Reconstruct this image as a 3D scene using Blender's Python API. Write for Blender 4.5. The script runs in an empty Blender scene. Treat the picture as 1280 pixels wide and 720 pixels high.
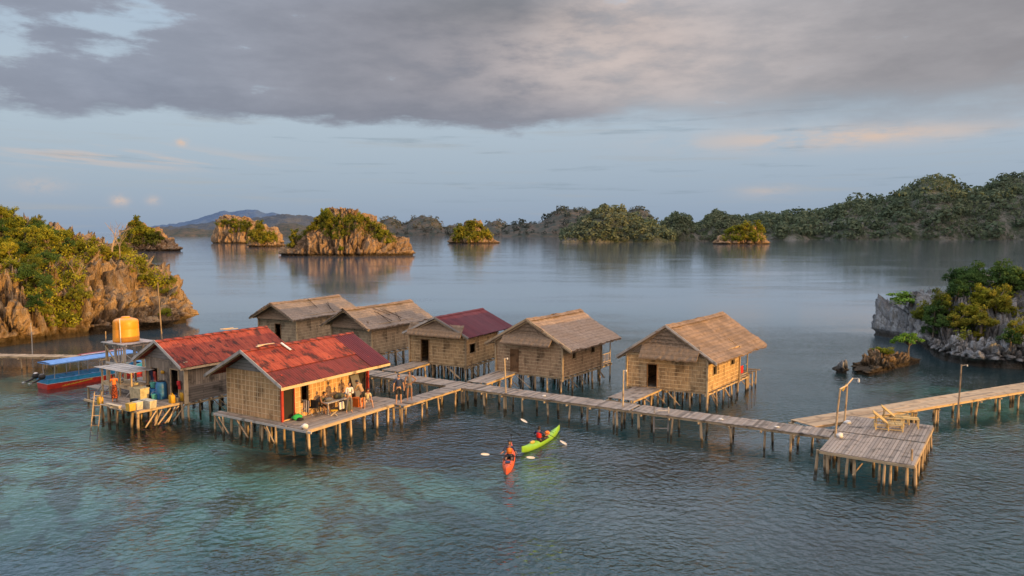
import bpy, math, random
from mathutils import Vector, Matrix, noise
from mathutils.bvhtree import BVHTree
random.seed(7)
rnd = random.random
def ru(a, b): return a + (b - a) * random.random()
scene = bpy.context.scene
col = scene.collection
# ------------------------------------------------------------------ camera
FPX, CAMH, HOR = 940.0, 12.0, 290.0
PITCH = math.atan((360 - HOR) / FPX)
CP, SP = math.cos(PITCH), math.sin(PITCH)
cd = bpy.data.cameras.new('camera'); cam = bpy.data.objects.new('camera', cd); col.objects.link(cam)
cd.sensor_width = 36; cd.lens = FPX * 36 / 1280; cd.clip_start = 0.5; cd.clip_end = 90000
cam.location = (0, 0, CAMH); cam.rotation_euler = (math.pi / 2 - PITCH, 0, 0)
scene.camera = cam
def ray(u, v):
    x, y = (u - 640) / FPX, (360 - v) / FPX
    return Vector((x, CP + y * SP, -SP + y * CP))
def at(u, v, z=0.0):
    """point of the level z seen at photograph pixel (u, v)"""
    d = ray(u, v); t = (z - CAMH) / d.z
    return Vector((d.x * t, d.y * t, z))
def atd(u, v, dist):
    """point at ground distance dist along pixel (u, v)"""
    d = ray(u, v); t = dist / d.y
    return Vector((d.x * t, dist, CAMH + d.z * t))
SUN_AZ, SUN_EL = math.radians(-32), math.radians(4.5)
SUNV = Vector((math.cos(SUN_AZ) * math.cos(SUN_EL), math.sin(SUN_AZ) * math.cos(SUN_EL), math.sin(SUN_EL)))
# ------------------------------------------------------------------ object helpers
def tag(o, label=None, cat=None, group=None, kind=None):
    if label: o['label'] = label
    if cat: o['category'] = cat
    if group: o['group'] = group
    if kind: o['kind'] = kind
    return o
def empty(name, loc, label=None, cat=None, group=None):
    o = bpy.data.objects.new(name, None); col.objects.link(o)
    o.location = loc; o.empty_display_size = 0.3
    return tag(o, label, cat, group)
def link_mesh(name, me, mat, parent=None, loc=None):
    o = bpy.data.objects.new(name, me); col.objects.link(o)
    if mat: me.materials.clear(); me.materials.append(mat)
    if parent: o.parent = parent
    if loc is not None: o.location = loc
    return o
def copy_tree(o, parent=None):
    c = o.copy(); col.objects.link(c); c.parent = parent
    for ch in list(o.children): copy_tree(ch, c)
    return c
class MB:
    """collects faces of one mesh; per face a uv in metres and a random value"""
    def __init__(s): s.v = []; s.f = []; s.uv = []; s.r = []
    def face(s, pts, uv=None, r=None):
        n = len(s.v); pts = [Vector(p) for p in pts]; s.v += pts
        s.f.append(tuple(range(n, n + len(pts))))
        if uv is None:
            a = (pts[1] - pts[0]); L = a.length or 1; a = a / L
            b = (pts[-1] - pts[0]); b = b - a * b.dot(a); b = b / (b.length or 1)
            uv = [((p - pts[0]).dot(a), (p - pts[0]).dot(b)) for p in pts]
        s.uv.append(uv); s.r.append(rnd() if r is None else r)
    def hexa(s, c, r=None):
        """box from 8 corners: 0-3 bottom ring, 4-7 top ring"""
        r = rnd() if r is None else r
        for q in ((3, 2, 1, 0), (4, 5, 6, 7), (0, 1, 5, 4), (1, 2, 6, 5), (2, 3, 7, 6), (3, 0, 4, 7)):
            s.face([c[i] for i in q], None, r)
    def box(s, o, x, y, z, r=None):
        """box from corner o with edge vectors x, y, z"""
        o = Vector(o); x = Vector(x); y = Vector(y); z = Vector(z)
        s.hexa([o, o + x, o + x + y, o + y, o + z, o + x + z, o + x + y + z, o + y + z], r)
    def cbox(s, c, sx, sy, sz, az=0.0, r=None):
        """box standing on c (bottom centre)"""
        X = Vector((math.cos(az), math.sin(az), 0)) * sx; Y = Vector((-math.sin(az), math.cos(az), 0)) * sy
        s.box(Vector(c) - X / 2 - Y / 2, X, Y, (0, 0, sz), r)
    def beam(s, p, q, w, h, up=(0, 0, 1), r=None):
        """squared timber from p to q, w wide and h high, centred"""
        p = Vector(p); q = Vector(q); d = (q - p).normalized(); up = Vector(up)
        sd = d.cross(up)
        if sd.length < 1e-4: sd = d.cross(Vector((1, 0, 0)))
        sd.normalize(); u = sd.cross(d).normalized()
        s.box(p - sd * w / 2 - u * h / 2, q - p, sd * w, u * h, r)
    def tube(s, pts, rads, n=8, cap=True, r=None):
        r = rnd() if r is None else r
        pts = [Vector(p) for p in pts]
        rings = []; L = 0
        for i, p in enumerate(pts):
            d = (pts[min(i + 1, len(pts) - 1)] - pts[max(i - 1, 0)]).normalized()
            a = d.cross(Vector((0.13, 0.97, 0.2)));
            if a.length < .05: a = d.cross(Vector((1, 0, 0)))
            a.normalize(); b = d.cross(a)
            rd = rads[i] if hasattr(rads, '__len__') else rads
            rings.append([p + (a * math.cos(t) + b * math.sin(t)) * rd for t in [2 * math.pi * k / n for k in range(n)]])
        for i in range(len(pts) - 1):
            l2 = (pts[i + 1] - pts[i]).length
            for k in range(n):
                k2 = (k + 1) % n
                s.face([rings[i][k], rings[i][k2], rings[i + 1][k2], rings[i + 1][k]],
                       [(k * .05, L), (k * .05 + .05, L), (k * .05 + .05, L + l2), (k * .05, L + l2)], r)
            L += l2
        if cap:
            s.face(rings[0][::-1], None, r); s.face(rings[-1], None, r)
    def lathe(s, c, prof, n=20, r=None, ax=None):
        """profile [(radius, height)] about an axis from c"""
        c = Vector(c); r = rnd() if r is None else r
        Z = Vector(ax or (0, 0, 1)).normalized(); X = Z.orthogonal().normalized(); Y = Z.cross(X)
        P = lambda k, q: c + (X * math.cos(2 * math.pi * k / n) + Y * math.sin(2 * math.pi * k / n)) * q[0] + Z * q[1]
        for a, b in zip(prof[:-1], prof[1:]):
            for k in range(n):
                s.face([P(k, a), P(k + 1, a), P(k + 1, b), P(k, b)], None, r)
        if prof[0][0] > .001: s.face([P(k, prof[0]) for k in range(n)][::-1], None, r)
        if prof[-1][0] > .001: s.face([P(k, prof[-1]) for k in range(n)], None, r)
    def ball(s, c, rx, ry, rz, n=10, m=7, az=0, r=None, warp=0):
        c = Vector(c); r = rnd() if r is None else r; ca, sa = math.cos(az), math.sin(az)
        def P(i, k):
            t = math.pi * i / m; f = 2 * math.pi * k / n
            x, y, z = math.sin(t) * math.cos(f), math.sin(t) * math.sin(f), math.cos(t)
            w = 1 + warp * noise.noise(Vector((x, y, z)) * 1.7 + c * 3)
            x, y, z = x * rx * w, y * ry * w, z * rz * w
            return c + Vector((x * ca - y * sa, x * sa + y * ca, z))
        for i in range(m):
            for k in range(n):
                q = [P(i + 1, k), P(i + 1, (k + 1) % n), P(i, (k + 1) % n), P(i, k)]
                if i == 0: q = q[:3]
                elif i == m - 1: q = [q[0]] + q[2:]
                s.face(q, None, r)
    def build(s, name, mat, parent=None, loc=None, smooth=False, weld=False):
        """link as one object; vertices are stored relative to loc (or the parent's location)"""
        o0 = Vector(loc) if loc is not None else Vector((0, 0, 0))
        if parent is not None and loc is None:
            p = parent
            while p is not None: o0 = o0 + Vector(p.location); p = p.parent
        me = bpy.data.meshes.new(name)
        me.from_pydata([tuple(p - o0) for p in s.v], [], s.f)
        ul = me.uv_layers.new(name='UVMap')
        flat = [c for f in s.uv for p in f for c in p]
        ul.data.foreach_set('uv', flat)
        at_ = me.attributes.new('rnd', 'FLOAT', 'FACE'); at_.data.foreach_set('value', s.r)
        if smooth: me.polygons.foreach_set('use_smooth', [True] * len(s.f))
        o = link_mesh(name, me, mat, parent, loc if parent is None else None)
        if weld or smooth:
            import bmesh
            b = bmesh.new(); b.from_mesh(me); bmesh.ops.remove_doubles(b, verts=b.verts, dist=0.0005); b.to_mesh(me); b.free()
        return o
# ------------------------------------------------------------------ materials
class NT:
    def __init__(s, mat): s.t = mat.node_tree; s.t.nodes.clear()
    def n(s, typ, ins=None, **kw):
        nd = s.t.nodes.new(typ)
        for k, v in kw.items(): setattr(nd, k, v)
        for k, v in (ins or {}).items():
            sock = nd.inputs[k]
            if isinstance(v, bpy.types.NodeSocket): s.t.links.new(v, sock)
            elif hasattr(sock.default_value, '__len__') and not isinstance(v, str):
                v = tuple(v); n = len(sock.default_value)
                sock.default_value = (v + (1,) * n)[:n]
            else: sock.default_value = v
        return nd
    def math(s, op, a, b=0.0, c=0.0, clamp=False):
        nd = s.t.nodes.new('ShaderNodeMath'); nd.operation = op; nd.use_clamp = clamp
        for i, v in enumerate((a, b, c)):
            if isinstance(v, bpy.types.NodeSocket): s.t.links.new(v, nd.inputs[i])
            else: nd.inputs[i].default_value = v
        return nd.outputs[0]
    def mix(s, fac, a, b, mode='MIX'):
        nd = s.t.nodes.new('ShaderNodeMix'); nd.data_type = 'RGBA'; nd.blend_type = mode
        for i, v in ((0, fac), (6, a), (7, b)):
            if isinstance(v, bpy.types.NodeSocket): s.t.links.new(v, nd.inputs[i])
            elif i == 0: nd.inputs[0].default_value = v
            else: nd.inputs[i].default_value = tuple(v)[:3] + (1,)
        return nd.outputs[2]
    def ramp(s, fac, stops, interp='LINEAR'):
        nd = s.t.nodes.new('ShaderNodeValToRGB'); cr = nd.color_ramp; cr.interpolation = interp
        while len(cr.elements) > 1: cr.elements.remove(cr.elements[-1])
        for i, (p, c) in enumerate(stops):
            e = cr.elements[0] if i == 0 else cr.elements.new(p)
            e.position = p
            e.color = (tuple(c) + (1,))[:4] if hasattr(c, '__len__') else (c, c, c, 1)
        s.t.links.new(fac, nd.inputs[0])
        return nd.outputs[0]
    def smooth(s, x, a, b):
        nd = s.t.nodes.new('ShaderNodeMapRange'); nd.interpolation_type = 'SMOOTHSTEP'
        for i, v in ((0, x), (1, a), (2, b)):
            if isinstance(v, bpy.types.NodeSocket): s.t.links.new(v, nd.inputs[i])
            else: nd.inputs[i].default_value = v
        return nd.outputs[0]
    def noise(s, vec, scale, detail=4, rough=.55, dist=0.0, col=False):
        nd = s.n('ShaderNodeTexNoise', {'Scale': scale, 'Detail': detail, 'Roughness': rough, 'Distortion': dist})
        if vec is not None: s.t.links.new(vec, nd.inputs['Vector'])
        return nd.outputs['Color' if col else 'Fac']
    def mapping(s, vec, scale=(1, 1, 1), loc=(0, 0, 0), rot=(0, 0, 0)):
        nd = s.n('ShaderNodeMapping', {'Scale': scale, 'Location': loc, 'Rotation': rot})
        s.t.links.new(vec, nd.inputs['Vector']); return nd.outputs[0]
    def out(s, sh):
        o = s.t.nodes.new('ShaderNodeOutputMaterial'); s.t.links.new(sh, o.inputs[0])
def newmat(name):
    m = bpy.data.materials.new(name); m.use_nodes = True
    return m, NT(m)
def principled(t, colr, rough=.8, normal=None, metal=0.0, spec=.3):
    ins = {'Base Color': colr, 'Roughness': rough, 'Metallic': metal, 'Specular IOR Level': spec}
    if normal is not None: ins['Normal'] = normal
    return t.n('ShaderNodeBsdfPrincipled', ins).outputs[0]
def bump(t, h, strength=.5, dist=.02):
    return t.n('ShaderNodeBump', {'Height': h, 'Strength': strength, 'Distance': dist}).outputs[0]
def m_wood(name, c1, c2, wet=True, grain=1.0, moss=0.0):
    """weathered timber: per-piece tone, grain along u, stains; dark wet foot near the water"""
    m, t = newmat(name)
    uv = t.n('ShaderNodeTexCoord').outputs['UV']; ob = t.n('ShaderNodeNewGeometry').outputs['Position']
    r = t.n('ShaderNodeAttribute', attribute_name='rnd').outputs['Fac']
    g = t.noise(t.mapping(uv, (1.5, 22 * grain, 1)), 2.2, 5)
    b = t.noise(ob, 1.7, 5)
    f = t.math('ADD', t.math('MULTIPLY', r, .8), t.math('MULTIPLY', t.smooth(g, .3, .7), .35))
    c = t.mix(f, c1, c2)
    c = t.mix(t.math('MULTIPLY', t.smooth(r, .08, .03), .4), c, [x * .4 for x in c1])
    c = t.mix(t.smooth(b, .5, .75), c, [x * .45 for x in c1])
    if wet:
        z = t.n('ShaderNodeSeparateXYZ', {0: ob}).outputs[2]
        w = t.smooth(t.math('ADD', z, t.math('MULTIPLY', t.noise(ob, 6, 2), .3)), .42, .18)
        c = t.mix(t.math('MULTIPLY', w, .85), c, (.028, .026, .02))
    t.out(principled(t, c, .85, bump(t, g, .5, .01)))
    return m
def m_plain(name, c, rough=.5, var=.15, metal=0.0, spec=.4):
    """painted or moulded surface with dirt and fading"""
    m, t = newmat(name)
    ob = t.n('ShaderNodeTexCoord').outputs['Object']
    n1 = t.noise(ob, 4.0, 5); n2 = t.noise(ob, 30, 3)
    cc = t.mix(t.smooth(n1, .35, .75), c, [x * (1 - var * 2) for x in c])
    t.out(principled(t, cc, rough, bump(t, n2, .15, .004), metal, spec))
    return m
def m_bamboo(name, c1, c2, line, du, dv, stagger, lw=.035, courses=False):
    """split bamboo wall: courses of upright strips with pale battens"""
    m, t = newmat(name)
    uv = t.n('ShaderNodeTexCoord').outputs['UV']
    strip = t.noise(t.mapping(uv, (16, .6, 1)), 1.0, 3, .6)
    br = t.n('ShaderNodeTexBrick', {'Vector': uv, 'Color1': (0, 0, 0), 'Color2': (1, 1, 1), 'Mortar': (.5, .5, .5), 'Scale': 1.0,
             'Mortar Size': 0.0, 'Bias': 0, 'Brick Width': .11, 'Row Height': dv})
    br.offset = .5
    tone = t.math('ADD', t.math('MULTIPLY', br.outputs['Color'], .45), t.math('MULTIPLY', t.smooth(strip, .25, .75), .6))
    c = t.mix(tone, c1, c2)
    st = t.noise(t.mapping(uv, (.7, .35, 1)), 1.6, 5)
    c = t.mix(t.smooth(st, .45, .72), c, [x * .42 for x in c1])
    b2 = t.n('ShaderNodeTexBrick', {'Vector': uv, 'Color1': (0, 0, 0), 'Color2': (0, 0, 0), 'Mortar': (1, 1, 1), 'Scale': 1.0,
             'Mortar Size': lw * .5, 'Mortar Smooth': .5, 'Brick Width': du, 'Row Height': dv})
    b2.offset = stagger
    lf = b2.outputs['Fac']
    if courses:
        vv = t.math('FRACT', t.math('DIVIDE', t.math('ADD', t.n('ShaderNodeSeparateXYZ', {0: uv}).outputs[1], t.math('MULTIPLY', t.noise(uv, .8, 2), .05)), dv))
        hl = t.math('MULTIPLY', t.smooth(vv, lw / dv, lw / dv * .6), t.smooth(t.noise(t.mapping(uv, (3.2, 6, 1)), 1.0, 3), .36, .50))
        lf = t.math('MAXIMUM', hl, t.math('MULTIPLY', lf, .14))
    lm = t.math('MULTIPLY', lf, t.smooth(t.noise(uv, 2.4, 3), .25, .48))
    c = t.mix(t.math('MULTIPLY', lm, .8), c, line)
    # dark seam under each course
    v = t.n('ShaderNodeSeparateXYZ', {0: uv}).outputs[1]
    fr = t.math('FRACT', t.math('DIVIDE', v, dv))
    c = t.mix(t.math('MULTIPLY', t.smooth(fr, .80, .93), .28), c, [x * .3 for x in c1])
    h = t.math('ADD', tone, t.math('MULTIPLY', b2.outputs['Fac'], 1.2))
    t.out(principled(t, c, .75, bump(t, h, .6, .02)))
    return m
def m_planks(name, c1, c2, w, horizontal=False, spans=2.4):
    m, t = newmat(name)
    uv = t.n('ShaderNodeTexCoord').outputs['UV']
    if not horizontal: uv = t.mapping(uv, rot=(0, 0, math.pi / 2))
    br = t.n('ShaderNodeTexBrick', {'Vector': uv, 'Color1': (0, 0, 0), 'Color2': (1, 1, 1), 'Mortar': (0, 0, 0), 'Scale': 1.0,
             'Mortar Size': .008, 'Mortar Smooth': .3, 'Brick Width': spans, 'Row Height': w})
    g = t.noise(t.mapping(uv, (1.2, 20, 1)), 2.0, 5)
    f = t.math('ADD', t.math('MULTIPLY', br.outputs['Color'], .6), t.math('MULTIPLY', g, .45))
    c = t.mix(f, c1, c2)
    c = t.mix(t.smooth(t.noise(uv, .9, 5), .5, .72), c, [x * .4 for x in c1])
    c = t.mix(br.outputs['Fac'], c, (.02, .018, .015))
    t.out(principled(t, c, .85, bump(t, t.math('SUBTRACT', f, br.outputs['Fac']), .6, .02)))
    return m
def m_thatch(name, c1, c2, c3, row=.32):
    m, t = newmat(name)
    uv = t.n('ShaderNodeTexCoord').outputs['UV']; r = t.n('ShaderNodeAttribute', attribute_name='rnd').outputs['Fac']
    fine = t.noise(t.mapping(uv, (26, 3.2, 1)), 1.0, 5, .65)
    mid = t.noise(t.mapping(uv, (3.5, 1.6, 1)), 1.0, 5, .65)
    big = t.noise(uv, .45, 4)
    v = t.n('ShaderNodeSeparateXYZ', {0: uv}).outputs[1]
    wob = t.math('ADD', v, t.math('MULTIPLY', mid, .34))
    fr = t.math('FRACT', t.math('DIVIDE', wob, row))
    f = t.math('ADD', t.math('MULTIPLY', fine, .6), t.math('MULTIPLY', mid, .5))
    c = t.mix(t.smooth(f, .32, .78), c1, c2)
    c = t.mix(t.smooth(big, .40, .60), c, c3)
    c = t.mix(t.math('MULTIPLY', t.smooth(fr, .70, .98), .32), c, [x * .35 for x in c1])
    c = t.mix(t.math('MULTIPLY', t.smooth(t.noise(t.mapping(uv, (8, 2, 1)), 1.3, 4), .6, .75), .7), c, [x * .3 for x in c1])
    c = t.mix(t.math('MULTIPLY', r, .22), c, [x * .5 for x in c1])
    h = t.math('ADD', fine, t.math('MULTIPLY', fr, -.8))
    t.out(principled(t, c, .92, bump(t, h, .9, .05), 0, .15))
    return m
def m_rusty(name, c1, c2, dark, spots=True):
    m, t = newmat(name)
    uv = t.n('ShaderNodeTexCoord').outputs['UV']; r = t.n('ShaderNodeAttribute', attribute_name='rnd').outputs['Fac']
    run = t.noise(t.mapping(uv, (7, .8, 1)), 1.0, 5, .6)
    big = t.noise(t.mapping(uv, (.6, .45, 1)), 1.0, 4)
    spot = t.noise(t.mapping(uv, (1.5, .75, 1), (3, 7, 0)), 1.0, 6, .65)
    c = t.mix(t.smooth(t.math('ADD', t.math('MULTIPLY', run, .8), t.math('MULTIPLY', r, .2)), .3, .7), c1, c2)
    if spots:
        c = t.mix(t.math('MULTIPLY', t.smooth(spot, .50, .60), .9), c, dark)
        c = t.mix(t.math('MULTIPLY', t.smooth(t.noise(t.mapping(uv, (22, 5, 1)), 1, 3), .6, .72), .6), c, dark)
    c = t.mix(t.math('MULTIPLY', t.smooth(big, .5, .7), .35), c, dark)
    u = t.n('ShaderNodeSeparateXYZ', {0: uv}).outputs[0]
    cor = t.math('SINE', t.math('MULTIPLY', u, 2 * math.pi / .19))
    t.out(principled(t, c, .75 if spots else .6, bump(t, cor, .5, .02), 0, .15))
    return m
def m_leaf(name, c1, c2, c3):
    m, t = newmat(name)
    r = t.n('ShaderNodeAttribute', attribute_name='rnd').outputs['Fac']
    oi = t.n('ShaderNodeObjectInfo').outputs['Random']
    pos = t.n('ShaderNodeNewGeometry').outputs['Position']
    big = t.noise(pos, .35, 3)
    f = t.math('ADD', t.math('MULTIPLY', r, .6), t.math('MULTIPLY', oi, .4))
    c = t.ramp(f, [(0, c1), (.5, c2), (1, c3)])
    c = t.mix(t.math('MULTIPLY', t.smooth(big, .45, .7), .5), c, [x * .5 for x in c1])
    d = t.n('ShaderNodeBsdfDiffuse', {'Color': c}).outputs[0]
    tr = t.n('ShaderNodeBsdfTranslucent', {'Color': c}).outputs[0]
    t.out(t.n('ShaderNodeMixShader', {0: .28, 1: d, 2: tr}).outputs[0])
    return m
def m_rock(name, ca, cb, cc, scale=1.0, green=None, band=True):
    """karst limestone: fluted, pitted, dark in the hollows, stained at the tide line"""
    m, t = newmat(name)
    pos = t.n('ShaderNodeNewGeometry').outputs['Position']
    p = t.mapping(pos, (1, 1, .45))
    n1 = t.noise(p, .35 * scale, 6, .6); n2 = t.noise(p, 1.6 * scale, 6, .65); n3 = t.noise(pos, 6 * scale, 4, .6)
    st = t.noise(t.mapping(pos, (1, 1, .16)), 2.6 * scale, 6, .7)
    pt = t.n('ShaderNodeAttribute', attribute_name='pit').outputs['Fac']
    c = t.mix(t.smooth(n1, .35, .65), ca, cb)
    c = t.mix(t.smooth(n2, .46, .66), c, cc)
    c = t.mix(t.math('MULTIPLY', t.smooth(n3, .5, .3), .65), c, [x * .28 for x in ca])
    c = t.mix(t.math('MULTIPLY', t.smooth(st, .52, .68), .55), c, [x * .35 for x in ca])
    c = t.mix(t.math('MULTIPLY', t.smooth(st, .46, .34), .4), c, [min(.6, x * 1.35) for x in cb])
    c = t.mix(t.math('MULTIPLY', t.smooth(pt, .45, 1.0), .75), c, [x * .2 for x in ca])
    if green:
        c = t.mix(t.smooth(t.noise(pos, .8 * scale, 5), .52, .66), c, green)
    if band:
        z = t.n('ShaderNodeSeparateXYZ', {0: pos}).outputs[2]
        w = t.smooth(t.math('ADD', z, t.math('MULTIPLY', n2, .8 / scale ** .5)), 1.6 / scale ** .5, .75 / scale ** .5)
        c = t.mix(t.math('MULTIPLY', w, .85), c, (.035, .028, .018))
    h = t.math('ADD', t.math('ADD', n2, t.math('MULTIPLY', n3, .4)), t.math('MULTIPLY', st, .9))
    h = t.math('ADD', h, t.math('MULTIPLY', t.noise(t.mapping(pos, (1, 1, .6)), 13 * scale, 4, .7), .22))
    t.out(principled(t, c, .92, bump(t, h, 1.0, .6 / scale), 0, .15))
    return m
M = {}
M['pile'] = m_wood('pile_wood', (.30, .215, .135), (.56, .41, .25))
M['beam'] = m_wood('beam_wood', (.34, .25, .155), (.58, .43, .26))
M['deck'] = m_wood('grey_deck_wood', (.16, .13, .105), (.36, .295, .24), False)
M['newdeck'] = m_wood('tan_deck_wood', (.34, .235, .14), (.52, .37, .225), False)
M['grey'] = m_wood('grey_timber', (.30, .275, .25), (.50, .46, .42))
M['darkwood'] = m_wood('dark_wood', (.07, .05, .035), (.15, .105, .07))
M['doorwood'] = m_wood('door_wood', (.16, .085, .04), (.26, .15, .075), False)
M['paint_red'] = m_plain('red_paint', (.42, .045, .025), .5)
M['weave'] = m_bamboo('woven_bamboo_wall', (.40, .225, .10), (.64, .385, .185), (.90, .68, .42), .34, .30, 0.0, .05)
M['hutwall'] = m_bamboo('bamboo_hut_wall', (.29, .18, .09), (.60, .40, .205), (.84, .63, .37), .50, .27, .5, .062, True)
M['plankwall'] = m_planks('upright_plank_wall', (.17, .14, .115), (.42, .35, .28), .17)
M['plankwall_h'] = m_planks('level_plank_wall', (.10, .085, .075), (.26, .22, .19), .16, True)
M['gableboard'] = m_planks('gable_boards', (.22, .20, .185), (.42, .40, .38), .2, True)
M['thatch'] = m_thatch('thatch_roof', (.19, .13, .088), (.42, .29, .20), (.215, .15, .105))
M['thatch_worn'] = m_thatch('worn_thatch_roof', (.20, .145, .105), (.47, .34, .25), (.32, .225, .16))
M['hutwall_grey'] = m_bamboo('weathered_bamboo_wall', (.25, .185, .12), (.46, .345, .225), (.68, .55, .38), .62, .29, .5, .058, True)
M['hutwall_brown'] = m_bamboo('brown_bamboo_wall', (.27, .17, .10), (.52, .35, .21), (.74, .57, .36), .44, .25, .5, .062, True)
M['thatch_old'] = m_thatch('old_thatch_roof', (.19, .145, .11), (.40, .30, .23), (.22, .175, .14))
M['thatch_gable'] = m_thatch('thatch_gable', (.19, .135, .09), (.40, .285, .195), (.27, .195, .135), .28)
M['rust'] = m_rusty('rusty_red_roof', (.19, .032, .022), (.40, .085, .045), (.055, .022, .018))
M['rustlow'] = m_rusty('maroon_red_roof', (.13, .030, .028), (.20, .042, .034), (.07, .026, .022), True)
M['purple'] = m_rusty('purple_metal_roof', (.078, .017, .024), (.115, .024, .031), (.055, .014, .019), False)
M['black'] = m_plain('black_plastic', (.02, .02, .022), .5)
M['dark'] = m_plain('dark_shade', (.025, .022, .02), .9)
M['white'] = m_plain('white_plastic', (.78, .76, .72), .5)
M['cream'] = m_plain('cream_plastic', (.58, .50, .30), .6, .2)
M['yellow'] = m_plain('yellow_plastic', (.62, .34, .02), .55, .2)
M['tank'] = m_plain('orange_tank_plastic', (.82, .31, .015), .42, .08)
M['blue'] = m_plain('blue_plastic', (.025, .15, .36), .5, .2)
M['teal'] = m_plain('teal_plastic', (.10, .42, .36), .45)
M['green'] = m_plain('green_cloth', (.03, .42, .10), .8)
M['boatblue'] = m_plain('boat_blue_paint', (.03, .27, .55), .4)
M['canopy'] = m_plain('canopy_blue', (.16, .33, .66), .6)
M['boatred'] = m_plain('boat_red_paint', (.55, .035, .02), .4)
M['boatyellow'] = m_plain('boat_yellow_paint', (.7, .42, .06), .4)
M['kayak_o'] = m_plain('orange_kayak_shell', (.72, .105, .025), .4, .08)
M['kayak_g'] = m_plain('green_kayak_shell', (.22, .45, .03), .4, .08)
M['orange'] = m_plain('orange_cloth', (.85, .20, .03), .8)
M['redcloth'] = m_plain('red_cloth', (.62, .02, .02), .8)
M['skin'] = m_plain('brown_skin', (.30, .15, .085), .55, .06)
M['skin_l'] = m_plain('tan_skin', (.46, .25, .15), .55, .06)
M['hair'] = m_plain('black_hair', (.015, .012, .01), .6)
M['navy'] = m_plain('navy_cloth', (.03, .045, .10), .85)
M['blackcloth'] = m_plain('black_cloth', (.02, .02, .022), .85)
M['greycloth'] = m_plain('grey_cloth', (.16, .155, .16), .85)
M['whitecloth'] = m_plain('white_cloth', (.70, .67, .62), .85, .1)
M['tancloth'] = m_plain('tan_cloth', (.40, .25, .12), .85)
M['olive'] = m_plain('olive_cloth', (.10, .10, .065), .85)
M['metal'] = m_plain('galvanised_metal', (.45, .45, .44), .35, .1, .7)
M['bamboo'] = m_wood('bamboo_cane', (.42, .29, .12), (.66, .48, .22), False)
M['styro'] = m_plain('white_foam', (.62, .56, .42), .85, .22)
M['lumber'] = m_wood('pale_lumber', (.5, .38, .24), (.66, .52, .34), False)
M['trunk'] = m_wood('bark', (.10, .075, .055), (.24, .19, .145), False)
M['bare'] = m_wood('pale_bark', (.26, .19, .13), (.42, .32, .23), False)
M['leaf_lit'] = m_leaf('yellow_green_leaves', (.075, .105, .018), (.25, .26, .03), (.50, .41, .05))
M['leaf_olive'] = m_leaf('olive_leaves', (.06, .09, .02), (.19, .20, .03), (.42, .32, .045))
M['leaf_dark'] = m_leaf('dark_green_leaves', (.03, .065, .024), (.065, .12, .035), (.12, .18, .05))
M['leaf_bright'] = m_leaf('bright_green_leaves', (.08, .16, .025), (.15, .28, .045), (.28, .42, .08))
M['leaf_far'] = m_leaf('hazed_forest_leaves', (.068, .10, .075), (.115, .15, .09), (.22, .225, .135))  # distance haze put into the leaf colours as a paler blue-grey
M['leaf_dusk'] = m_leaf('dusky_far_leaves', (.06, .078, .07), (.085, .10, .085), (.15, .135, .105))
M['rock_tan'] = m_rock('tan_limestone', (.32, .21, .12), (.55, .36, .19), (.37, .29, .22), 1.0)
M['rock_grey'] = m_rock('grey_limestone', (.25, .25, .255), (.48, .475, .465), (.29, .265, .23), 1.4)
M['rock_far'] = m_rock('far_limestone', (.34, .215, .125), (.54, .34, .185), (.36, .27, .19), .3)
M['rock_hill'] = m_rock('hill_limestone', (.075, .09, .06), (.22, .215, .19), (.07, .085, .055), .1, (.05, .075, .04), False)
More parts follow.
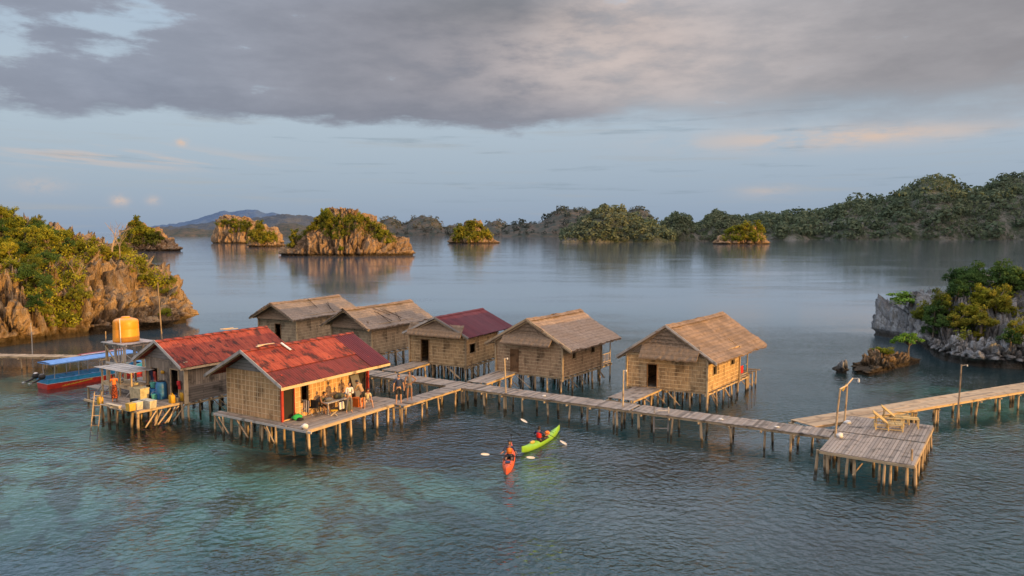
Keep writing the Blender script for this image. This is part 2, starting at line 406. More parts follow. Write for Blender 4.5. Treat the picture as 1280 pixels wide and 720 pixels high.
# ------------------------------------------------------------------ world, sun
def build_world():
    w = bpy.data.worlds.new('World'); scene.world = w; w.use_nodes = True
    t = NT(w)
    sky = t.n('ShaderNodeTexSky', sky_type='NISHITA'); sky.sun_disc = False
    sky.sun_elevation = SUN_EL; sky.sun_rotation = math.pi / 2 - SUN_AZ
    sky.altitude = 0; sky.air_density = 1.0; sky.dust_density = 1.5; sky.ozone_density = 1.5
    g = t.n('ShaderNodeTexCoord').outputs['Generated']
    s = t.n('ShaderNodeSeparateXYZ', {0: g}); X, Y, Z = s.outputs
    deg = 180 / math.pi
    T = t.math('MULTIPLY', t.math('ARCTAN2', X, Y), deg)
    P = t.math('MULTIPLY', t.math('ARCSINE', Z), deg)
    def vec(a, b, c=0.0):
        nd = t.n('ShaderNodeCombineXYZ')
        for i, q in enumerate((a, b, c)):
            if isinstance(q, bpy.types.NodeSocket): t.t.links.new(q, nd.inputs[i])
            else: nd.inputs[i].default_value = q
        return nd.outputs[0]
    M_ = lambda x, k: t.math('MULTIPLY', x, k)
    A = lambda x, y: t.math('ADD', x, y)
    tp = vec(M_(T, .07), M_(P, .22))
    nA = t.noise(tp, 1.0, 7, .58); nB = t.noise(t.mapping(tp, loc=(7, 3, 2)), 2.4, 6, .6); nC = t.noise(t.mapping(tp, (1, .5, 1), (1, 9, 4)), .55, 4)
    def blob(t0, p0, st, sp, sharp=1.0):
        a = M_(t.math('SUBTRACT', T, t0), 1 / st); b = M_(t.math('SUBTRACT', P, p0), 1 / sp)
        d = A(t.math('MULTIPLY', a, a), t.math('MULTIPLY', b, b))
        return t.math('EXPONENT', M_(d, -sharp))
    # clear air: Nishita plus a thin pale veil
    veil = t.ramp(M_(P, 1 / 40), [(0, (.33, .44, .60)), (.06, (.38, .49, .64)), (.16, (.48, .58, .70)), (.24, (.55, .66, .77)), (.5, (.50, .66, .85)), (1, (.42, .55, .72))])
    # thin high streaks
    st = t.noise(vec(M_(T, .05), M_(P, .75)), 1.4, 6, .6)
    veil = t.mix(M_(t.smooth(st, .52, .74), .55), veil, (.47, .50, .54))
    st2 = t.noise(vec(M_(T, .08), M_(P, 1.1), 5.0), 1.3, 6, .6)
    lowc = t.math('MULTIPLY', t.smooth(st2, .55, .72), t.smooth(P, .8, 4.0))
    veil = t.mix(M_(lowc, .4), veil, (.22, .30, .39))
    bgA = t.n('ShaderNodeBackground', {'Color': sky.outputs[0], 'Strength': .10}).outputs[0]
    bgV = t.n('ShaderNodeBackground', {'Color': veil, 'Strength': 1.0}).outputs[0]
    base = t.n('ShaderNodeMixShader', {0: .78, 1: bgA, 2: bgV}).outputs[0]
    # main cloud deck
    edge = A(t.math('SUBTRACT', 7.3, M_(t.smooth(T, 4, 20), 1.0)), M_(t.math('MAXIMUM', t.math('SUBTRACT', -10.0, T), 0.0), .015))
    q = A(A(P, M_(A(nA, -.5), 3.0)), M_(A(nB, -.5), 3.4))
    soft = t.math('ADD', 1.0, M_(t.smooth(T, 2, 14), 2.8))
    mask = t.smooth(q, edge, A(edge, soft))
    hole = A(A(blob(-28.3, 13.0, 4.6, 2.3), blob(-34.5, 11.0, 2.6, 3.2)), M_(blob(7.5, 17.2, 2.2, 1.6), .8))
    hole = A(hole, t.math('MULTIPLY', t.smooth(nA, .42, .68), t.smooth(P, 24, 50)))
    hm = t.smooth(A(hole, A(M_(A(nB, -.5), 3.4), M_(A(nA, -.5), 1.6))), .5, 1.05)
    mask = t.math('MULTIPLY', mask, t.math('SUBTRACT', 1.0, M_(hm, .85)))
    left = (.29, .325, .40); mid = (.255, .265, .31); right = (.39, .385, .41)
    cc = t.mix(t.smooth(T, -30, -8), left, mid)
    cc = t.mix(t.smooth(A(T, M_(A(nA, -.5), 14)), 0, 8), cc, right)
    cc = t.mix(t.smooth(A(T, M_(A(nC, -.5), 20)), 12, 26), cc, (.285, .285, .31))
    warm = A(blob(8, 12.6, 11, 3.6), M_(blob(7, 16.0, 5, 2.6), 1.0))
    cc = t.mix(t.math('MULTIPLY', M_(warm, .95), t.smooth(nB, .25, .6)), cc, (.54, .47, .45))
    cc = t.mix(M_(blob(-1.5, 17, 7.5, 2.4), .85), cc, (.19, .195, .215))
    cc = t.mix(M_(t.smooth(A(P, M_(A(nA, -.5), 3)), A(edge, 3.2), edge), .55), cc, (.20, .225, .285))
    cc = t.mix(M_(t.smooth(nB, .35, .7), .35), cc, t.mix(1.0, cc, (1.45, 1.43, 1.4), 'MULTIPLY'))
    cc = t.mix(M_(t.smooth(nA, .6, .3), .3), cc, t.mix(1.0, cc, (.66, .69, .74), 'MULTIPLY'))
    # blue-grey bank low on the right and a peach streak
    bank = M_(blob(22, 8.4, 11, 1.1), .8)
    cc = t.mix(t.math('MULTIPLY', bank, t.smooth(nA, .3, .55)), cc, (.27, .325, .39))
    # clouds behind and above the viewer: grey overhead, glowing round the low sun
    glow = t.math('EXPONENT', M_(t.math('MULTIPLY', M_(t.math('SUBTRACT', T, 122.0), 1 / 48), M_(t.math('SUBTRACT', T, 122.0), 1 / 48)), -1.0))
    glow = t.math('MULTIPLY', glow, t.math('EXPONENT', M_(P, -1 / 22)))
    cc = t.mix(M_(glow, .9), cc, (1.7, 1.15, .72))
    back = t.smooth(t.math('ABSOLUTE', T), 60, 110)
    cc = t.mix(M_(back, .7), cc, t.mix(1.0, cc, (4.0, 3.45, 2.95), 'MULTIPLY'))
    up = t.math('MULTIPLY', t.math('MULTIPLY', t.smooth(P, 15, 30), t.smooth(P, 66, 48)), t.smooth(t.math('ABSOLUTE', T), 105, 55))
    cc = t.mix(up, cc, t.mix(1.0, cc, (4.4, 4.8, 5.2), 'MULTIPLY'))
    cc = t.mix(t.smooth(P, 45, 66), cc, t.mix(1.0, cc, (2.2, 2.3, 2.4), 'MULTIPLY'))
    bgC = t.n('ShaderNodeBackground', {'Color': cc, 'Strength': 1.0}).outputs[0]
    sh = t.n('ShaderNodeMixShader', {0: mask, 1: base, 2: bgC}).outputs[0]
    # peach streaks
    sm = t.math('MULTIPLY', A(A(blob(21.5, 6.5, 8.5, .75), M_(blob(19, 2.9, 2.2, .45), .55)), M_(blob(27, 6.6, 6, .5), .5)),
                t.smooth(t.noise(vec(M_(T, .22), M_(P, .8), 3.0), 1.0, 6, .6), .3, .62))
    pu = A(A(blob(-23.45, 6.15, .42, .26, 1.3), M_(blob(-27.4, 2.1, .5, .34), .75)), M_(blob(-25.4, 2.15, .4, .3), .5))
    pu = A(pu, M_(blob(-32, 3.0, 1.5, .5), .3))
    sm = A(M_(sm, .75), t.math('MULTIPLY', pu, t.smooth(t.noise(vec(M_(T, 1.6), M_(P, 2.2)), 1.0, 5, .65), .25, .6)))
    lc = t.math('MULTIPLY', blob(-27, 5.0, 7.5, .7), t.smooth(t.noise(vec(M_(T, .12), A(M_(P, 1.5), M_(T, .12)), 8.0), 1.0, 6, .6), .45, .62))
    sm = t.math('MINIMUM', A(sm, M_(lc, .6)), 1.0)
    bgS = t.n('ShaderNodeBackground', {'Color': (.68, .53, .44), 'Strength': 1.0}).outputs[0]
    sh = t.n('ShaderNodeMixShader', {0: sm, 1: sh, 2: bgS}).outputs[0]
    o = t.t.nodes.new('ShaderNodeOutputWorld'); t.t.links.new(sh, o.inputs[0])
build_world()
ld = bpy.data.lights.new('sun', 'SUN'); ld.energy = 5.0; ld.angle = math.radians(.6); ld.color = (1.0, .56, .14)
sun = bpy.data.objects.new('sun', ld); col.objects.link(sun)
sun.rotation_euler = SUNV.to_track_quat('Z', 'Y').to_euler()
# ------------------------------------------------------------------ water and sea bed
def build_water():
    m, t = newmat('sea_water')
    pos = t.n('ShaderNodeNewGeometry').outputs['Position']
    calm = t.noise(t.mapping(pos, (.012, .035, 1)), 1.0, 4)
    w1 = t.noise(t.mapping(pos, (1, 1.25, 1), rot=(0, 0, .5)), .75, 2, .5, .6)
    w2 = t.noise(t.mapping(pos, (1, 1.15, 1), rot=(0, 0, -.4)), 2.5, 2, .5, .3)
    w3 = t.noise(pos, .18, 2)
    h = t.math('ADD', t.math('MULTIPLY', w1, .034), t.math('ADD', t.math('ADD', t.math('ADD', t.math('MULTIPLY', w2, .085), t.math('MULTIPLY', t.noise(pos, 5.0, 2), .02)), t.math('MULTIPLY', w3, .03))))
    gust = t.smooth(t.noise(t.mapping(pos, (.05, .11, 1), rot=(0, 0, .3)), 1.0, 3), .34, .64)
    h = t.math('MULTIPLY', h, t.math('ADD', .55, t.math('MULTIPLY', gust, .75)))
    far_ = t.n('ShaderNodeVectorMath', {0: pos}, operation='LENGTH').outputs['Value']
    h = t.math('MULTIPLY', h, t.math('ADD', .4, t.math('MULTIPLY', t.smooth(calm, .38, .62), 1.0)))
    h = t.math('MULTIPLY', h, t.math('SUBTRACT', 1.2, t.math('MULTIPLY', t.smooth(far_, 42, 115), 1.09)))
    nrm = bump(t, h, 1.0, 1.0)
    fr = t.n('ShaderNodeFresnel', {'IOR': 1.42, 'Normal': nrm}).outputs[0]
    gl = t.n('ShaderNodeBsdfGlossy', {'Color': (.97, .98, 1.0), 'Roughness': .06, 'Normal': nrm}).outputs[0]
    tr = t.n('ShaderNodeBsdfTransparent', {'Color': (.78, .90, .88)}).outputs[0]
    silt_sheen = t.n('ShaderNodeBsdfDiffuse', {'Color': t.mix(t.smooth(far_, 50, 140), t.mix(t.smooth(t.noise(pos, .05, 4), .35, .65), (.024, .075, .080), (.036, .10, .10)), (.15, .19, .24))}).outputs[0]  # teal murk near; far off, pale sky reflection is put into its colour
    body = t.n('ShaderNodeMixShader', {0: t.math('ADD', .06, t.math('MULTIPLY', t.smooth(far_, 34, 140), .6)), 1: tr, 2: silt_sheen}).outputs[0]
    t.out(t.n('ShaderNodeMixShader', {0: fr, 1: body, 2: gl}).outputs[0])
    b = MB(); R = 40000
    b.face([(-R, -R, 0), (R, -R, 0), (R, R, 0), (-R, R, 0)])
    tag(b.build('sea_water', m), 'rippled blue grey lagoon water around the stilt village', kind='structure')
    m, t = newmat('sea_bed')
    pos = t.n('ShaderNodeNewGeometry').outputs['Position']
    z = t.n('ShaderNodeSeparateXYZ', {0: pos}).outputs[2]
    n1 = t.noise(pos, .16, 5, .6); n2 = t.noise(pos, .7, 5, .6); n3 = t.noise(pos, .42, 4, .6)
    sand = t.mix(t.smooth(n1, .35, .62), (.12, .30, .235), (.26, .44, .33))
    c = t.mix(t.smooth(n3, .47, .6), sand, t.mix(n2, (.055, .125, .09), (.16, .155, .08)))
    c = t.mix(t.math('MULTIPLY', t.smooth(n2, .58, .7), .6), c, (.22, .17, .08))
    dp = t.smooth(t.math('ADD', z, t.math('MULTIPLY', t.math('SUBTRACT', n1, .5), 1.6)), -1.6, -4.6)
    c = t.mix(dp, c, (.026, .090, .100))  # light lost in deeper water is put into the bed colour
    t.out(t.n('ShaderNodeBsdfDiffuse', {'Color': c}).outputs[0])
    def depth(x, y):
        g = lambda cx, cy, r: math.exp(-((x - cx) ** 2 + (y - cy) ** 2) / r ** 2)
        s = min(1, g(-29, 47, 12) + g(-45, 62, 24) + g(-11, 40, 9) + g(3, 48, 8) * .55 + g(45, 66, 16) * .9 + g(28, 52, 8) * .4)
        return -6.0 + 4.6 * s + .5 * noise.noise(Vector((x * .2, y * .2, 0)))
    me = bpy.data.meshes.new('sea_bed'); vs = []; fs = []
    xs = [-40000, -160] + [-100 + i * 1.6 for i in range(126)] + [180, 40000]
    ys = [-40000, -20] + [10 + i * 1.6 for i in range(76)] + [170, 40000]
    for y in ys:
        for x in xs: vs.append((x, y, depth(x, y) if -110 < x < 110 and 5 < y < 140 else -6.2))
    n = len(xs)
    for j in range(len(ys) - 1):
        for i in range(n - 1): fs.append((j * n + i, j * n + i + 1, (j + 1) * n + i + 1, (j + 1) * n + i))
    me.from_pydata(vs, [], fs)
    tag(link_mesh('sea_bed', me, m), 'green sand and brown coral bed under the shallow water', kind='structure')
build_water()
# ------------------------------------------------------------------ islands
def idw(ctrl, x, y):
    a = b = 0
    for cx, cy, z in ctrl:
        w = 1 / ((x - cx) ** 2 + (y - cy) ** 2 + .5) ** 1.5
        a += w * z; b += w
    return a / b
def island(name, mat, center, shore, ctrl, cliff=.5, cliff_in=1.2, n=260, rings=(16, 22), amp=1.0, spike=1.2, fs=.25, notch=.7, zs=1.0, pw=2.2, seed=0, slope=1.0):
    """karst island: rings from an undercut tide notch up a fluted cliff to a rounded top. returns (object, bvh)"""
    cx, cy = center; so = Vector((seed * 13.1, seed * 7.7, seed * 3.3))
    def rad(th):
        dx, dy = math.cos(th), math.sin(th); best = None
        for i in range(len(shore)):
            ax, ay = shore[i][0] - cx, shore[i][1] - cy; bx, by = shore[(i + 1) % len(shore)][0] - cx, shore[(i + 1) % len(shore)][1] - cy
            den = dx * (by - ay) - dy * (bx - ax)
            if abs(den) < 1e-9: continue
            tt = (ax * (by - ay) - ay * (bx - ax)) / den; ss = (ax * dy - ay * dx) / den
            if tt > 0 and -1e-6 <= ss <= 1 + 1e-6: best = tt if best is None else max(best, tt)
        return best or 1.0
    vs = []; nr = 0
    cols = []
    for k in range(n):
        th = 2 * math.pi * k / n; R = rad(th); c, s = math.cos(th), math.sin(th)
        R *= 1 + .05 * noise.noise(Vector((c * 3, s * 3, seed)))
        colm = []
        def Z(d):
            x, y = cx + c * (R - d), cy + s * (R - d)
            return idw(ctrl, x, y)
        cin = min(cliff_in, R * .4)
        zt = Z(cin); zc = zt * cliff
        prof = [(0.0, -2.5 * zs), (notch * .5, -.3 * zs), (notch, .35 * zs), (notch * .3, .9 * zs)]
        m1, m2 = rings
        for i in range(1, m1 + 1):
            f = i / m1; prof.append((cin * f ** 1.5, .9 * zs + (zc - .9 * zs) * f))
        for i in range(1, m2 + 1):
            e = i / m2; d = cin + (R - cin) * e
            prof.append((d, zc + (Z(d) - zc) * (1 - (1 - min(1, e * slope)) ** pw)))
        for (d, z) in prof: colm.append(Vector((cx + c * (R - d), cy + s * (R - d), z)))
        cols.append((c, s, colm, R))
    nr = len(cols[0][2])
    out = []; pit = []
    def pillar(q):
        d, pts = noise.voronoi(q)
        e = min(1.0, (d[1] - d[0]) * 2.2)
        return e ** .55, noise.cell(Vector(pts[0]) * 7.3 + Vector((.5, .5, .5)))
    for c, s, colm, R in cols:
        for i, p in enumerate(colm):
            dd = math.hypot(p.x - cx, p.y - cy) / R
            q = Vector((p.x * fs, p.y * fs, p.z * fs * .22)) + so
            wv = Vector((noise.noise(q * 1.7), noise.noise(q * 1.7 + Vector((9, 2, 4))), 0)) * .35
            e1, h1 = pillar(q + wv); e2, h2 = pillar(q * 2.4 + wv * 1.5); e3, h3 = pillar(q * 5.3 + wv * 2); f3 = noise.noise(q * 4.7); f4 = noise.noise(Vector((p.x, p.y, p.z)) * fs * 9)
            ed = min(1, dd * 3) if i < nr - 1 else 0
            o = amp * ((e1 - .7) * 1.1 + (e2 - .7) * .8 + (e3 - .7) * .42 + f3 * .25 + f4 * .2 + (h1 - .5) * .6 + (h2 - .5) * .35) * ed
            if p.z < .4 * zs: o *= .35
            zz = 0
            if p.z > 1.2 * zs:
                zz = spike * ((e1 - .75) * .8 + (e2 - .75) * .5 + h1 * .75 + h2 * .7 + h3 * .35 + (e3 - .75) * .4 - .45 + .4 * f3) * min(1, (p.z - 1.2 * zs) / (2 * zs))
            out.append(Vector((p.x + c * o, p.y + s * o, p.z + zz)))
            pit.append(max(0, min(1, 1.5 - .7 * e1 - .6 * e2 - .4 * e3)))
    fs_ = []
    for k in range(n):
        k2 = (k + 1) % n
        for i in range(nr - 2):
            fs_.append((k * nr + i, k2 * nr + i, k2 * nr + i + 1, k * nr + i + 1))
        fs_.append((k * nr + nr - 2, k2 * nr + nr - 2, n * nr))
    out.append(Vector((cx, cy, sum(out[k * nr + nr - 2].z for k in range(n)) / n)))
    pit.append(0.0)
    me = bpy.data.meshes.new(name); me.from_pydata([tuple(p) for p in out], [], fs_)
    me.attributes.new('pit', 'FLOAT', 'POINT').data.foreach_set('value', pit)
    me.polygons.foreach_set('use_smooth', [True] * len(fs_))
    return link_mesh(name, me, mat), BVHTree.FromPolygons(out, fs_)
# ------------------------------------------------------------------ trees
def crown_mesh(name, seed, nclump, leaves, sx, sz, cz, leaf, flat=0.0, limbs=5, cr=.36):
    R = random.Random(seed); b = MB()
    cl = []
    for i in range(nclump):
        f = R.uniform(0, 2 * math.pi); z = R.uniform(-.55, 1); rr = math.sqrt(max(0, 1 - min(1, abs(z)) ** 2)); k = R.uniform(.45, 1.0) * (1 + .25 * math.sin(f * 2 + seed))
        cl.append((Vector((math.cos(f) * rr * sx * k, math.sin(f) * rr * sx * k, cz + z * sz * k)), cr * R.uniform(.7, 1.25), R.random()))
    for c, r, tone in cl:
        for j in range(leaves):
            d = Vector((R.gauss(0, 1), R.gauss(0, 1), R.gauss(0, 1))); d.normalize(); d *= r * R.random() ** .4
            d.z *= (.75 - flat * .45)
            p = c + d
            nrm = (d.normalized() * .8 + Vector((R.gauss(0, .6), R.gauss(0, .6), R.gauss(.35, .6)))).normalized()
            a = nrm.orthogonal().normalized(); a = (Matrix.Rotation(R.uniform(0, 6.28), 3, nrm) @ a); bb = nrm.cross(a)
            L = leaf * R.uniform(.7, 1.4); W = L * R.uniform(.45, .7)
            b.face([p - a * L, p - bb * W, p + a * L, p + bb * W], [(0, 0), (1, 0), (1, 1), (0, 1)], min(1, max(0, .55 * tone + .45 * R.random() + .12 * (d.z / r))))
    tk = MB()
    top = Vector((R.uniform(-.1, .1), R.uniform(-.1, .1), cz * .75))
    tk.tube([(0, 0, -.35), (R.uniform(-.05, .05), .03, cz * .35), top], [.085, .065, .05], 6)
    for c, r, tone in cl[:limbs]:
        mpt = top.lerp(c, .5) + Vector((R.gauss(0, .06), R.gauss(0, .06), .08))
        tk.tube([top - Vector((0, 0, cz * .15)), mpt, c], [.045, .03, .012], 5)
    return b, tk
def make_kind(b, tk):
    o1 = b.build('crown', None, None, loc=(0, 0, 0)); o2 = tk.build('trunk', None, None, loc=(0, 0, 0))
    m1, m2 = o1.data, o2.data
    bpy.data.objects.remove(o1); bpy.data.objects.remove(o2)
    return m1, m2
KIND = {}
def kinds(key, leafmat, trunkmat, variants):
    L = []
    for v in variants:
        b, tk = crown_mesh(key, *v)
        m1, m2 = make_kind(b, tk)
        m1.materials.append(leafmat); m2.materials.append(trunkmat); L.append((m1, m2))
    KIND[key] = L
SH = [(1, 30, 95, .85, .75, .75, .062, 0, 8, .30), (2, 26, 100, 1.05, .55, .62, .060, 0, 8, .30), (3, 34, 84, .75, 1.05, 1.0, .058, 0, 9, .27), (4, 28, 92, .95, .8, .8, .064, 0, 8, .30)]
kinds('lit', M['leaf_lit'], M['trunk'], SH)
kinds('olive', M['leaf_olive'], M['trunk'], [(11,) + SH[0][1:], (12,) + SH[1][1:], (13,) + SH[2][1:]])
kinds('dark', M['leaf_dark'], M['trunk'], [(21,) + SH[0][1:], (22,) + SH[2][1:], (23,) + SH[3][1:]])
kinds('bright', M['leaf_bright'], M['trunk'], [(31, 16, 60, 1.05, .42, 1.25, .075, .6, 14, .30), (32, 20, 60, .9, .6, 1.0, .08, .3, 10, .32)])
# small-leafed versions, for islets far off (fewer, larger leaves)
FARV = [(41, 20, 50, .9, .75, .75, .10, 0, 4, .32), (42, 18, 54, 1.0, .65, .65, .10, 0, 4, .32), (43, 22, 46, .75, 1.0, .95, .095, 0, 4, .30)]
kinds('farlit', M['leaf_lit'], M['trunk'], FARV)
kinds('farolive', M['leaf_olive'], M['trunk'], [(51,) + FARV[0][1:], (52,) + FARV[1][1:], (53,) + FARV[2][1:]])
NTREE = 0
def put_tree(kind, p, size, name, label, cat, group=None, squash=1.0):
    global NTREE; NTREE += 1
    m1, m2 = random.choice(KIND[kind])
    r = empty(name, p, label, cat, group)
    r.rotation_euler = (0, 0, ru(0, 6.28)); r.scale = (size * ru(.9, 1.15), size * ru(.9, 1.15), size * squash * ru(.85, 1.15))
    for nm, me in (('trunk', m2), ('crown', m1)):
        o = bpy.data.objects.new(nm, me); col.objects.link(o); o.parent = r
    return r
def hit(bvh, u, v):
    d = ray(u, v).normalized()
    h = bvh.ray_cast(Vector((0, 0, CAMH)), d)
    return h[0], h[1]
def inpoly(u, v, poly):
    c = False; n = len(poly)
    for i in range(n):
        (a, b), (d, e) = poly[i], poly[i - 1]
        if (b > v) != (e > v) and u < (d - a) * (v - b) / (e - b) + a: c = not c
    return c
def fill(bvh, poly, step, kindsel, px, name, label, cat, group, keep=1.0, jit=.45, squash=1.0, sink=.3):
    """stand trees on the surface where the photograph shows foliage; px is the crown width in photograph pixels"""
    us = [p[0] for p in poly]; vs = [p[1] for p in poly]; n = 0
    v = min(vs)
    while v <= max(vs):
        u = min(us) + (step / 2 if int((v - min(vs)) / step) % 2 else 0)
        while u <= max(us):
            uu, vv = u + ru(-jit, jit) * step, v + ru(-jit, jit) * step
            u += step
            if not inpoly(uu, vv, poly) or rnd() > keep: continue
            p, nn = hit(bvh, uu, vv)
            if p is None or p.z < .8: continue
            s = p.y / FPX * px * .5 * ru(.75, 1.25)
            nh = Vector((nn.x, nn.y, 0))
            put_tree(random.choice(kindsel), p - Vector((0, 0, sink * s)) + nh * .15 * s, s, name, label, cat, group, squash); n += 1
        v += step * .8
    return n
def one(bvh, u, v, px, kind, name, label, cat, group=None, squash=1.0, sink=.3):
    p, nn = hit(bvh, u, v); k = 0
    while p is None and k < 14: k += 1; p, nn = hit(bvh, u, v + k)
    if p is None: print('no surface for', label); return None
    s = p.y / FPX * px * .5
    return put_tree(kind, p - Vector((0, 0, sink * s)), s, name, label, cat, group, squash)
def scrub(bvh, poly, n, px, mat, label, seed=1, leaves=26, tall=.8):
    """low growth between the shrubs, clothing the rock where the photograph is green"""
    R = random.Random(seed); b = MB(); us = [p[0] for p in poly]; vs = [p[1] for p in poly]; k = 0; tries = 0
    while k < n and tries < n * 6:
        tries += 1; u, v = R.uniform(min(us), max(us)), R.uniform(min(vs), max(vs))
        if not inpoly(u, v, poly): continue
        p, nn = hit(bvh, u, v)
        if p is None or p.z < 1: continue
        k += 1; r = p.y / FPX * px * .5 * R.uniform(.5, 1.3); tone = R.random(); c = p + Vector((0, 0, r * .25)) + Vector((nn.x, nn.y, 0)) * r * .25
        for j in range(leaves):
            d = Vector((R.gauss(0, 1), R.gauss(0, 1), R.gauss(0, 1))).normalized() * (R.random() ** .35)
            q = c + Vector((d.x * r, d.y * r, d.z * r * tall))
            nrm = (d + Vector((R.gauss(0, .5), R.gauss(0, .5), R.gauss(.25, .5)))).normalized()
            a = nrm.orthogonal().normalized(); a = Matrix.Rotation(R.uniform(0, 6.28), 3, nrm) @ a; bb = nrm.cross(a)
            L = r * R.uniform(.16, .30)
            b.face([q - a * L, q - bb * L * .6, q + a * L, q + bb * L * .6], [(0, 0), (1, 0), (1, 1), (0, 1)], max(0, min(1, tone * .6 + R.random() * .35 + d.z * .15)))
    tag(b.build('undergrowth', mat), label, kind='stuff')
def bare_tree(p, h, label, group=None):
    r = empty('bare_tree', p, label, 'tree', group); b = MB()
    def br(q, d, l, w, k):
        e = q + d * l; b.tube([q, q.lerp(e, .5) + Vector((ru(-.05, .05), ru(-.05, .05), 0)) * l, e], [w, w * .8, w * .55], 5)
        if k == 0: return
        for _ in range(3):
            nd = (d + Vector((ru(-.8, .8), ru(-.8, .8), ru(-.1, .5)))).normalized()
            br(q.lerp(e, ru(.55, 1)), nd, l * ru(.55, .8), w * .5, k - 1)
    br(Vector(p), Vector((ru(-.15, .15), 0, 1)).normalized(), h * .42, h * .022, 3)
    b.build('trunk', M['bare'], r)
def zat(v, d): return CAMH + (HOR - v) / FPX * d
# --- big island behind the boat
tip = at(241, 403)
LS = [(tip.x, tip.y)] + [tuple(at(u, v)[:2]) for u, v in ((222, 409), (194, 412), (139, 418), (69, 426), (0, 435))] + [(-68, 68), (-92, 62), (-120, 80), (-125, 120), (-100, 150), (-70, 140), (-52, 120)]
def cp(u, v, d): q = atd(u, v, d); return (q.x, q.y, q.z)
LC = [cp(2, 266, 112), cp(-30, 262, 112), cp(25, 276, 112), cp(62, 291, 108), cp(100, 303, 108), cp(130, 310, 106), cp(165, 314, 104), cp(190, 336, 103), cp(212, 352, 102), cp(232, 374, 100),
      cp(80, 318, 96), cp(130, 327, 97), cp(30, 330, 92), cp(0, 335, 88), cp(180, 350, 98)] + [(-90, 85, 13), (-100, 110, 15), (-80, 130, 10), (-60, 125, 9), (-110, 90, 10)]
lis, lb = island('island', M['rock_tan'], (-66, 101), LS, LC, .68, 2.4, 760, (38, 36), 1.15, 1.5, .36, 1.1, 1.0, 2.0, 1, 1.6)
tag(lis, 'tan limestone cliff island with green bushes, behind the blue boat', 'island', kind='structure')
G1 = 'shrubs and trees on the cliff island behind the boat'
L1 = 'sunlit olive green shrub rooted on the cliff island behind the boat'
fill(lb, [(0, 268), (40, 278), (62, 292), (72, 310), (60, 340), (70, 372), (72, 398), (48, 392), (20, 345), (0, 338)], 15, ['lit', 'lit', 'olive', 'dark'], 25, 'shrub', L1, 'shrub', G1)
scrub(lb, [(0, 262), (40, 274), (62, 288), (100, 300), (135, 309), (168, 312), (195, 335), (222, 372), (200, 366), (175, 345), (150, 326), (112, 322), (110, 370), (92, 410), (68, 406), (40, 388), (15, 345), (0, 340)], 620, 12, M['leaf_lit'], 'low olive scrub over the top of the cliff island at the left', 1)
fill(lb, [(62, 292), (100, 303), (135, 312), (165, 316), (160, 326), (120, 322), (75, 318)], 12, ['olive', 'olive', 'lit', 'dark'], 19, 'shrub', L1, 'shrub', G1)
fill(lb, [(78, 348), (112, 345), (108, 380), (90, 408), (70, 400), (66, 375)], 15, ['lit', 'olive'], 20, 'shrub', L1, 'shrub', G1, .75)
fill(lb, [(152, 322), (180, 328), (208, 350), (222, 372), (205, 370), (180, 355), (160, 340)], 14, ['lit', 'olive'], 16, 'shrub', L1, 'shrub', G1, .85)
one(lb, 70, 408, 15, 'lit', 'shrub', 'lowest yellow green shrub hanging near the foot of the left cliff', 'shrub')
one(lb, 207, 394, 18, 'lit', 'shrub', 'lone tufted bush on the cliff face at the right tip of the left island', 'shrub', None, 1.0)
for u, v, h in ((140, 322, 6.0), (150, 324, 4.6), (97, 360, 4.0)):
    p, nn = hit(lb, u, v)
    if p: bare_tree(p, h, 'leafless pale branched tree on the ridge of the left island', 'leafless trees on the left island')
# --- islet behind it, at the left
def round_islet(name, mat, u0, u1, vbase, ctrl_uv, label, depth=.7, **kw):
    a, b = at(u0, vbase), at(u1, vbase); w = b.x - a.x; d = a.y; cxx = (a.x + b.x) / 2; cyy = d + w * depth / 2
    sh = []
    for k in range(28):
        f = 2 * math.pi * k / 28
        sh.append((cxx + math.copysign(abs(math.cos(f)) ** .85, math.cos(f)) * w / 2, cyy + math.sin(f) * w * depth / 2))
    ct = []
    for (u, v, f) in ctrl_uv:
        q = atd(u, v, d + w * depth * f); ct.append((q.x, q.y, q.z * 1.2))
    isl, bv = island(name, mat, (cxx, cyy), sh, ct, **kw)
    tag(isl, label, 'islet')
    return isl, bv
far = dict(n=280, rings=(20, 22), fs=.15, amp=2.0, spike=1.3, notch=1.6, zs=1.2, cliff_in=4, slope=1.6)
i2, b2 = round_islet('islet', M['rock_far'], 128, 214, 314.5, [(150, 290, .5), (170, 284, .5), (192, 290, .5), (207, 300, .45)], 'small grey and green islet just beyond the left island', seed=3, cliff=.5, **far)
fill(b2, [(150, 286), (172, 282), (192, 288), (204, 300), (190, 305), (165, 305), (150, 303)], 8, ['farolive', 'farlit'], 14, 'shrub', 'dark olive tree on the small islet beyond the left island', 'tree', 'trees on the islet beyond the left island')
scrub(b2, [(140, 294), (170, 284), (195, 290), (207, 302), (190, 308), (150, 308)], 90, 9, M['leaf_olive'], 'scrub on the small islet beyond the left island', 2)
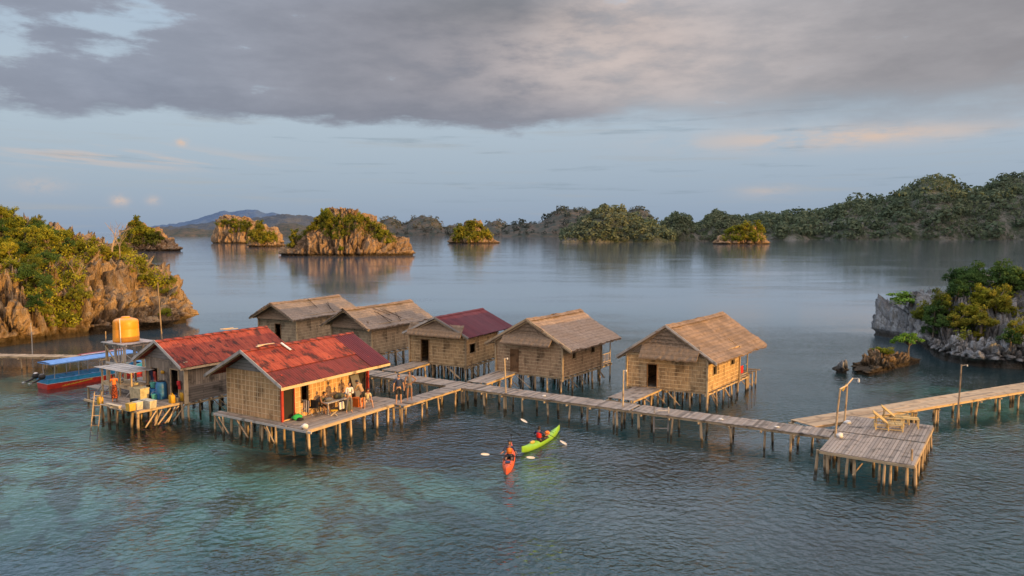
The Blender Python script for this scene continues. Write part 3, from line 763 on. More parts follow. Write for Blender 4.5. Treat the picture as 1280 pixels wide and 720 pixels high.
# --- flat topped cliff islet and the little one in front of it
i3, b3 = round_islet('islet', M['rock_far'], 253, 346, 304.5, [(258, 276, .4), (280, 275, .4), (305, 276, .4), (320, 284, .4), (340, 292, .4)], 'flat topped islet with sheer orange cliffs, left of the central islet', seed=5, cliff=.86, **{**far, 'fs': .11, 'amp': 2.4, 'spike': 1.6, 'slope': 2.5})
fill(b3, [(256, 277), (305, 276), (318, 282), (312, 287), (285, 284), (258, 280)], 8, ['farolive', 'farolive', 'farlit'], 9, 'shrub', 'olive tree on the flat topped cliff islet', 'tree', 'trees on the flat topped cliff islet', squash=.75)
fill(b3, [(285, 284), (305, 288), (315, 297), (300, 298), (285, 292)], 9, ['farolive'], 8, 'shrub', 'olive tree on the flat topped cliff islet', 'tree', 'trees on the flat topped cliff islet')
scrub(b3, [(254, 276), (305, 275), (318, 281), (316, 288), (300, 286), (285, 284), (256, 280)], 110, 5, M['leaf_olive'], 'scrub along the top of the flat topped cliff islet', 3)
i4, b4 = round_islet('islet', M['rock_far'], 303, 353, 309, [(314, 292, .5), (324, 287, .5), (333, 292, .5), (344, 302, .5)], 'little round bush covered islet in front of the flat topped cliff islet', seed=6, cliff=.45, **{**far, 'amp': 1.3, 'spike': 1.0, 'cliff_in': 3})
fill(b4, [(310, 291), (324, 285), (335, 291), (342, 300), (330, 305), (308, 303)], 8, ['farolive', 'farlit'], 13, 'shrub', 'olive tree on the little bush covered islet', 'tree', 'trees on the little bush covered islet')
scrub(b4, [(306, 294), (324, 285), (338, 291), (345, 302), (330, 305), (306, 304)], 90, 8, M['leaf_olive'], 'scrub on the little bush covered islet', 4)
# --- central islet
i5, b5 = round_islet('islet', M['rock_far'], 336, 513, 320.5, [(345, 314, .35), (358, 306, .4), (372, 292, .45), (390, 280, .5), (405, 270, .5), (430, 271, .5), (455, 274, .5), (475, 279, .5), (492, 290, .45), (507, 299, .4)],
                    'largest islet in mid lagoon with jagged tan cliffs and green top', seed=8, cliff=.62, depth=.5, n=480, rings=(30, 26), fs=.17, amp=1.9, spike=1.8, notch=1.4, zs=1.0, cliff_in=5, slope=1.6)
GC = 'trees on the large central islet'; LCt = 'green tree growing on the large central islet'
fill(b5, [(372, 288), (405, 268), (432, 269), (470, 278), (478, 284), (440, 283), (400, 284), (375, 300)], 7.5, ['farlit', 'farolive', 'farolive'], 10.5, 'shrub', LCt, 'tree', GC)
fill(b5, [(398, 284), (432, 282), (436, 296), (425, 306), (405, 298)], 9, ['farlit', 'farolive'], 10, 'shrub', LCt, 'tree', GC, .8)
fill(b5, [(458, 280), (486, 288), (492, 300), (480, 306), (462, 294)], 9, ['farlit', 'farolive'], 10, 'shrub', LCt, 'tree', GC, .85)
fill(b5, [(356, 302), (374, 298), (372, 308), (360, 312)], 8, ['farlit', 'farolive'], 14, 'shrub', LCt, 'tree', GC)
scrub(b5, [(352, 304), (372, 288), (405, 268), (432, 269), (470, 277), (492, 290), (494, 304), (470, 300), (440, 288), (436, 298), (412, 300), (396, 286), (374, 300), (366, 312)], 460, 6, M['leaf_olive'], 'green scrub over the top of the largest islet', 5)
one(b5, 407, 273, 13, 'farlit', 'tree', 'tallest tree, standing on the highest point of the central islet', 'tree', None, 1.4)
one(b5, 426, 313, 9, 'farlit', 'shrub', 'small green bush at the foot of the central islet cliff', 'shrub')
# --- round islet right of centre
i6, b6 = round_islet('islet', M['rock_far'], 557, 626, 304.5, [(570, 288, .5), (585, 280, .5), (597, 281, .5), (612, 290, .5), (622, 299, .5)], 'dome shaped green islet standing alone right of the central islet', seed=10, cliff=.4, **{**far, 'fs': .11, 'amp': 2, 'spike': 2})
fill(b6, [(560, 300), (572, 285), (588, 278), (605, 284), (620, 297), (600, 302)], 8, ['farolive', 'farolive', 'farlit'], 12, 'shrub', 'olive tree on the dome shaped islet', 'tree', 'trees on the dome shaped islet', squash=.8)
scrub(b6, [(560, 298), (572, 284), (588, 277), (606, 283), (621, 297), (600, 302), (562, 302)], 170, 8, M['leaf_olive'], 'scrub on the dome shaped islet', 6)
# --- sunlit islet before the right hills
i7, b7 = round_islet('islet', M['rock_far'], 896, 972, 305.5, [(905, 297, .5), (915, 291, .5), (930, 284, .5), (945, 285, .5), (960, 293, .5)], 'low yellow green islet with orange rocks in front of the right hills', seed=12, cliff=.4, **{**far, 'fs': .11, 'amp': 2, 'spike': 2})
fill(b7, [(902, 297), (915, 287), (935, 281), (950, 284), (965, 295), (950, 301), (925, 302), (912, 299)], 7.5, ['farlit', 'farlit', 'farolive'], 11, 'shrub', 'yellow green tree on the low islet before the right hills', 'tree', 'trees on the low islet before the right hills', squash=.8)
scrub(b7, [(900, 298), (915, 286), (935, 281), (952, 284), (968, 296), (950, 302), (905, 301)], 110, 8, M['leaf_lit'], 'yellow scrub on the low islet before the right hills', 7)
# --- near islet at the right with a leaning spire, and the rocks before it
RS = [tuple(at(u, v)[:2]) for u, v in ((1136, 428), (1160, 446), (1176, 452), (1209, 458), (1245, 462), (1280, 465))] + [(52, 63), (58, 72), (56, 86), (48, 92), (42, 88)]
RC = [cp(1118, 386, 79), cp(1132, 382, 79), cp(1154, 382, 79), cp(1175, 372, 78), cp(1195, 360, 78), cp(1228, 352, 78), cp(1256, 350, 78), cp(1280, 355, 77), cp(1300, 352, 78),
      cp(1215, 420, 70), cp(1250, 418, 70), cp(1170, 418, 73), cp(1280, 415, 70), (50, 88, 4), (54, 74, 6)]
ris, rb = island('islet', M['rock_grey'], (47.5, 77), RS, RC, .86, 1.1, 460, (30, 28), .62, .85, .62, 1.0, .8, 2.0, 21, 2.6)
tag(ris, 'grey karst islet at the right edge with bushes over its top', 'islet')
GR = 'bushes on the grey islet at the right edge'; LR = 'olive green bush on the grey islet at the right edge'
fill(rb, [(1172, 365), (1200, 352), (1230, 352), (1262, 350), (1280, 352), (1280, 372), (1250, 362), (1215, 362), (1190, 380)], 17, ['olive', 'lit', 'dark'], 34, 'shrub', LR, 'shrub', GR)
fill(rb, [(1205, 378), (1240, 372), (1262, 385), (1255, 405), (1235, 412), (1212, 402)], 17, ['olive', 'lit'], 36, 'shrub', LR, 'shrub', GR)
fill(rb, [(1195, 408), (1225, 405), (1230, 425), (1200, 428)], 15, ['lit', 'dark', 'olive'], 28, 'shrub', LR, 'shrub', GR)
fill(rb, [(1258, 415), (1280, 412), (1280, 440), (1262, 436)], 15, ['olive', 'dark'], 28, 'shrub', LR, 'shrub', GR)
fill(rb, [(1155, 388), (1175, 385), (1182, 415), (1165, 425), (1155, 410)], 14, ['dark', 'dark', 'olive'], 26, 'shrub', LR, 'shrub', GR)
scrub(rb, [(1150, 385), (1172, 362), (1200, 350), (1230, 345), (1280, 345), (1280, 400), (1262, 410), (1240, 420), (1200, 428), (1195, 400), (1160, 412)], 60, 15, M['leaf_olive'], 'low green growth on the grey islet at the right edge', 8, 40)
one(rb, 1140, 384, 52, 'bright', 'tree', 'light green flat crowned tree on top of the grey leaning spire', 'tree', None, .55, .1)
def boulder(u0, u1, vb, vt, mat, label, seed, **kw):
    a, b = at(u0, vb), at(u1, vb); w = b.x - a.x; cxx, cyy = (a.x + b.x) / 2, a.y + w * .3; h = zat(vt, cyy)
    sh = [(cxx + math.cos(f) * w / 2, cyy + math.sin(f) * w * .33) for f in [2 * math.pi * k / 20 for k in range(20)]]
    k = dict(cliff=.6, cliff_in=w * .12, n=110, rings=(10, 12), amp=.35, spike=.4, fs=1.1, notch=.25, zs=.25, pw=2.0, seed=seed); k.update(kw)
    o, bv = island('boulder', mat, (cxx, cyy), sh, [(cxx, cyy, h), (cxx - w * .3, cyy, h * kw.get('lt', .8)), (cxx + w * .35, cyy, h * .75)], **{q: k[q] for q in k if q != 'lt'})
    tag(o, label, 'rock'); return o, bv
bo1, bb1 = boulder(1046, 1066, 467, 453, M['rock_grey'], 'smallest dark rock in the water left of the bushy boulder', 31)
a0 = [at(u, v) for u, v in ((1070, 467), (1085, 471), (1110, 466.5), (1130, 461), (1153, 453))]
BSh = [(p.x, p.y) for p in a0] + [(a0[-1].x - .6, a0[-1].y + 2.6), (a0[2].x, a0[2].y + 4.0), (a0[0].x + .4, a0[0].y + 2.0)]
bcx, bcy = sum(p[0] for p in BSh) / len(BSh), sum(p[1] for p in BSh) / len(BSh)
bo2, bb2 = island('boulder', M['rock_tan'], (bcx, bcy), BSh, [cp(1076, 459, 64), cp(1092, 442, 65.5), cp(1110, 440, 66), cp(1130, 438, 67), cp(1148, 446, 69)], .75, .6, 220, (18, 18), .38, .45, 1.0, .3, .3, 2.0, 33, 2.0)
tag(bo2, 'tan brown boulder with a bush and a leaning tree on it', 'rock')
one(bb2, 1105, 441, 25, 'lit', 'shrub', 'rounded yellow green bush on top of the tan boulder', 'shrub', None, .6, .2)
one(bb2, 1136, 441, 34, 'bright', 'tree', 'bright green leaning tree at the right end of the tan boulder', 'tree', None, .95, .15)
# --- unseen shore at the right boardwalk's end, raised to shade the right islet
ro, rob = island('island', M['rock_grey'], (88, 60), [(68, 44), (64.5, 54), (66, 64), (70, 78), (90, 84), (112, 70), (110, 46), (88, 38)], [(72, 54, 6), (84, 60, 13), (95, 62, 15), (75, 70, 9), (98, 50, 9)], .6, 2.5, 160, (10, 12), 1.2, 1.0, .25, 1.0, 1.0, 2.0, 41)
tag(ro, 'unseen rocky shore at the end of the right boardwalk, shaped to shade the right islet', 'island', kind='structure')
# ------------------------------------------------------------------ far hills
def ridge(name, mat, prof, dist, shore_v, back, label, amp, seed, bumps=0.0, nf=20, base_d=None, steep=1.0):
    """hill range: prof [(u, v of the skyline)], shore at the distance of shore_v, skyline `dist` further in"""
    d0 = base_d or at(640, shore_v).y
    vs = []; fs = []; us = []; step = 3
    u = prof[0][0]
    while u <= prof[-1][0]: us.append(u); u += step
    def sky(u):
        for (a, b), (c, d) in zip(prof[:-1], prof[1:]):
            if a <= u <= c: return b + (d - b) * (u - a) / (c - a)
        return prof[-1][1]
    prof_t = [-.02] + [i / nf for i in range(0, nf + 1)] + [1.25, 1.6, 2.0]
    for u in us:
        dr = d0 + dist; zr = max(2, zat(sky(u), dr))
        for tt in prof_t:
            d = d0 + dist * tt; k = (u - 640) / FPX
            wig = dist * .18 * noise.noise(Vector((u * .02, seed, 0)))
            y = d + wig * (1 - min(1, abs(tt)))
            if tt < 0: z = -3
            elif tt <= 1: z = zr * math.sin(min(1, tt ** (.8 / steep)) * math.pi / 2)
            else: z = zr * max(0, 1 - (tt - 1) ** 1.3)
            n1 = noise.noise(Vector((k * d0 * .012, y * .012, seed))); n2 = noise.noise(Vector((k * d0 * .045, y * .045, seed + 3)))
            ed = 0 if tt <= 0 else min(1, tt * 3) * (.35 if tt == 1 else 1)
            z += (n1 * amp + n2 * amp * .45) * ed if z > -1 else 0
            v = noise.voronoi(Vector((k * d0 * .09, y * .09, seed)))[0][0]
            if tt > 0: z += bumps * (1 - v) * ed
            vs.append(Vector((k * y, y, max(z, -3))))
    nr = len(prof_t)
    for i in range(len(us) - 1):
        for j in range(nr - 1): fs.append((i * nr + j, (i + 1) * nr + j, (i + 1) * nr + j + 1, i * nr + j + 1))
    me = bpy.data.meshes.new(name); me.from_pydata([tuple(p) for p in vs], [], fs)
    me.polygons.foreach_set('use_smooth', [True] * len(fs))
    o = link_mesh(name, me, mat); tag(o, label, kind='structure')
    return o, vs, fs
def forest(vs, fs, n, size, mat, label, seed, leaves=44, zmin=2.5, tall=1.0):
    """far-off wood that reads as one mass"""
    R = random.Random(seed); b = MB()
    ar = []; tot = 0
    for f in fs:
        a, c, d = vs[f[0]], vs[f[1]], vs[f[2]]; e = vs[f[3]]
        cen = (a + d) / 2; w = ((c - a).cross(e - a)).length
        nrm = (c - a).cross(e - a)
        if cen.z < zmin or nrm.normalized().dot(cen) > .25 * cen.length: w = 0
        w /= max(cen.length, 1); tot += w; ar.append(tot)
    import bisect
    for i in range(n):
        f = fs[min(len(fs) - 1, bisect.bisect(ar, R.random() * tot))]
        s, t_ = R.random(), R.random()
        p = vs[f[0]].lerp(vs[f[1]], s).lerp(vs[f[3]].lerp(vs[f[2]], s), t_)
        pn = noise.noise(p * (.1 / size) + Vector((seed, 0, 0)))
        if noise.noise(p * (.16 / size) + Vector((0, seed, 5))) > .42: continue
        r = size * min(2.0, max(.4, math.exp(R.gauss(-.2, .42)))); tone = min(1, max(0, R.random() * .75 + .12 + pn * .55))
        c = p + Vector((0, 0, r * .45 * tall))
        for j in range(leaves):
            d = Vector((R.gauss(0, 1), R.gauss(0, 1), R.gauss(0, 1))).normalized() * (R.random() ** .33)
            if d.z < -.5: d.z *= -1
            q = c + Vector((d.x * r, d.y * r, d.z * r * .85 * tall))
            nrm = (d + Vector((R.gauss(0, .45), R.gauss(0, .45), R.gauss(.2, .45)))).normalized()
            a = nrm.orthogonal().normalized(); a = Matrix.Rotation(R.uniform(0, 6.28), 3, nrm) @ a; bb = nrm.cross(a)
            L = r * R.uniform(.2, .34)
            b.face([q - a * L, q - bb * L * .7, q + a * L, q + bb * L * .7], [(0, 0), (1, 0), (1, 1), (0, 1)], max(0, min(1, tone * .6 + R.random() * .35 + d.z * .12)))
    o = b.build('forest', mat); tag(o, label, kind='stuff'); return o
def m_haze(name, c, c2, sc=.01):  # aerial haze is put into the base colours of far hills
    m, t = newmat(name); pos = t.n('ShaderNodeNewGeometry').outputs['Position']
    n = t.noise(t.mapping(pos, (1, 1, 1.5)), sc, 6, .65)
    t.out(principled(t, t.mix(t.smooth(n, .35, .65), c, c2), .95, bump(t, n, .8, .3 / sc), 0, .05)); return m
mh1 = m_haze('hazed_blue_mountain', (.085, .13, .21), (.10, .145, .22), .0015)
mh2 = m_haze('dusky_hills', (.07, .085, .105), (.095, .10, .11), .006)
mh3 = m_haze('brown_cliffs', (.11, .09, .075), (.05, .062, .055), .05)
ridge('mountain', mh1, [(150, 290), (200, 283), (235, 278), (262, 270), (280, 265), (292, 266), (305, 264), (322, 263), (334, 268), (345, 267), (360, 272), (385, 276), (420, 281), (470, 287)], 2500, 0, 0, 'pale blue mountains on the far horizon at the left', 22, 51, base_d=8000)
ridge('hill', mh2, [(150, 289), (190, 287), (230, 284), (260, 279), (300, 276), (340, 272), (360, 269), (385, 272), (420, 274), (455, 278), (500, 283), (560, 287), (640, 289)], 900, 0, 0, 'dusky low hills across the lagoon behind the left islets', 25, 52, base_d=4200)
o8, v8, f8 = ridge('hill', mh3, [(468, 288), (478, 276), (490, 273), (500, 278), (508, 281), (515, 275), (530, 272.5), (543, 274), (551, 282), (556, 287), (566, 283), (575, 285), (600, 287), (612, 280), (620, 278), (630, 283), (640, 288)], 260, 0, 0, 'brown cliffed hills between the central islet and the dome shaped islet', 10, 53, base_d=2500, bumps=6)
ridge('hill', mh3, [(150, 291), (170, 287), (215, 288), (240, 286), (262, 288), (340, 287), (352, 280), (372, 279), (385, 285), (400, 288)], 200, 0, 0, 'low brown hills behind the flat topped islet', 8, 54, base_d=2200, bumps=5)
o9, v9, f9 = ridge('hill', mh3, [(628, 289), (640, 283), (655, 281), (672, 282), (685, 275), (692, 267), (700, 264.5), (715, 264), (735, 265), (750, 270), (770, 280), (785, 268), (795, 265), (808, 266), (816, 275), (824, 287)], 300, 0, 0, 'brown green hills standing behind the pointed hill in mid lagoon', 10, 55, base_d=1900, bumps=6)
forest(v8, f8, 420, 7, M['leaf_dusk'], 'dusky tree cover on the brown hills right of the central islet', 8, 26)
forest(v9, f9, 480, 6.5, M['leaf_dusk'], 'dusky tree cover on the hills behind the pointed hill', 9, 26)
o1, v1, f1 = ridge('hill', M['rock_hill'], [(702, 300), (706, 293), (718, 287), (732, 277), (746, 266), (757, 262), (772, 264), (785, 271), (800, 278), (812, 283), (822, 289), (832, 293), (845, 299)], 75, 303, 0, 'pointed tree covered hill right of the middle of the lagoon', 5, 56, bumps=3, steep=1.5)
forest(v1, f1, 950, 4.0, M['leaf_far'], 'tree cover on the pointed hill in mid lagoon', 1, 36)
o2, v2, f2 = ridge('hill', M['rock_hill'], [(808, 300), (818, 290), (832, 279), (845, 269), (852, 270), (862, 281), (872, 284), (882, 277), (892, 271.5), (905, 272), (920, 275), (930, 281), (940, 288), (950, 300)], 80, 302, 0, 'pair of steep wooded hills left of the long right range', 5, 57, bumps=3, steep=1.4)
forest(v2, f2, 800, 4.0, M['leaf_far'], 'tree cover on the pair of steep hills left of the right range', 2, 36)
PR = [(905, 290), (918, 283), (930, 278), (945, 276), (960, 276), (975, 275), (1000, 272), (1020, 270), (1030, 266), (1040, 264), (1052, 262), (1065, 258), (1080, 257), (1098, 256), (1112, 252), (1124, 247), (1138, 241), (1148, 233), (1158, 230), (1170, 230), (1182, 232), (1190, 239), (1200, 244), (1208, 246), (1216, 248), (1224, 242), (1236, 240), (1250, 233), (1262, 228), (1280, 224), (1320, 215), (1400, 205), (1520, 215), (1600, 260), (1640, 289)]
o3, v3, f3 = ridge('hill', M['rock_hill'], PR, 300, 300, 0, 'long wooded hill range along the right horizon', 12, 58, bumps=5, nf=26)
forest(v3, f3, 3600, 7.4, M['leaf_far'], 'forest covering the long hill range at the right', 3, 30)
# unseen hill added right of the frame to keep the range in shade
def shade_hump(name, pts, h, w, label):
    vs = []; fs = []
    N = 40
    for i in range(N + 1):
        f = i / N * (len(pts) - 1); k = min(int(f), len(pts) - 2); a = Vector(pts[k]).lerp(Vector(pts[k + 1]), f - k)
        d = (Vector(pts[k + 1]) - Vector(pts[k])).normalized(); nn = Vector((-d.y, d.x))
        e = min(1, i / 5, (N - i) / 5)
        for j in range(13):
            s = j / 6 - 1; q = a + nn * s * w
            z = h * e * math.cos(s * math.pi / 2) + h * .2 * e * noise.noise(Vector((q.x * .01, q.y * .01, 3))) - 2
            vs.append((q.x, q.y, z))
    for i in range(N):
        for j in range(12): fs.append((i * 13 + j, (i + 1) * 13 + j, (i + 1) * 13 + j + 1, i * 13 + j + 1))
    me = bpy.data.meshes.new(name); me.from_pydata(vs, [], fs); me.polygons.foreach_set('use_smooth', [True] * len(fs))
    tag(link_mesh(name, me, M['rock_hill']), label, kind='structure')
shade_hump('hill', [(640, 600), (900, 820), (1500, 1250)], 105, 70, 'unseen hill added beyond the right edge to shade the far range')
# ------------------------------------------------------------------ houses
DZ = 1.2
def pile(b, x, y, z0, z1, r=.075, lean=.06):
    a = Vector((x + ru(-lean, lean), y + ru(-lean, lean), z0)); c = Vector((x, y, z1))
    m_ = a.lerp(c, .5) + Vector((ru(-.025, .025), ru(-.025, .025), 0))
    b.tube([a, m_, c], [r * ru(.85, 1.1), r, r * ru(.8, 1.0)], 7)
def add_pile(parent, x, y, z1, r=.075, lean=.06, name='stilt', mat=None, z0=-.45):
    b = MB(); pile(b, x, y, z0, z1, r, lean); return b.build(name, mat or M['pile'], parent)
def wall(parent, name, mat, p0, p1, z0, z1, openings=(), th=.06, out=None):
    """upright wall p0->p1; openings are (s0, s1, z0, z1) with s a fraction of the length"""
    b = MB(); p0 = Vector(p0); p1 = Vector(p1); d = p1 - p0; L = d.length; d = d / L
    nn = Vector((d.y, -d.x, 0)) if out is None else Vector(out)
    cuts = sorted({0.0, 1.0} | {o[0] for o in openings} | {o[1] for o in openings})
    for a, c in zip(cuts[:-1], cuts[1:]):
        zs = [(z0, z1)]
        for o in openings:
            if o[0] <= a + 1e-6 and o[1] >= c - 1e-6:
                zs = [(z0, o[2])] * (o[2] > z0 + .01) + [(o[3], z1)] * (o[3] < z1 - .01)
        for za, zb in zs:
            A, B = p0 + d * L * a, p0 + d * L * c
            def P(q, z, k): r = q + nn * (-th * k); return Vector((r.x, r.y, z))
            uvs = [(L * a, za), (L * c, za), (L * c, zb), (L * a, zb)]
            b.face([P(A, za, 0), P(B, za, 0), P(B, zb, 0), P(A, zb, 0)], uvs)
            b.face([P(B, za, 1), P(A, za, 1), P(A, zb, 1), P(B, zb, 1)], [uvs[1], uvs[0], uvs[3], uvs[2]])
            for q, r_ in ((A, 0), (B, 1)): b.face([P(q, za, 1), P(q, za, 0), P(q, zb, 0), P(q, zb, 1)] if r_ == 0 else [P(q, za, 0), P(q, za, 1), P(q, zb, 1), P(q, zb, 0)])
            for z in (za, zb): b.face([P(A, z, 0), P(B, z, 0), P(B, z, 1), P(A, z, 1)])
    return b.build(name, mat, parent)
def roof_slope(b, e0, e1, r0, r1, th, style, cols=None, rows=22):
    """slope between eave e0->e1 and ridge r0->r1"""
    e0, e1, r0, r1 = map(Vector, (e0, e1, r0, r1))
    L = (e1 - e0).length; S = (r0 - e0).length
    nrm = (e1 - e0).cross(r0 - e0).normalized()
    if nrm.z < 0: nrm = -nrm
    if style == 'thatch':
        nu = cols or max(10, int(L / .14)); nv = rows
        sg = ru(0, 50)
        def P(i, j, top):
            u, v = i / nu, j / nv
            p = e0.lerp(e1, u).lerp(r0.lerp(r1, u), v)
            s = v * S
            step = (s / .32) % 1.0
            o = .10 * noise.noise(Vector((u * L * .6, s * .6, sg))) + .03 * noise.noise(Vector((u * L * 3, s * 3, sg))) + .03 * (1 - step) - .11 * math.sin(u * math.pi) * math.sin(v * math.pi)
            if not top: o = -th
            sl = (e0 - r0).normalized(); g = (e1 - e0).normalized()
            if j == 0: p = p + sl * (.12 * noise.noise(Vector((u * L * 2.5, sg, 1))) + ru(-.05, .05))
            if i in (0, nu): p = p + g * (.10 * noise.noise(Vector((s * 3, sg, 5))) + ru(-.04, .04))
            return p + nrm * o
        grid = [[P(i, j, 1) for j in range(nv + 1)] for i in range(nu + 1)]
        low = [[P(i, j, 0) for j in (0, nv)] for i in range(nu + 1)]
        for i in range(nu):
            for j in range(nv):
                b.face([grid[i][j], grid[i + 1][j], grid[i + 1][j + 1], grid[i][j + 1]],
                       [(i / nu * L, j / nv * S), ((i + 1) / nu * L, j / nv * S), ((i + 1) / nu * L, (j + 1) / nv * S), (i / nu * L, (j + 1) / nv * S)], ru(0, 1) ** 2)
            b.face([low[i][0], low[i][1], low[i + 1][1], low[i + 1][0]], [(i / nu * L, 0), (i / nu * L, S), ((i + 1) / nu * L, S), ((i + 1) / nu * L, 0)], .6)
            b.face([low[i][0], low[i + 1][0], grid[i + 1][0], grid[i][0]], None, .5)
        for i in (0, nu):
            for j in range(nv):
                v0, v1 = j / nv, (j + 1) / nv
                b.face([grid[i][j], grid[i][j + 1], low[i][0].lerp(low[i][1], v1), low[i][0].lerp(low[i][1], v0)], None, .3)
        # loose straw along the eave and both verges
        sl = (e0 - r0).normalized(); g = (e1 - e0).normalized()
        for k in range(int(L * 26)):
            u = rnd(); p = e0.lerp(e1, u) + nrm * ru(-th, .03) - sl * .1
            q = p + sl * ru(.12, .3) + g * ru(-.05, .05) - Vector((0, 0, ru(0, .07))); w = g * ru(.008, .02)
            b.face([p - w, p + w, q], [(u * L, 0), (u * L + .03, 0), (u * L, .2)], rnd())
        for k in range(int(S * 30)):
            v = rnd(); a = rnd() < .5
            p = (e0 if a else e1).lerp(r0 if a else r1, v) + nrm * ru(-th, .03); gg = -g if a else g
            q = p + gg * ru(.04, .16) + sl * ru(.0, .1); w = sl * ru(.008, .02)
            b.face([p - w, p + w, q], [(0, v), (.03, v), (0, v + .2)], rnd())
        for k in range(int(L * S * 9)):
            u, v = rnd(), ru(.03, .97); p = e0.lerp(e1, u).lerp(r0.lerp(r1, u), v) + nrm * ru(.03, .06)
            q = p + sl * ru(.1, .34) + g * ru(-.12, .12) + nrm * ru(.0, .05); w = g * ru(.006, .016)
            b.face([p - w, p + w, q], [(u * L, v * S), (u * L + .03, v * S), (u * L, v * S + .2)], rnd())
    else:
        nu = int(L / .064)
        def P(i, v, k=0):
            u = i / nu; p = e0.lerp(e1, u).lerp(r0.lerp(r1, u), v)
            return p + nrm * (.016 * math.sin(i * math.pi * 2 / 3) + k)
        rowsn = 3 if style == 'rust' else 1
        sheets = [[(ru(0, 1), ru(-.02, .035), ru(0, .012)) for _ in range(rowsn + 1)] for _ in range(nu // 12 + 2)]
        for i in range(nu):
            for j in range(rowsn):
                sh = sheets[i // 12][j]; v0, v1 = max(0, j / rowsn - (.012 + sh[1] if j else -0.0)), (j + 1) / rowsn
                if j == 0: v0 = -abs(sh[1]) * .4
                k0 = .010 * (rowsn - j) + .004 * (i // 12 % 2) + sh[2]
                b.face([P(i, v0, k0 + .012), P(i + 1, v0, k0 + .012), P(i + 1, v1, k0), P(i, v1, k0)],
                       [(i / nu * L, v0 * S), ((i + 1) / nu * L, v0 * S), ((i + 1) / nu * L, v1 * S), (i / nu * L, v1 * S)], sh[0])
            b.face([P(i, 0, -.03), P(i, 1, -.03), P(i + 1, 1, -.03), P(i + 1, 0, -.03)], None, .5)
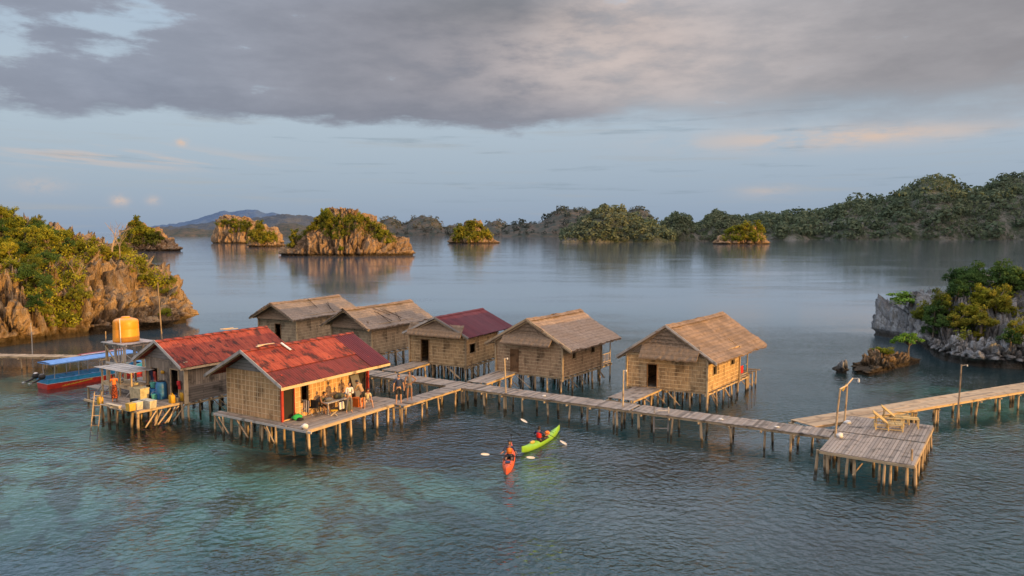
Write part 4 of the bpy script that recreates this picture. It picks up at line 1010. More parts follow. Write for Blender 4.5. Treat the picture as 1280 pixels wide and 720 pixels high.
class House:
    def __init__(s, label, cat, name, x, y, aU, aW, a, b, zE, zR, of, ob, os_, group=None):
        s.U = Vector((math.cos(math.radians(aU)), math.sin(math.radians(aU)), 0)); s.W = Vector((math.cos(math.radians(aW)), math.sin(math.radians(aW)), 0))
        s.o = Vector((x, y, 0)); s.a, s.b, s.zE, s.zR, s.of, s.ob, s.os = a, b, zE, zR, of, ob, os_
        s.root = empty(name, (x, y, 0), label, cat, group)
        s.zw = zE + os_ * (zR - zE) / (a / 2 + os_)
    def L(s, i, j, z): return s.o + s.U * i + s.W * j + Vector((0, 0, z))
    def roofz(s, i): return s.zR - abs(i - s.a / 2) * (s.zR - s.zE) / (s.a / 2 + s.os)
    def box(s, b, i0, i1, j0, j1, z0, z1, r=None):
        b.box(s.L(i0, j0, z0), s.U * (i1 - i0), s.W * (j1 - j0), (0, 0, z1 - z0), r)
    def floor(s, z=1.28, j1=None, th=.07):
        b = MB(); j1 = j1 or s.b
        n = int(s.a / .18)
        for k in range(n):
            s.box(b, k * s.a / n + .004, (k + 1) * s.a / n - .004, .01, j1, z - th, z - .01)
        b.build('floor', M['deck'], s.root)
        b = MB(); nj = int(j1 / .9) + 1
        for k in range(nj + 1):
            j = .1 + (j1 - .2) * k / nj
            b.beam(s.L(-.12, j, z - th - .06), s.L(s.a + .12, j, z - th - .06), .09, .1)
        for i in (.06, s.a / 2, s.a - .06):
            b.beam(s.L(i, -.12, z - th - .17), s.L(i, j1 + .12, z - th - .17), .1, .11)
        b.build('joist', M['beam'], s.root)
    def stilts(s, ni, nj, j0=0.08, j1=None, i0=.08, i1=None, r=.07, brace=5, top=1.1):
        j1 = j1 or s.b - .08; i1 = i1 or s.a - .08
        for p in range(ni):
            for q in range(nj):
                c = s.L(i0 + (i1 - i0) * p / (ni - 1) + ru(-.08, .08), j0 + (j1 - j0) * q / (nj - 1) + ru(-.08, .08), 0)
                add_pile(s.root, c.x, c.y, top, r * ru(.8, 1.2), .08)
        for k in range(brace):
            b = MB()
            if k % 2: i = ru(i0, i1 - 1.3); p, q = s.L(i, j0 - .05, .15), s.L(i + ru(.9, 1.4), j0 - .05, 1.05)
            else: j = ru(j0, j1 - 1.3); p, q = s.L(i0 - .06, j + ru(.9, 1.4), .12), s.L(i0 - .06, j, 1.05)
            b.tube([p, q], [.035, .03], 6); b.build('brace', M['pile'], s.root)
    def roof(s, style, mat, th=.12, rafters=True, ridge=None, patch=None):
        j0, j1 = -s.of, s.b + s.ob
        rt = MB()
        R0, R1 = s.L(s.a / 2, j0, s.zR), s.L(s.a / 2, j1, s.zR)
        roof_slope(rt, s.L(-s.os, j0, s.zE), s.L(-s.os, j1, s.zE), R0, R1, th, style)
        roof_slope(rt, s.L(s.a + s.os, j0, s.zE), s.L(s.a + s.os, j1, s.zE), R0, R1, th, style)
        o = rt.build('roof', mat, s.root)
        if style == 'thatch':
            rb = MB()     # folded thatch saddle over the ridge
            nn = int((j1 - j0) / .2)
            for sg in (-1, 1):
                g = []
                for k in range(nn + 1):
                    j = j0 + (j1 - j0) * k / nn
                    top = s.L(s.a / 2, j, s.zR + .09 - .09 * math.sin(math.pi * (j - j0) / (j1 - j0)) + .04 * noise.noise(Vector((j * 1.5, 0, 4))))
                    w = .34 + .09 * noise.noise(Vector((j * 3, sg, 9)))
                    lo = s.L(s.a / 2 + sg * w, j, s.roofz(s.a / 2 + w) + .085 + ru(-.01, .02)); g.append((top, lo))
                for k in range(nn): rb.face([g[k][0], g[k][1], g[k + 1][1], g[k + 1][0]], [(k * .2, 0), (k * .2, .35), (k * .2 + .2, .35), (k * .2 + .2, 0)])
            for k in range(int((j1 - j0) * 18)):
                j = ru(j0, j1); sg = random.choice((-1, 1)); w = ru(.25, .36)
                p = s.L(s.a / 2 + sg * w, j, s.roofz(s.a / 2 + w) + .1); q = s.L(s.a / 2 + sg * (w + ru(.08, .22)), j + ru(-.06, .06), s.roofz(s.a / 2 + w + .15) + .08)
                rb.face([p - s.W * .012, p + s.W * .012, q])
            rb.build('ridge_cap', M['thatch'], o)
        else:
            rb = MB()
            for sg in (-1, 1):
                n = 12
                for k in range(n):
                    ja, jb = j0 + (j1 - j0) * k / n, j0 + (j1 - j0) * (k + 1) / n + .02
                    f = lambda j, w: s.L(s.a / 2 + sg * w, j, s.roofz(s.a / 2 + w) + .055 + (.02 if k % 2 else .012))
                    rb.face([f(ja, -.0), f(ja, .2), f(jb, .2), f(jb, -.0)])
            rb.build('ridge_cap', ridge or mat, o)
        b = MB()
        n = 6
        for k in range(n + 1):
            j = j0 + .12 + (j1 - j0 - .24) * k / n
            for sg in (-1, 1):
                e = s.a / 2 + s.os - .08
                b.beam(s.L(s.a / 2, j, s.zR - th - .08), s.L(s.a / 2 + sg * e, j, s.zR - (s.zR - s.zE) * e / (s.a / 2 + s.os) - th - .08), .06, .07)
        for sg in (-1, 1):
            e = s.a / 2
            b.beam(s.L(s.a / 2 + sg * e, j0 + .05, s.roofz(0) - th - .16), s.L(s.a / 2 + sg * e, j1 - .05, s.roofz(0) - th - .16), .08, .08)
        b.beam(s.L(s.a / 2, j0 + .05, s.zR - th - .16), s.L(s.a / 2, j1 - .05, s.zR - th - .16), .08, .08)
        b.build('rafter_frame', M['beam'], o)
        return o
    def barge(s, mat, j=None, w=.17, up=.04, back=False):
        """sloping boards along the front (or back) verge"""
        j = (-s.of - .03 if j is None else j)
        for sg in (-1, 1):
            b = MB(); e = s.a / 2 + s.os + .02
            p, q = s.L(s.a / 2, j, s.zR - .04 + up), s.L(s.a / 2 + sg * e, j, s.zE - .04 + up)
            b.box(p + Vector((0, 0, -w / 2 )), q - p, s.W * .03, (0, 0, w)); b.build('barge_board', mat, s.root)
    def gable(s, name, mat, j, z0=None, inset=0.0, out=True, cut=.03):
        z0 = z0 if z0 is not None else s.zw - .02
        b = MB(); e = (s.zR - .1 - z0) / ((s.zR - s.zE) / (s.a / 2 + s.os))
        nrow = 8
        for th_ in (0, .05):
            A, B, C = s.L(s.a / 2 - e, j + th_, z0), s.L(s.a / 2 + e, j + th_, z0), s.L(s.a / 2, j + th_, s.zR - .1)
            b.face([A, B, C] if th_ == 0 else [A, C, B], [(0, 0), (2 * e, 0), (e, C.z - z0)] if th_ == 0 else [(0, 0), (e, C.z - z0), (2 * e, 0)], .4)
        return b.build(name, mat, s.root)
    def thatch_gable(s, j=-.02, z0=None):
        """shingled thatch in overlapping courses up the gable"""
        z0 = z0 if z0 is not None else s.zw - .05
        b = MB(); k = (s.zR - s.zE) / (s.a / 2 + s.os); z = z0; row = .26
        while z < s.zR - .2:
            e0 = (s.zR - .08 - z) / k; e1 = max(0.02, (s.zR - .08 - min(z + row * 1.15, s.zR - .1)) / k); n = max(3, int(e0 * 2 / .16))
            for q in range(n):
                u0, u1 = q / n, (q + 1) / n; zz = z - ru(0, .06)
                b.face([s.L(s.a / 2 - e0 + 2 * e0 * u0, j - .09 - ru(0, .03), zz), s.L(s.a / 2 - e0 + 2 * e0 * u1, j - .09 - ru(0, .03), zz + ru(-.02, .02)),
                        s.L(s.a / 2 - e1 + 2 * e1 * u1, j - .02, min(z + row * 1.15, s.zR - .1)), s.L(s.a / 2 - e1 + 2 * e1 * u0, j - .02, min(z + row * 1.15, s.zR - .1))],
                       [(2 * e0 * u0, z), (2 * e0 * u1, z), (2 * e0 * u1, z + row), (2 * e0 * u0, z + row)])
            z += row
        s.gable('gable_wall', M['dark'], j + .03, z0)
        return b.build('thatch_gable', M['thatch_gable'], s.root)
    def awning(s, f0, f1, ztop, zbot, proj, hang=.12):
        b = MB(); i0, i1 = s.a * f0, s.a * f1
        n = int((i1 - i0) / .12); rows = 5
        g = [[s.L(i0 + (i1 - i0) * u / n, -.04 - proj * (1 - (1 - v / rows)) - .03 * (v % 2), ztop + (zbot - ztop) * v / rows + .04 * noise.noise(Vector((u * .5, v, f0 * 9))) + (ru(-.05, .02) if v == rows else 0)) for v in range(rows + 1)] for u in range(n + 1)]
        for u in range(n):
            for v in range(rows):
                q = [g[u][v], g[u][v + 1], g[u + 1][v + 1], g[u + 1][v]]
                uv = [(u * .12, -v * .2), (u * .12, -v * .2 - .2), (u * .12 + .12, -v * .2 - .2), (u * .12 + .12, -v * .2)]
                b.face(q, uv); 
            b.face([p - Vector((0, 0, .09)) for p in (g[u][0], g[u + 1][0], g[u + 1][rows], g[u][rows])], None, .7)
            b.face([g[u][rows], g[u][rows] - Vector((0, 0, .09)), g[u + 1][rows] - Vector((0, 0, .09)), g[u + 1][rows]], None, .4)
        for u in (0, n):
            b.face([g[u][0], g[u][0] - Vector((0, 0, .09)), g[u][rows] - Vector((0, 0, .09)), g[u][rows]], None, .4)
        for k in range(int((i1 - i0) * 26)):
            u = ru(i0, i1); p = s.L(u, -.04 - proj, zbot + ru(0, .05)); q = p - Vector((0, 0, ru(.1, .24))) - s.W * ru(0, .08) + s.U * ru(-.05, .05)
            b.face([p - s.U * .012, p + s.U * .012, q])
        return b.build('awning', M['thatch_gable'], s.root)
    def posts(s, mat, z0=.95, corners=None, r=.06):
        for i, j in corners or ((0, 0), (s.a, 0), (s.a, s.b), (0, s.b)):
            b = MB(); c = s.L(i + (-.035 if i == 0 else .035), j + (-.035 if j == 0 else .035), z0)
            b.beam(c, c + Vector((0, 0, s.zw - z0 - .05)), r * 2, r * 2, s.W); b.build('corner_post', mat, s.root)
    def doorleaf(s, f0, f1, z0, z1, mat, open_=False):
        fr = MB(); i0, i1 = s.a * f0, s.a * f1
        for i in (i0 - .05, i1): s.box(fr, i, i + .05, -.05, .02, z0, z1 + .05)
        s.box(fr, i0 + .002, i1 - .002, -.048, .02, z1, z1 + .05)
        d = fr.build('door', M['doorwood'], s.root)
        b = MB()
        if open_: b.box(s.L(i0 + .02, .08, z0), s.W * (i1 - i0 - .06), s.U * .04, (0, 0, z1 - z0 - .03))
        else: s.box(b, i0 + .006, i1 - .006, .0, .03, z0, z1 - .01)
        b.build('door_leaf', mat, d)
    def window(s, wallside, f0, f1, z0, z1, mat=None):
        b = MB()
        if wallside == 'R':
            j0, j1 = s.b * f0, s.b * f1
            for q in (j0 - .04, j1): s.box(b, -.05, .03, q, q + .04, z0, z1)
            for z in (z0 - .04, z1): s.box(b, -.055, .03, j0 - .04, j1 + .04, z, z + .04)
        else:
            i0, i1 = s.a * f0, s.a * f1
            for q in (i0 - .04, i1): s.box(b, q, q + .04, -.05, .03, z0, z1)
            for z in (z0 - .04, z1): s.box(b, i0 - .04, i1 + .04, -.055, .03, z, z + .04)
        b.build('window_frame', mat or M['beam'], s.root)
def sticks(b, pairs, r=.035):
    for p, q in pairs: b.tube([p, q], [r, r * .85], 6)
GH = 'thatched and metal roofed bamboo huts on stilts along the walkway'
def hut(label, name, P, door=None, awn=None, awn_h=(.75, -.12, .75), wins=(), roofstyle='thatch', roofmat=None, gable='thatch', veranda=0, rail=False, ni=6, nj=6, dooropen=True, barge=None, wm='hutwall'):
    h = House(label, 'hut', name, *P, group=GH)
    h.floor(1.28, h.b + veranda)
    zt = h.zw - .03
    ops = []
    if door: ops = [(door[0], door[1], 1.28, door[2])]
    # front wall runs from the right corner (i=0) to the left corner
    wall(h.root, 'front_wall', M[wm], h.L(0, 0, 0), h.L(h.a, 0, 0), 1.22, zt, ops, out=-h.W)
    wall(h.root, 'side_wall', M[wm], h.L(0, .001, 0), h.L(0, h.b, 0), 1.22, zt, [(a, c, z0, z1) for a, c, z0, z1 in wins], out=-h.U)
    wall(h.root, 'side_wall', M[wm], h.L(h.a, 0.001, 0), h.L(h.a, h.b, 0), 1.22, zt, out=h.U)
    wall(h.root, 'rear_wall', M[wm], h.L(0.002, h.b, 0), h.L(h.a - .002, h.b, 0), 1.22, zt, out=h.W)
    h.gable('gable_wall', M[wm], h.b - .03)
    for a, c, z0, z1 in wins: h.window('R', a, c, z0, z1)
    if door: h.doorleaf(door[0], door[1], 1.29, door[2], M['doorwood'] if not dooropen else M['darkwood'], dooropen)
    h.posts(M['beam'])
    if gable == 'thatch': h.thatch_gable()
    if awn: h.awning(awn[0], awn[1], h.zw + awn_h[0], h.zw + awn_h[1], awn_h[2])
    h.roof(roofstyle, roofmat or M['thatch'])
    if barge: h.barge(barge)
    h.stilts(ni, nj, j1=h.b + veranda - .1, brace=7)
    if veranda:
        for i in (.05, h.a - .05):
            c = h.L(i, h.b + veranda - .08, 1.0); add_pile(h.root, c.x, c.y, h.roofz(i) - .15, .05, 0.0, 'veranda_post', M['beam'], z0=-.45)
        b = MB(); z = 2.05
        b.beam(h.L(.04, h.b + .1, z), h.L(.04, h.b + veranda - .1, z), .05, .05)
        b.beam(h.L(.04, h.b + .1, 1.4), h.L(.04, h.b + veranda - .1, 1.4), .05, .05)
        if rail:
            for k in range(7):
                j = h.b + .15 + (veranda - .3) * k / 6
                b.beam(h.L(.04, j, 1.4), h.L(.04, j, z), .035, .035)
        b.build('railing', M['beam'], h.root)
    return h
# label, params from the survey of corners, eaves and ridge
h5 = hut('thatched bamboo hut at the right end of the row, its right wall in full sun', 'bamboo_hut', (13.07, 49.81, 152.8, 53.67, 5.57, 6.07, 3.24, 5.63, .22, 4.3, .71), door=(.62, .735, 2.85), awn=(.08, .80), awn_h=(.62, -.28, .62),
         wins=[(.17, .27, 2.3, 2.85), (.72, .84, 2.5, 2.85)], veranda=2.1, barge=M['grey'])
h4 = hut('thatched bamboo hut with shaded walls, second from the right end of the row', 'bamboo_hut', (3.71, 54.99, 148.26, 56.45, 5.79, 6.28, 3.32, 5.45, .3, 1.92, .9), door=(.66, .77, 3.0), awn=(.12, .86), awn_h=(.52, -.2, .7),
         wins=[(.24, .32, 2.45, 2.9), (.73, .82, 2.5, 2.95)], veranda=1.9, rail=True, dooropen=False, barge=M['beam'], roofmat=M['thatch_worn'], wm='hutwall_brown')
h3 = hut('bamboo hut under a plain purple red metal roof, middle of the row', 'bamboo_hut', (-3.72, 59.76, 150.1, 62.84, 5.57, 5.19, 3.59, 5.07, .40, 2.4, .5), door=(.655, .79, 3.1), awn=(.02, .98), awn_h=(.70, -.18, .6),
         wins=[(.12, .30, 2.2, 2.95)], roofstyle='metal', roofmat=M['purple'], barge=M['grey'])
h2 = hut('grey thatched bamboo hut behind the red roofed house with sticks on its roof', 'bamboo_hut', (-12.3, 65.37, 147, 61.2, 4.9, 5.9, 3.61, 5.25, 1.1, 3.0, .57), door=(.6, .72, 2.9), awn=(.05, .9), awn_h=(.3, -.3, .5), roofmat=M['thatch_old'], nj=6, wm='hutwall_grey')
h1 = hut('farthest thatched bamboo hut, at the back left behind both red roofs', 'bamboo_hut', (-21.07, 73.03, 153.5, 65.6, 4.9, 7.6, 3.51, 5.04, 1.0, 2.2, .5), door=(.42, .56, 2.9), awn=(.08, .95), awn_h=(.25, -.25, .5), roofmat=M['thatch_old'], wm='hutwall_grey')
# poles lying on the old thatch
for h in (h2, h1):
    b = MB()
    for k in range(6 if h is h2 else 3):
        j = ru(h.b * .3, h.b * .8); i = ru(.2, 1.6); i2, j2 = i + ru(.5, 1.0), j + ru(-1.2, 1.2)
        b.tube([h.L(i - .6, j, h.roofz(h.a / 2 + (h.a / 2 - i + .6)) + .1), h.L(i2, j2, h.roofz(i2) + .12)], [.035, .025], 6, r=0)
    b.build('roof_pole', M['darkwood'], h.root)
# joist frames left standing behind the sunlit hut
b = MB()
for k in range(3):
    j = h5.b + 2.5 + k * .85
    for i in (.1, 1.6): c = h5.L(i, j, 0); pile(b, c.x, c.y, -1.6, 1.3, .06)
    b.beam(h5.L(-.2, j, 1.28), h5.L(1.9, j, 1.28), .09, .09)
    b.tube([h5.L(.1, j, .1), h5.L(.9, j - .5, 1.2)], [.03, .03], 6)
b.build('joist_frame', M['pile'], h5.root)
# towel on the sunlit hut's veranda rail
def cloth(name, mat, p, q, drop, label, cat, group=None, sag=.03):
    b = MB(); p, q = Vector(p), Vector(q); d = (q - p); nn = Vector((d.y, -d.x, 0)).normalized(); n, m = 8, 8; T = random.uniform(0, 9)
    g = [[p + d * (u / n) - Vector((0, 0, drop * v / m)) + nn * (sag * math.sin(u * 1.7 + T) * (v / m)) + nn * .03 for v in range(m + 1)] for u in range(n + 1)]
    g2 = [[x - nn * .06 - nn * .012 * 0 for x in r_[:5]] for r_ in g]
    for u in range(n):
        for v in range(m): b.face([g[u][v], g[u][v + 1], g[u + 1][v + 1], g[u + 1][v]])
        for v in range(4): b.face([g2[u][v], g2[u + 1][v], g2[u + 1][v + 1], g2[u][v + 1]])
        b.face([g[u][0], g[u + 1][0], g2[u + 1][0], g2[u][0]])
    o = b.build(name, mat, loc=tuple(p), smooth=True); tag(o, label, cat, group); return o
cloth('towel', M['redcloth'], h5.L(.04, h5.b + .45, 2.08), h5.L(.04, h5.b + 1.0, 2.08), .55, 'red towel hanging over the veranda rail of the sunlit hut', 'towel')
cloth('towel', M['blue'], h5.L(.04, h5.b + 1.1, 2.08), h5.L(.04, h5.b + 1.6, 2.08), .4, 'blue towel hanging beside the red one on the hut veranda', 'towel')
# ------------------------------------------------------------------ red roofed bamboo house (front)
A = House('red roofed woven bamboo house in front with people sitting along its golden wall', 'house', 'bamboo_house', -13.1, 42.18, 148.32, 59.54, 4.79, 7.23, 3.65, 5.18, .85, 1.22, .75)
A.zE = 3.42; A.os = .95; A.zw = A.zE + A.os * (A.zR - A.zE) / (A.a / 2 + A.os)
A.floor(1.26)
zt = A.zw - .03
wall(A.root, 'front_wall', M['weave'], A.L(0, 0, 0), A.L(A.a, 0, 0), 1.2, zt, [], out=-A.W)
OPR = [(.015, .125, 1.26, 3.2), (.205, .275, 2.05, 3.15), (.765, .835, 2.1, 3.2), (.875, .985, 1.26, 3.2)]
wall(A.root, 'side_wall', M['weave'], A.L(0, .001, 0), A.L(0, A.b, 0), 1.2, zt, OPR, out=-A.U)
wall(A.root, 'side_wall', M['weave'], A.L(A.a, .001, 0), A.L(A.a, A.b, 0), 1.2, zt, [], out=A.U)
wall(A.root, 'rear_wall', M['weave'], A.L(.002, A.b, 0), A.L(A.a - .002, A.b, 0), 1.2, zt, [], out=A.W)
A.gable('gable_wall', M['gableboard'], -.005); A.gable('gable_wall', M['gableboard'], A.b - .05)
for f0, f1, z0, z1 in OPR[1:3]: A.window('R', f0, f1, z0, z1, M['darkwood'])
for f0, f1, z0, z1 in (OPR[0], OPR[3]):
    b = MB()
    for q in (A.b * f0 - .06, A.b * f1): A.box(b, -.05, .03, q, q + .06, z0, z1)
    A.box(b, -.055, .03, A.b * f0, A.b * f1, z1, z1 + .06)
    d = b.build('door', M['paint_red'], A.root)
    b = MB(); A.box(b, .1, .14, A.b * f0 + .01, A.b * f1 - .01, z0, z1 - .02); b.build('door_leaf', M['dark'], d)
for i, j in ((0, 0), (0, A.b)):
    b = MB(); c = A.L(-.04, j - .04 if j == 0 else j + .04, 1.15); b.beam(c, c + Vector((0, 0, zt - 1.1)), .11, .11, A.W); b.build('corner_post', M['paint_red'], A.root)
# roof: rusty sheets, maroon lower course and a newer purple end
j0, j1 = -A.of, A.b + A.ob; jm = A.b - .55
def slope_pt(i, j): return A.L(i, j, A.roofz(i))
rt = MB()
im = A.a / 2 - (A.a / 2 + A.os) * .60
roof_slope(rt, slope_pt(im, j0), slope_pt(im, jm), slope_pt(A.a / 2, j0), slope_pt(A.a / 2, jm), .03, 'rust')
roof_slope(rt, slope_pt(A.a + A.os, j0), slope_pt(A.a + A.os, j1), slope_pt(A.a / 2, j0), slope_pt(A.a / 2, j1), .03, 'rust')
ro_ = rt.build('roof', M['rust'], A.root)
rt = MB(); roof_slope(rt, A.L(-A.os, j0, A.zE - .012), A.L(-A.os, jm, A.zE - .012), slope_pt(im + .0, j0) - Vector((0, 0, .012)), slope_pt(im, jm) - Vector((0, 0, .012)), .03, 'metal'); rt.build('lower_sheet', M['rustlow'], ro_)
rt = MB(); roof_slope(rt, A.L(-A.os - .03, jm - .12, A.zE + .02), A.L(-A.os - .03, j1, A.zE + .02), A.L(A.a / 2, jm - .12, A.zR + .02), A.L(A.a / 2, j1, A.zR + .02), .03, 'metal'); o = rt.build('purple_sheet', M['purple'], ro_)
rb = MB()
for k in range(14):
    ja, jb = j0 + (j1 - j0) * k / 14, j0 + (j1 - j0) * (k + 1) / 14 + .03
    for sg in (-1, 1):
        f = lambda j, w: A.L(A.a / 2 + sg * w, j, A.roofz(A.a / 2 + w) + .06 + (.02 if k % 2 else .01))
        rb.face([f(ja, 0), f(ja, .19), f(jb, .19), f(jb, 0)])
rb.build('ridge_cap', M['rust'], ro_)
b = MB()
for k in range(7):
    j = j0 + .1 + (j1 - j0 - .2) * k / 6
    for sg in (-1, 1):
        e = A.a / 2 + A.os - .06
        b.beam(A.L(A.a / 2, j, A.zR - .1), A.L(A.a / 2 + sg * e, j, A.zR - (A.zR - A.zE) * e / (A.a / 2 + A.os) - .1), .05, .08)
b.build('rafter_frame', M['beam'], ro_)
b = MB(); b.beam(A.L(-A.os + .02, j0, A.zE - .09), A.L(-A.os + .02, j1, A.zE - .09), .035, .17); b.build('eave_board', M['lumber'], A.root)
A.barge(M['grey'], w=.2)
A.stilts(6, 5, r=.075, brace=8, top=1.08)
# things lying on that roof
def lying_boards(h, jr, n, label, mat):
    b = MB()
    for k in range(n):
        j = jr + ru(-.3, .3); b.beam(h.L(h.a / 2 + ru(-.15, .3), j, h.zR + .13 + .04 * k), h.L(h.a / 2 + ru(-.15, .3), j + ru(.6, 1.1), h.zR + .14 + .04 * k), .14, .03)
    o = b.build('loose_boards', mat, loc=tuple(h.L(h.a / 2, jr, h.zR))); tag(o, label, 'board')
lying_boards(A, .4, 2, 'loose pale boards left on the near end of the front red roof ridge', M['lumber'])
b = MB(); b.beam(A.L(A.a / 2 - .1, 2.1, A.zR + .12), A.L(A.a / 2 - .75, 2.25, A.roofz(A.a / 2 + .7) + .1), .16, .05); tag(b.build('roof_sheet', M['white'], loc=tuple(A.L(A.a / 2, 2.1, A.zR))), 'white scrap lying near the ridge of the front red roof', 'scrap')
# deck round house A
def deck_rect(h, parent, i0, i1, j0, j1, along='U', z=DZ, w=.16, th=.035, mat=None, name='decking', b=None):
    own = b is None; b = b or MB()
    if along == 'U':
        n = max(1, int((j1 - j0) / w))
        for k in range(n):
            a, c = j0 + (j1 - j0) * k / n, j0 + (j1 - j0) * (k + 1) / n
            h.box(b, i0 + ru(-.05, .05), i1 + ru(-.05, .05), a + .006, c - .006, z - th + ru(-.006, .006), z + ru(-.006, .006))
    else:
        n = max(1, int((i1 - i0) / w))
        for k in range(n):
            a, c = i0 + (i1 - i0) * k / n, i0 + (i1 - i0) * (k + 1) / n
            h.box(b, a + .006, c - .006, j0 + ru(-.05, .05), j1 + ru(-.05, .05), z - th + ru(-.006, .006), z + ru(-.006, .006))
    return b.build(name, mat or M['deck'], parent) if own else None
dA = empty('timber_deck', A.L(-1.2, 3, 0), 'grey plank deck on stilts where people gather beside the golden wall', 'deck')
b = MB(); deck_rect(A, None, -2.55, -.07, -.5, 7.9, 'W', b=b); deck_rect(A, None, -.07, 5.3, -.52, -.07, 'U', b=b); b.build('decking', M['deck'], dA)
b = MB(); b.beam(A.L(-2.58, -.6, DZ - .1), A.L(-2.58, 7.9, DZ - .1), .07, .14); b.build('edge_beam', M['beam'], dA)
b = MB(); b.beam(A.L(-2.9, -.55, DZ - .1), A.L(5.4, -.55, DZ - .1), .07, .12); b.build('edge_beam', M['grey'], dA)
b = MB()
for k in range(8): b.beam(A.L(-2.5, -.3 + k * 1.15, DZ - .09), A.L(-.1, -.3 + k * 1.15, DZ - .09), .07, .09)
b.build('joist', M['beam'], dA)
for k in range(8):
    for i in (-2.5, -1.3): c = A.L(i + ru(-.08, .08), -.35 + k * 1.13 + ru(-.15, .15), 0); add_pile(dA, c.x, c.y, DZ - .08, .075, .12, 'stilt')
for k in range(9):
    c = A.L(-.1 + k * .66 + ru(-.15, .15), -.5 + ru(-.08, .1), 0); add_pile(dA, c.x, c.y, DZ - .1, .07, .15, 'stilt')
for k in range(4):
    b = MB(); i = ru(-1.8, 4.5); b.tube([A.L(i, -.62, .1), A.L(i + ru(.5, 1.0), -.62, 1.0)], [.045, .04], 6); b.build('brace', M['pile'], dA)
b = MB(); b.tube([A.L(-2.0, 4.6, .1), A.L(-2.6, 4.1, 1.0)], [.05, .05], 6); b.build('brace', M['pile'], dA)
# ------------------------------------------------------------------ plank workshop (left, behind)
B = House('weathered plank house with rusty red roof and open doorway, left end of the village', 'house', 'plank_house', -20.72, 47.25, 146.98, 57.84, 4.49, 6.68, 3.51, 5.0, .69, 1.53, .48)
B.floor(1.26); zt = B.zw - .03
wall(B.root, 'front_wall', M['plankwall'], B.L(0, 0, 0), B.L(B.a, 0, 0), 1.2, zt, [(.18, .36, 1.26, 3.15), (.68, .84, 2.1, 3.05)], out=-B.W)
wall(B.root, 'side_wall', M['plankwall'], B.L(0, .001, 0), B.L(0, B.b, 0), 2.2, zt, [], out=-B.U)
wall(B.root, 'lower_side_wall', M['plankwall_h'], B.L(-.03, .001, 0), B.L(-.03, B.b, 0), 1.15, 2.2, [], out=-B.U)
wall(B.root, 'side_wall', M['plankwall'], B.L(B.a, .001, 0), B.L(B.a, B.b, 0), 1.2, zt, [], out=B.U)
wall(B.root, 'rear_wall', M['plankwall'], B.L(.002, B.b, 0), B.L(B.a - .002, B.b, 0), 1.2, zt, [], out=B.W)
B.gable('gable_wall', M['gableboard'], -.005); B.gable('gable_wall', M['gableboard'], B.b - .05)
B.roof('rust', M['rust'], .03); B.barge(M['grey'], w=.2)
b = MB(); b.beam(B.L(-B.os + .02, -B.of, B.zE - .09), B.L(-B.os + .02, B.b + B.ob, B.zE - .09), .035, .14); b.build('eave_board', M['lumber'], B.root)
b = MB(); c = B.L(-.05, -.05, 1.1); b.beam(c, c + Vector((0, 0, zt - 1.05)), .26, .08, B.U); b.build('corner_post', M['lumber'], B.root)
b = MB()
for i in (B.a * .18 - .07, B.a * .36): B.box(b, i, i + .07, -.05, .02, 1.26, 3.2)
B.box(b, B.a * .18 - .0, B.a * .36, -.048, .02, 3.15, 3.2)
b.build('door', M['beam'], B.root)
b = MB()
for i in (B.a * .68 - .05, B.a * .84): B.box(b, i, i + .05, -.05, .02, 2.1, 3.1)
B.box(b, B.a * .68, B.a * .84, -.048, .02, 2.06, 2.1)
b.build('window_frame', M['beam'], B.root)
B.stilts(5, 5, r=.08, brace=8, top=1.08)
lying_boards(B, 4.6, 3, 'loose pale boards lying on the ridge of the left red roof', M['lumber'])
cloth('laundry', M['redcloth'], B.L(.42, -.16, 2.55), B.L(.74, -.16, 2.5), .55, 'red and orange cloth hanging right of the open doorway', 'cloth')
cloth('laundry', M['paint_red'], B.L(B.a * .70, -.1, 2.85), B.L(B.a * .76, -.1, 2.85), .7, 'dark red garment hanging in the window of the plank house', 'cloth')
cloth('laundry', M['navy'], B.L(B.a * .78, -.1, 2.9), B.L(B.a * .86, -.1, 2.9), .75, 'dark garment hanging at the left of that window', 'cloth')
b = MB(); b.ball(B.L(B.a * .52, -.14, 2.9), .13, .1, .12); tag(b.build('hat', M['yellow'], loc=tuple(B.L(B.a * .52, -.14, 2.9)), smooth=True), 'yellow hat hung on the plank wall left of the doorway', 'hat')
# work deck before it
dB = empty('timber_deck', B.L(3, -1.5, 0), 'cluttered plank work deck on crooked stilts at the left', 'deck')
b = MB(); deck_rect(B, None, .3, 4.7, -3.05, -.07, 'U', b=b); deck_rect(B, None, 4.7, 6.4, -2.75, 3.2, 'U', b=b); deck_rect(B, None, 6.4, 10.4, -.9, 3.2, 'U', b=b); b.build('decking', M['deck'], dB)
b = MB(); b.beam(B.L(.3, -3.1, DZ - .09), B.L(6.6, -3.0, DZ - .09), .08, .13); b.build('edge_beam', M['beam'], dB)
b = MB(); b.beam(B.L(.3, -3.2, DZ - .09), B.L(.3, .1, DZ - .09), .08, .13); b.build('edge_beam', M['beam'], dB)
for i in (.4, 1.4, 2.6, 3.6, 4.6, 5.8):
    for j in (-2.95, -1.6, -.3): c = B.L(i + ru(-.2, .2), j + ru(-.12, .12), 0); add_pile(dB, c.x, c.y, DZ - .05, .085, .12, 'stilt')
for i in (7, 8.6, 10.2):
    for j in (-.8, 1.2, 3.0): c = B.L(i + ru(-.2, .2), j + ru(-.12, .12), 0); add_pile(dB, c.x, c.y, DZ - .05, .075, .12, 'stilt')
for k in range(6):
    b = MB(); j = ru(-2.9, -.8); b.tube([B.L(.2, j, .1), B.L(.2, j + ru(.5, 1.0), 1.0)], [.05, .04], 6); b.build('brace', M['pile'], dB)
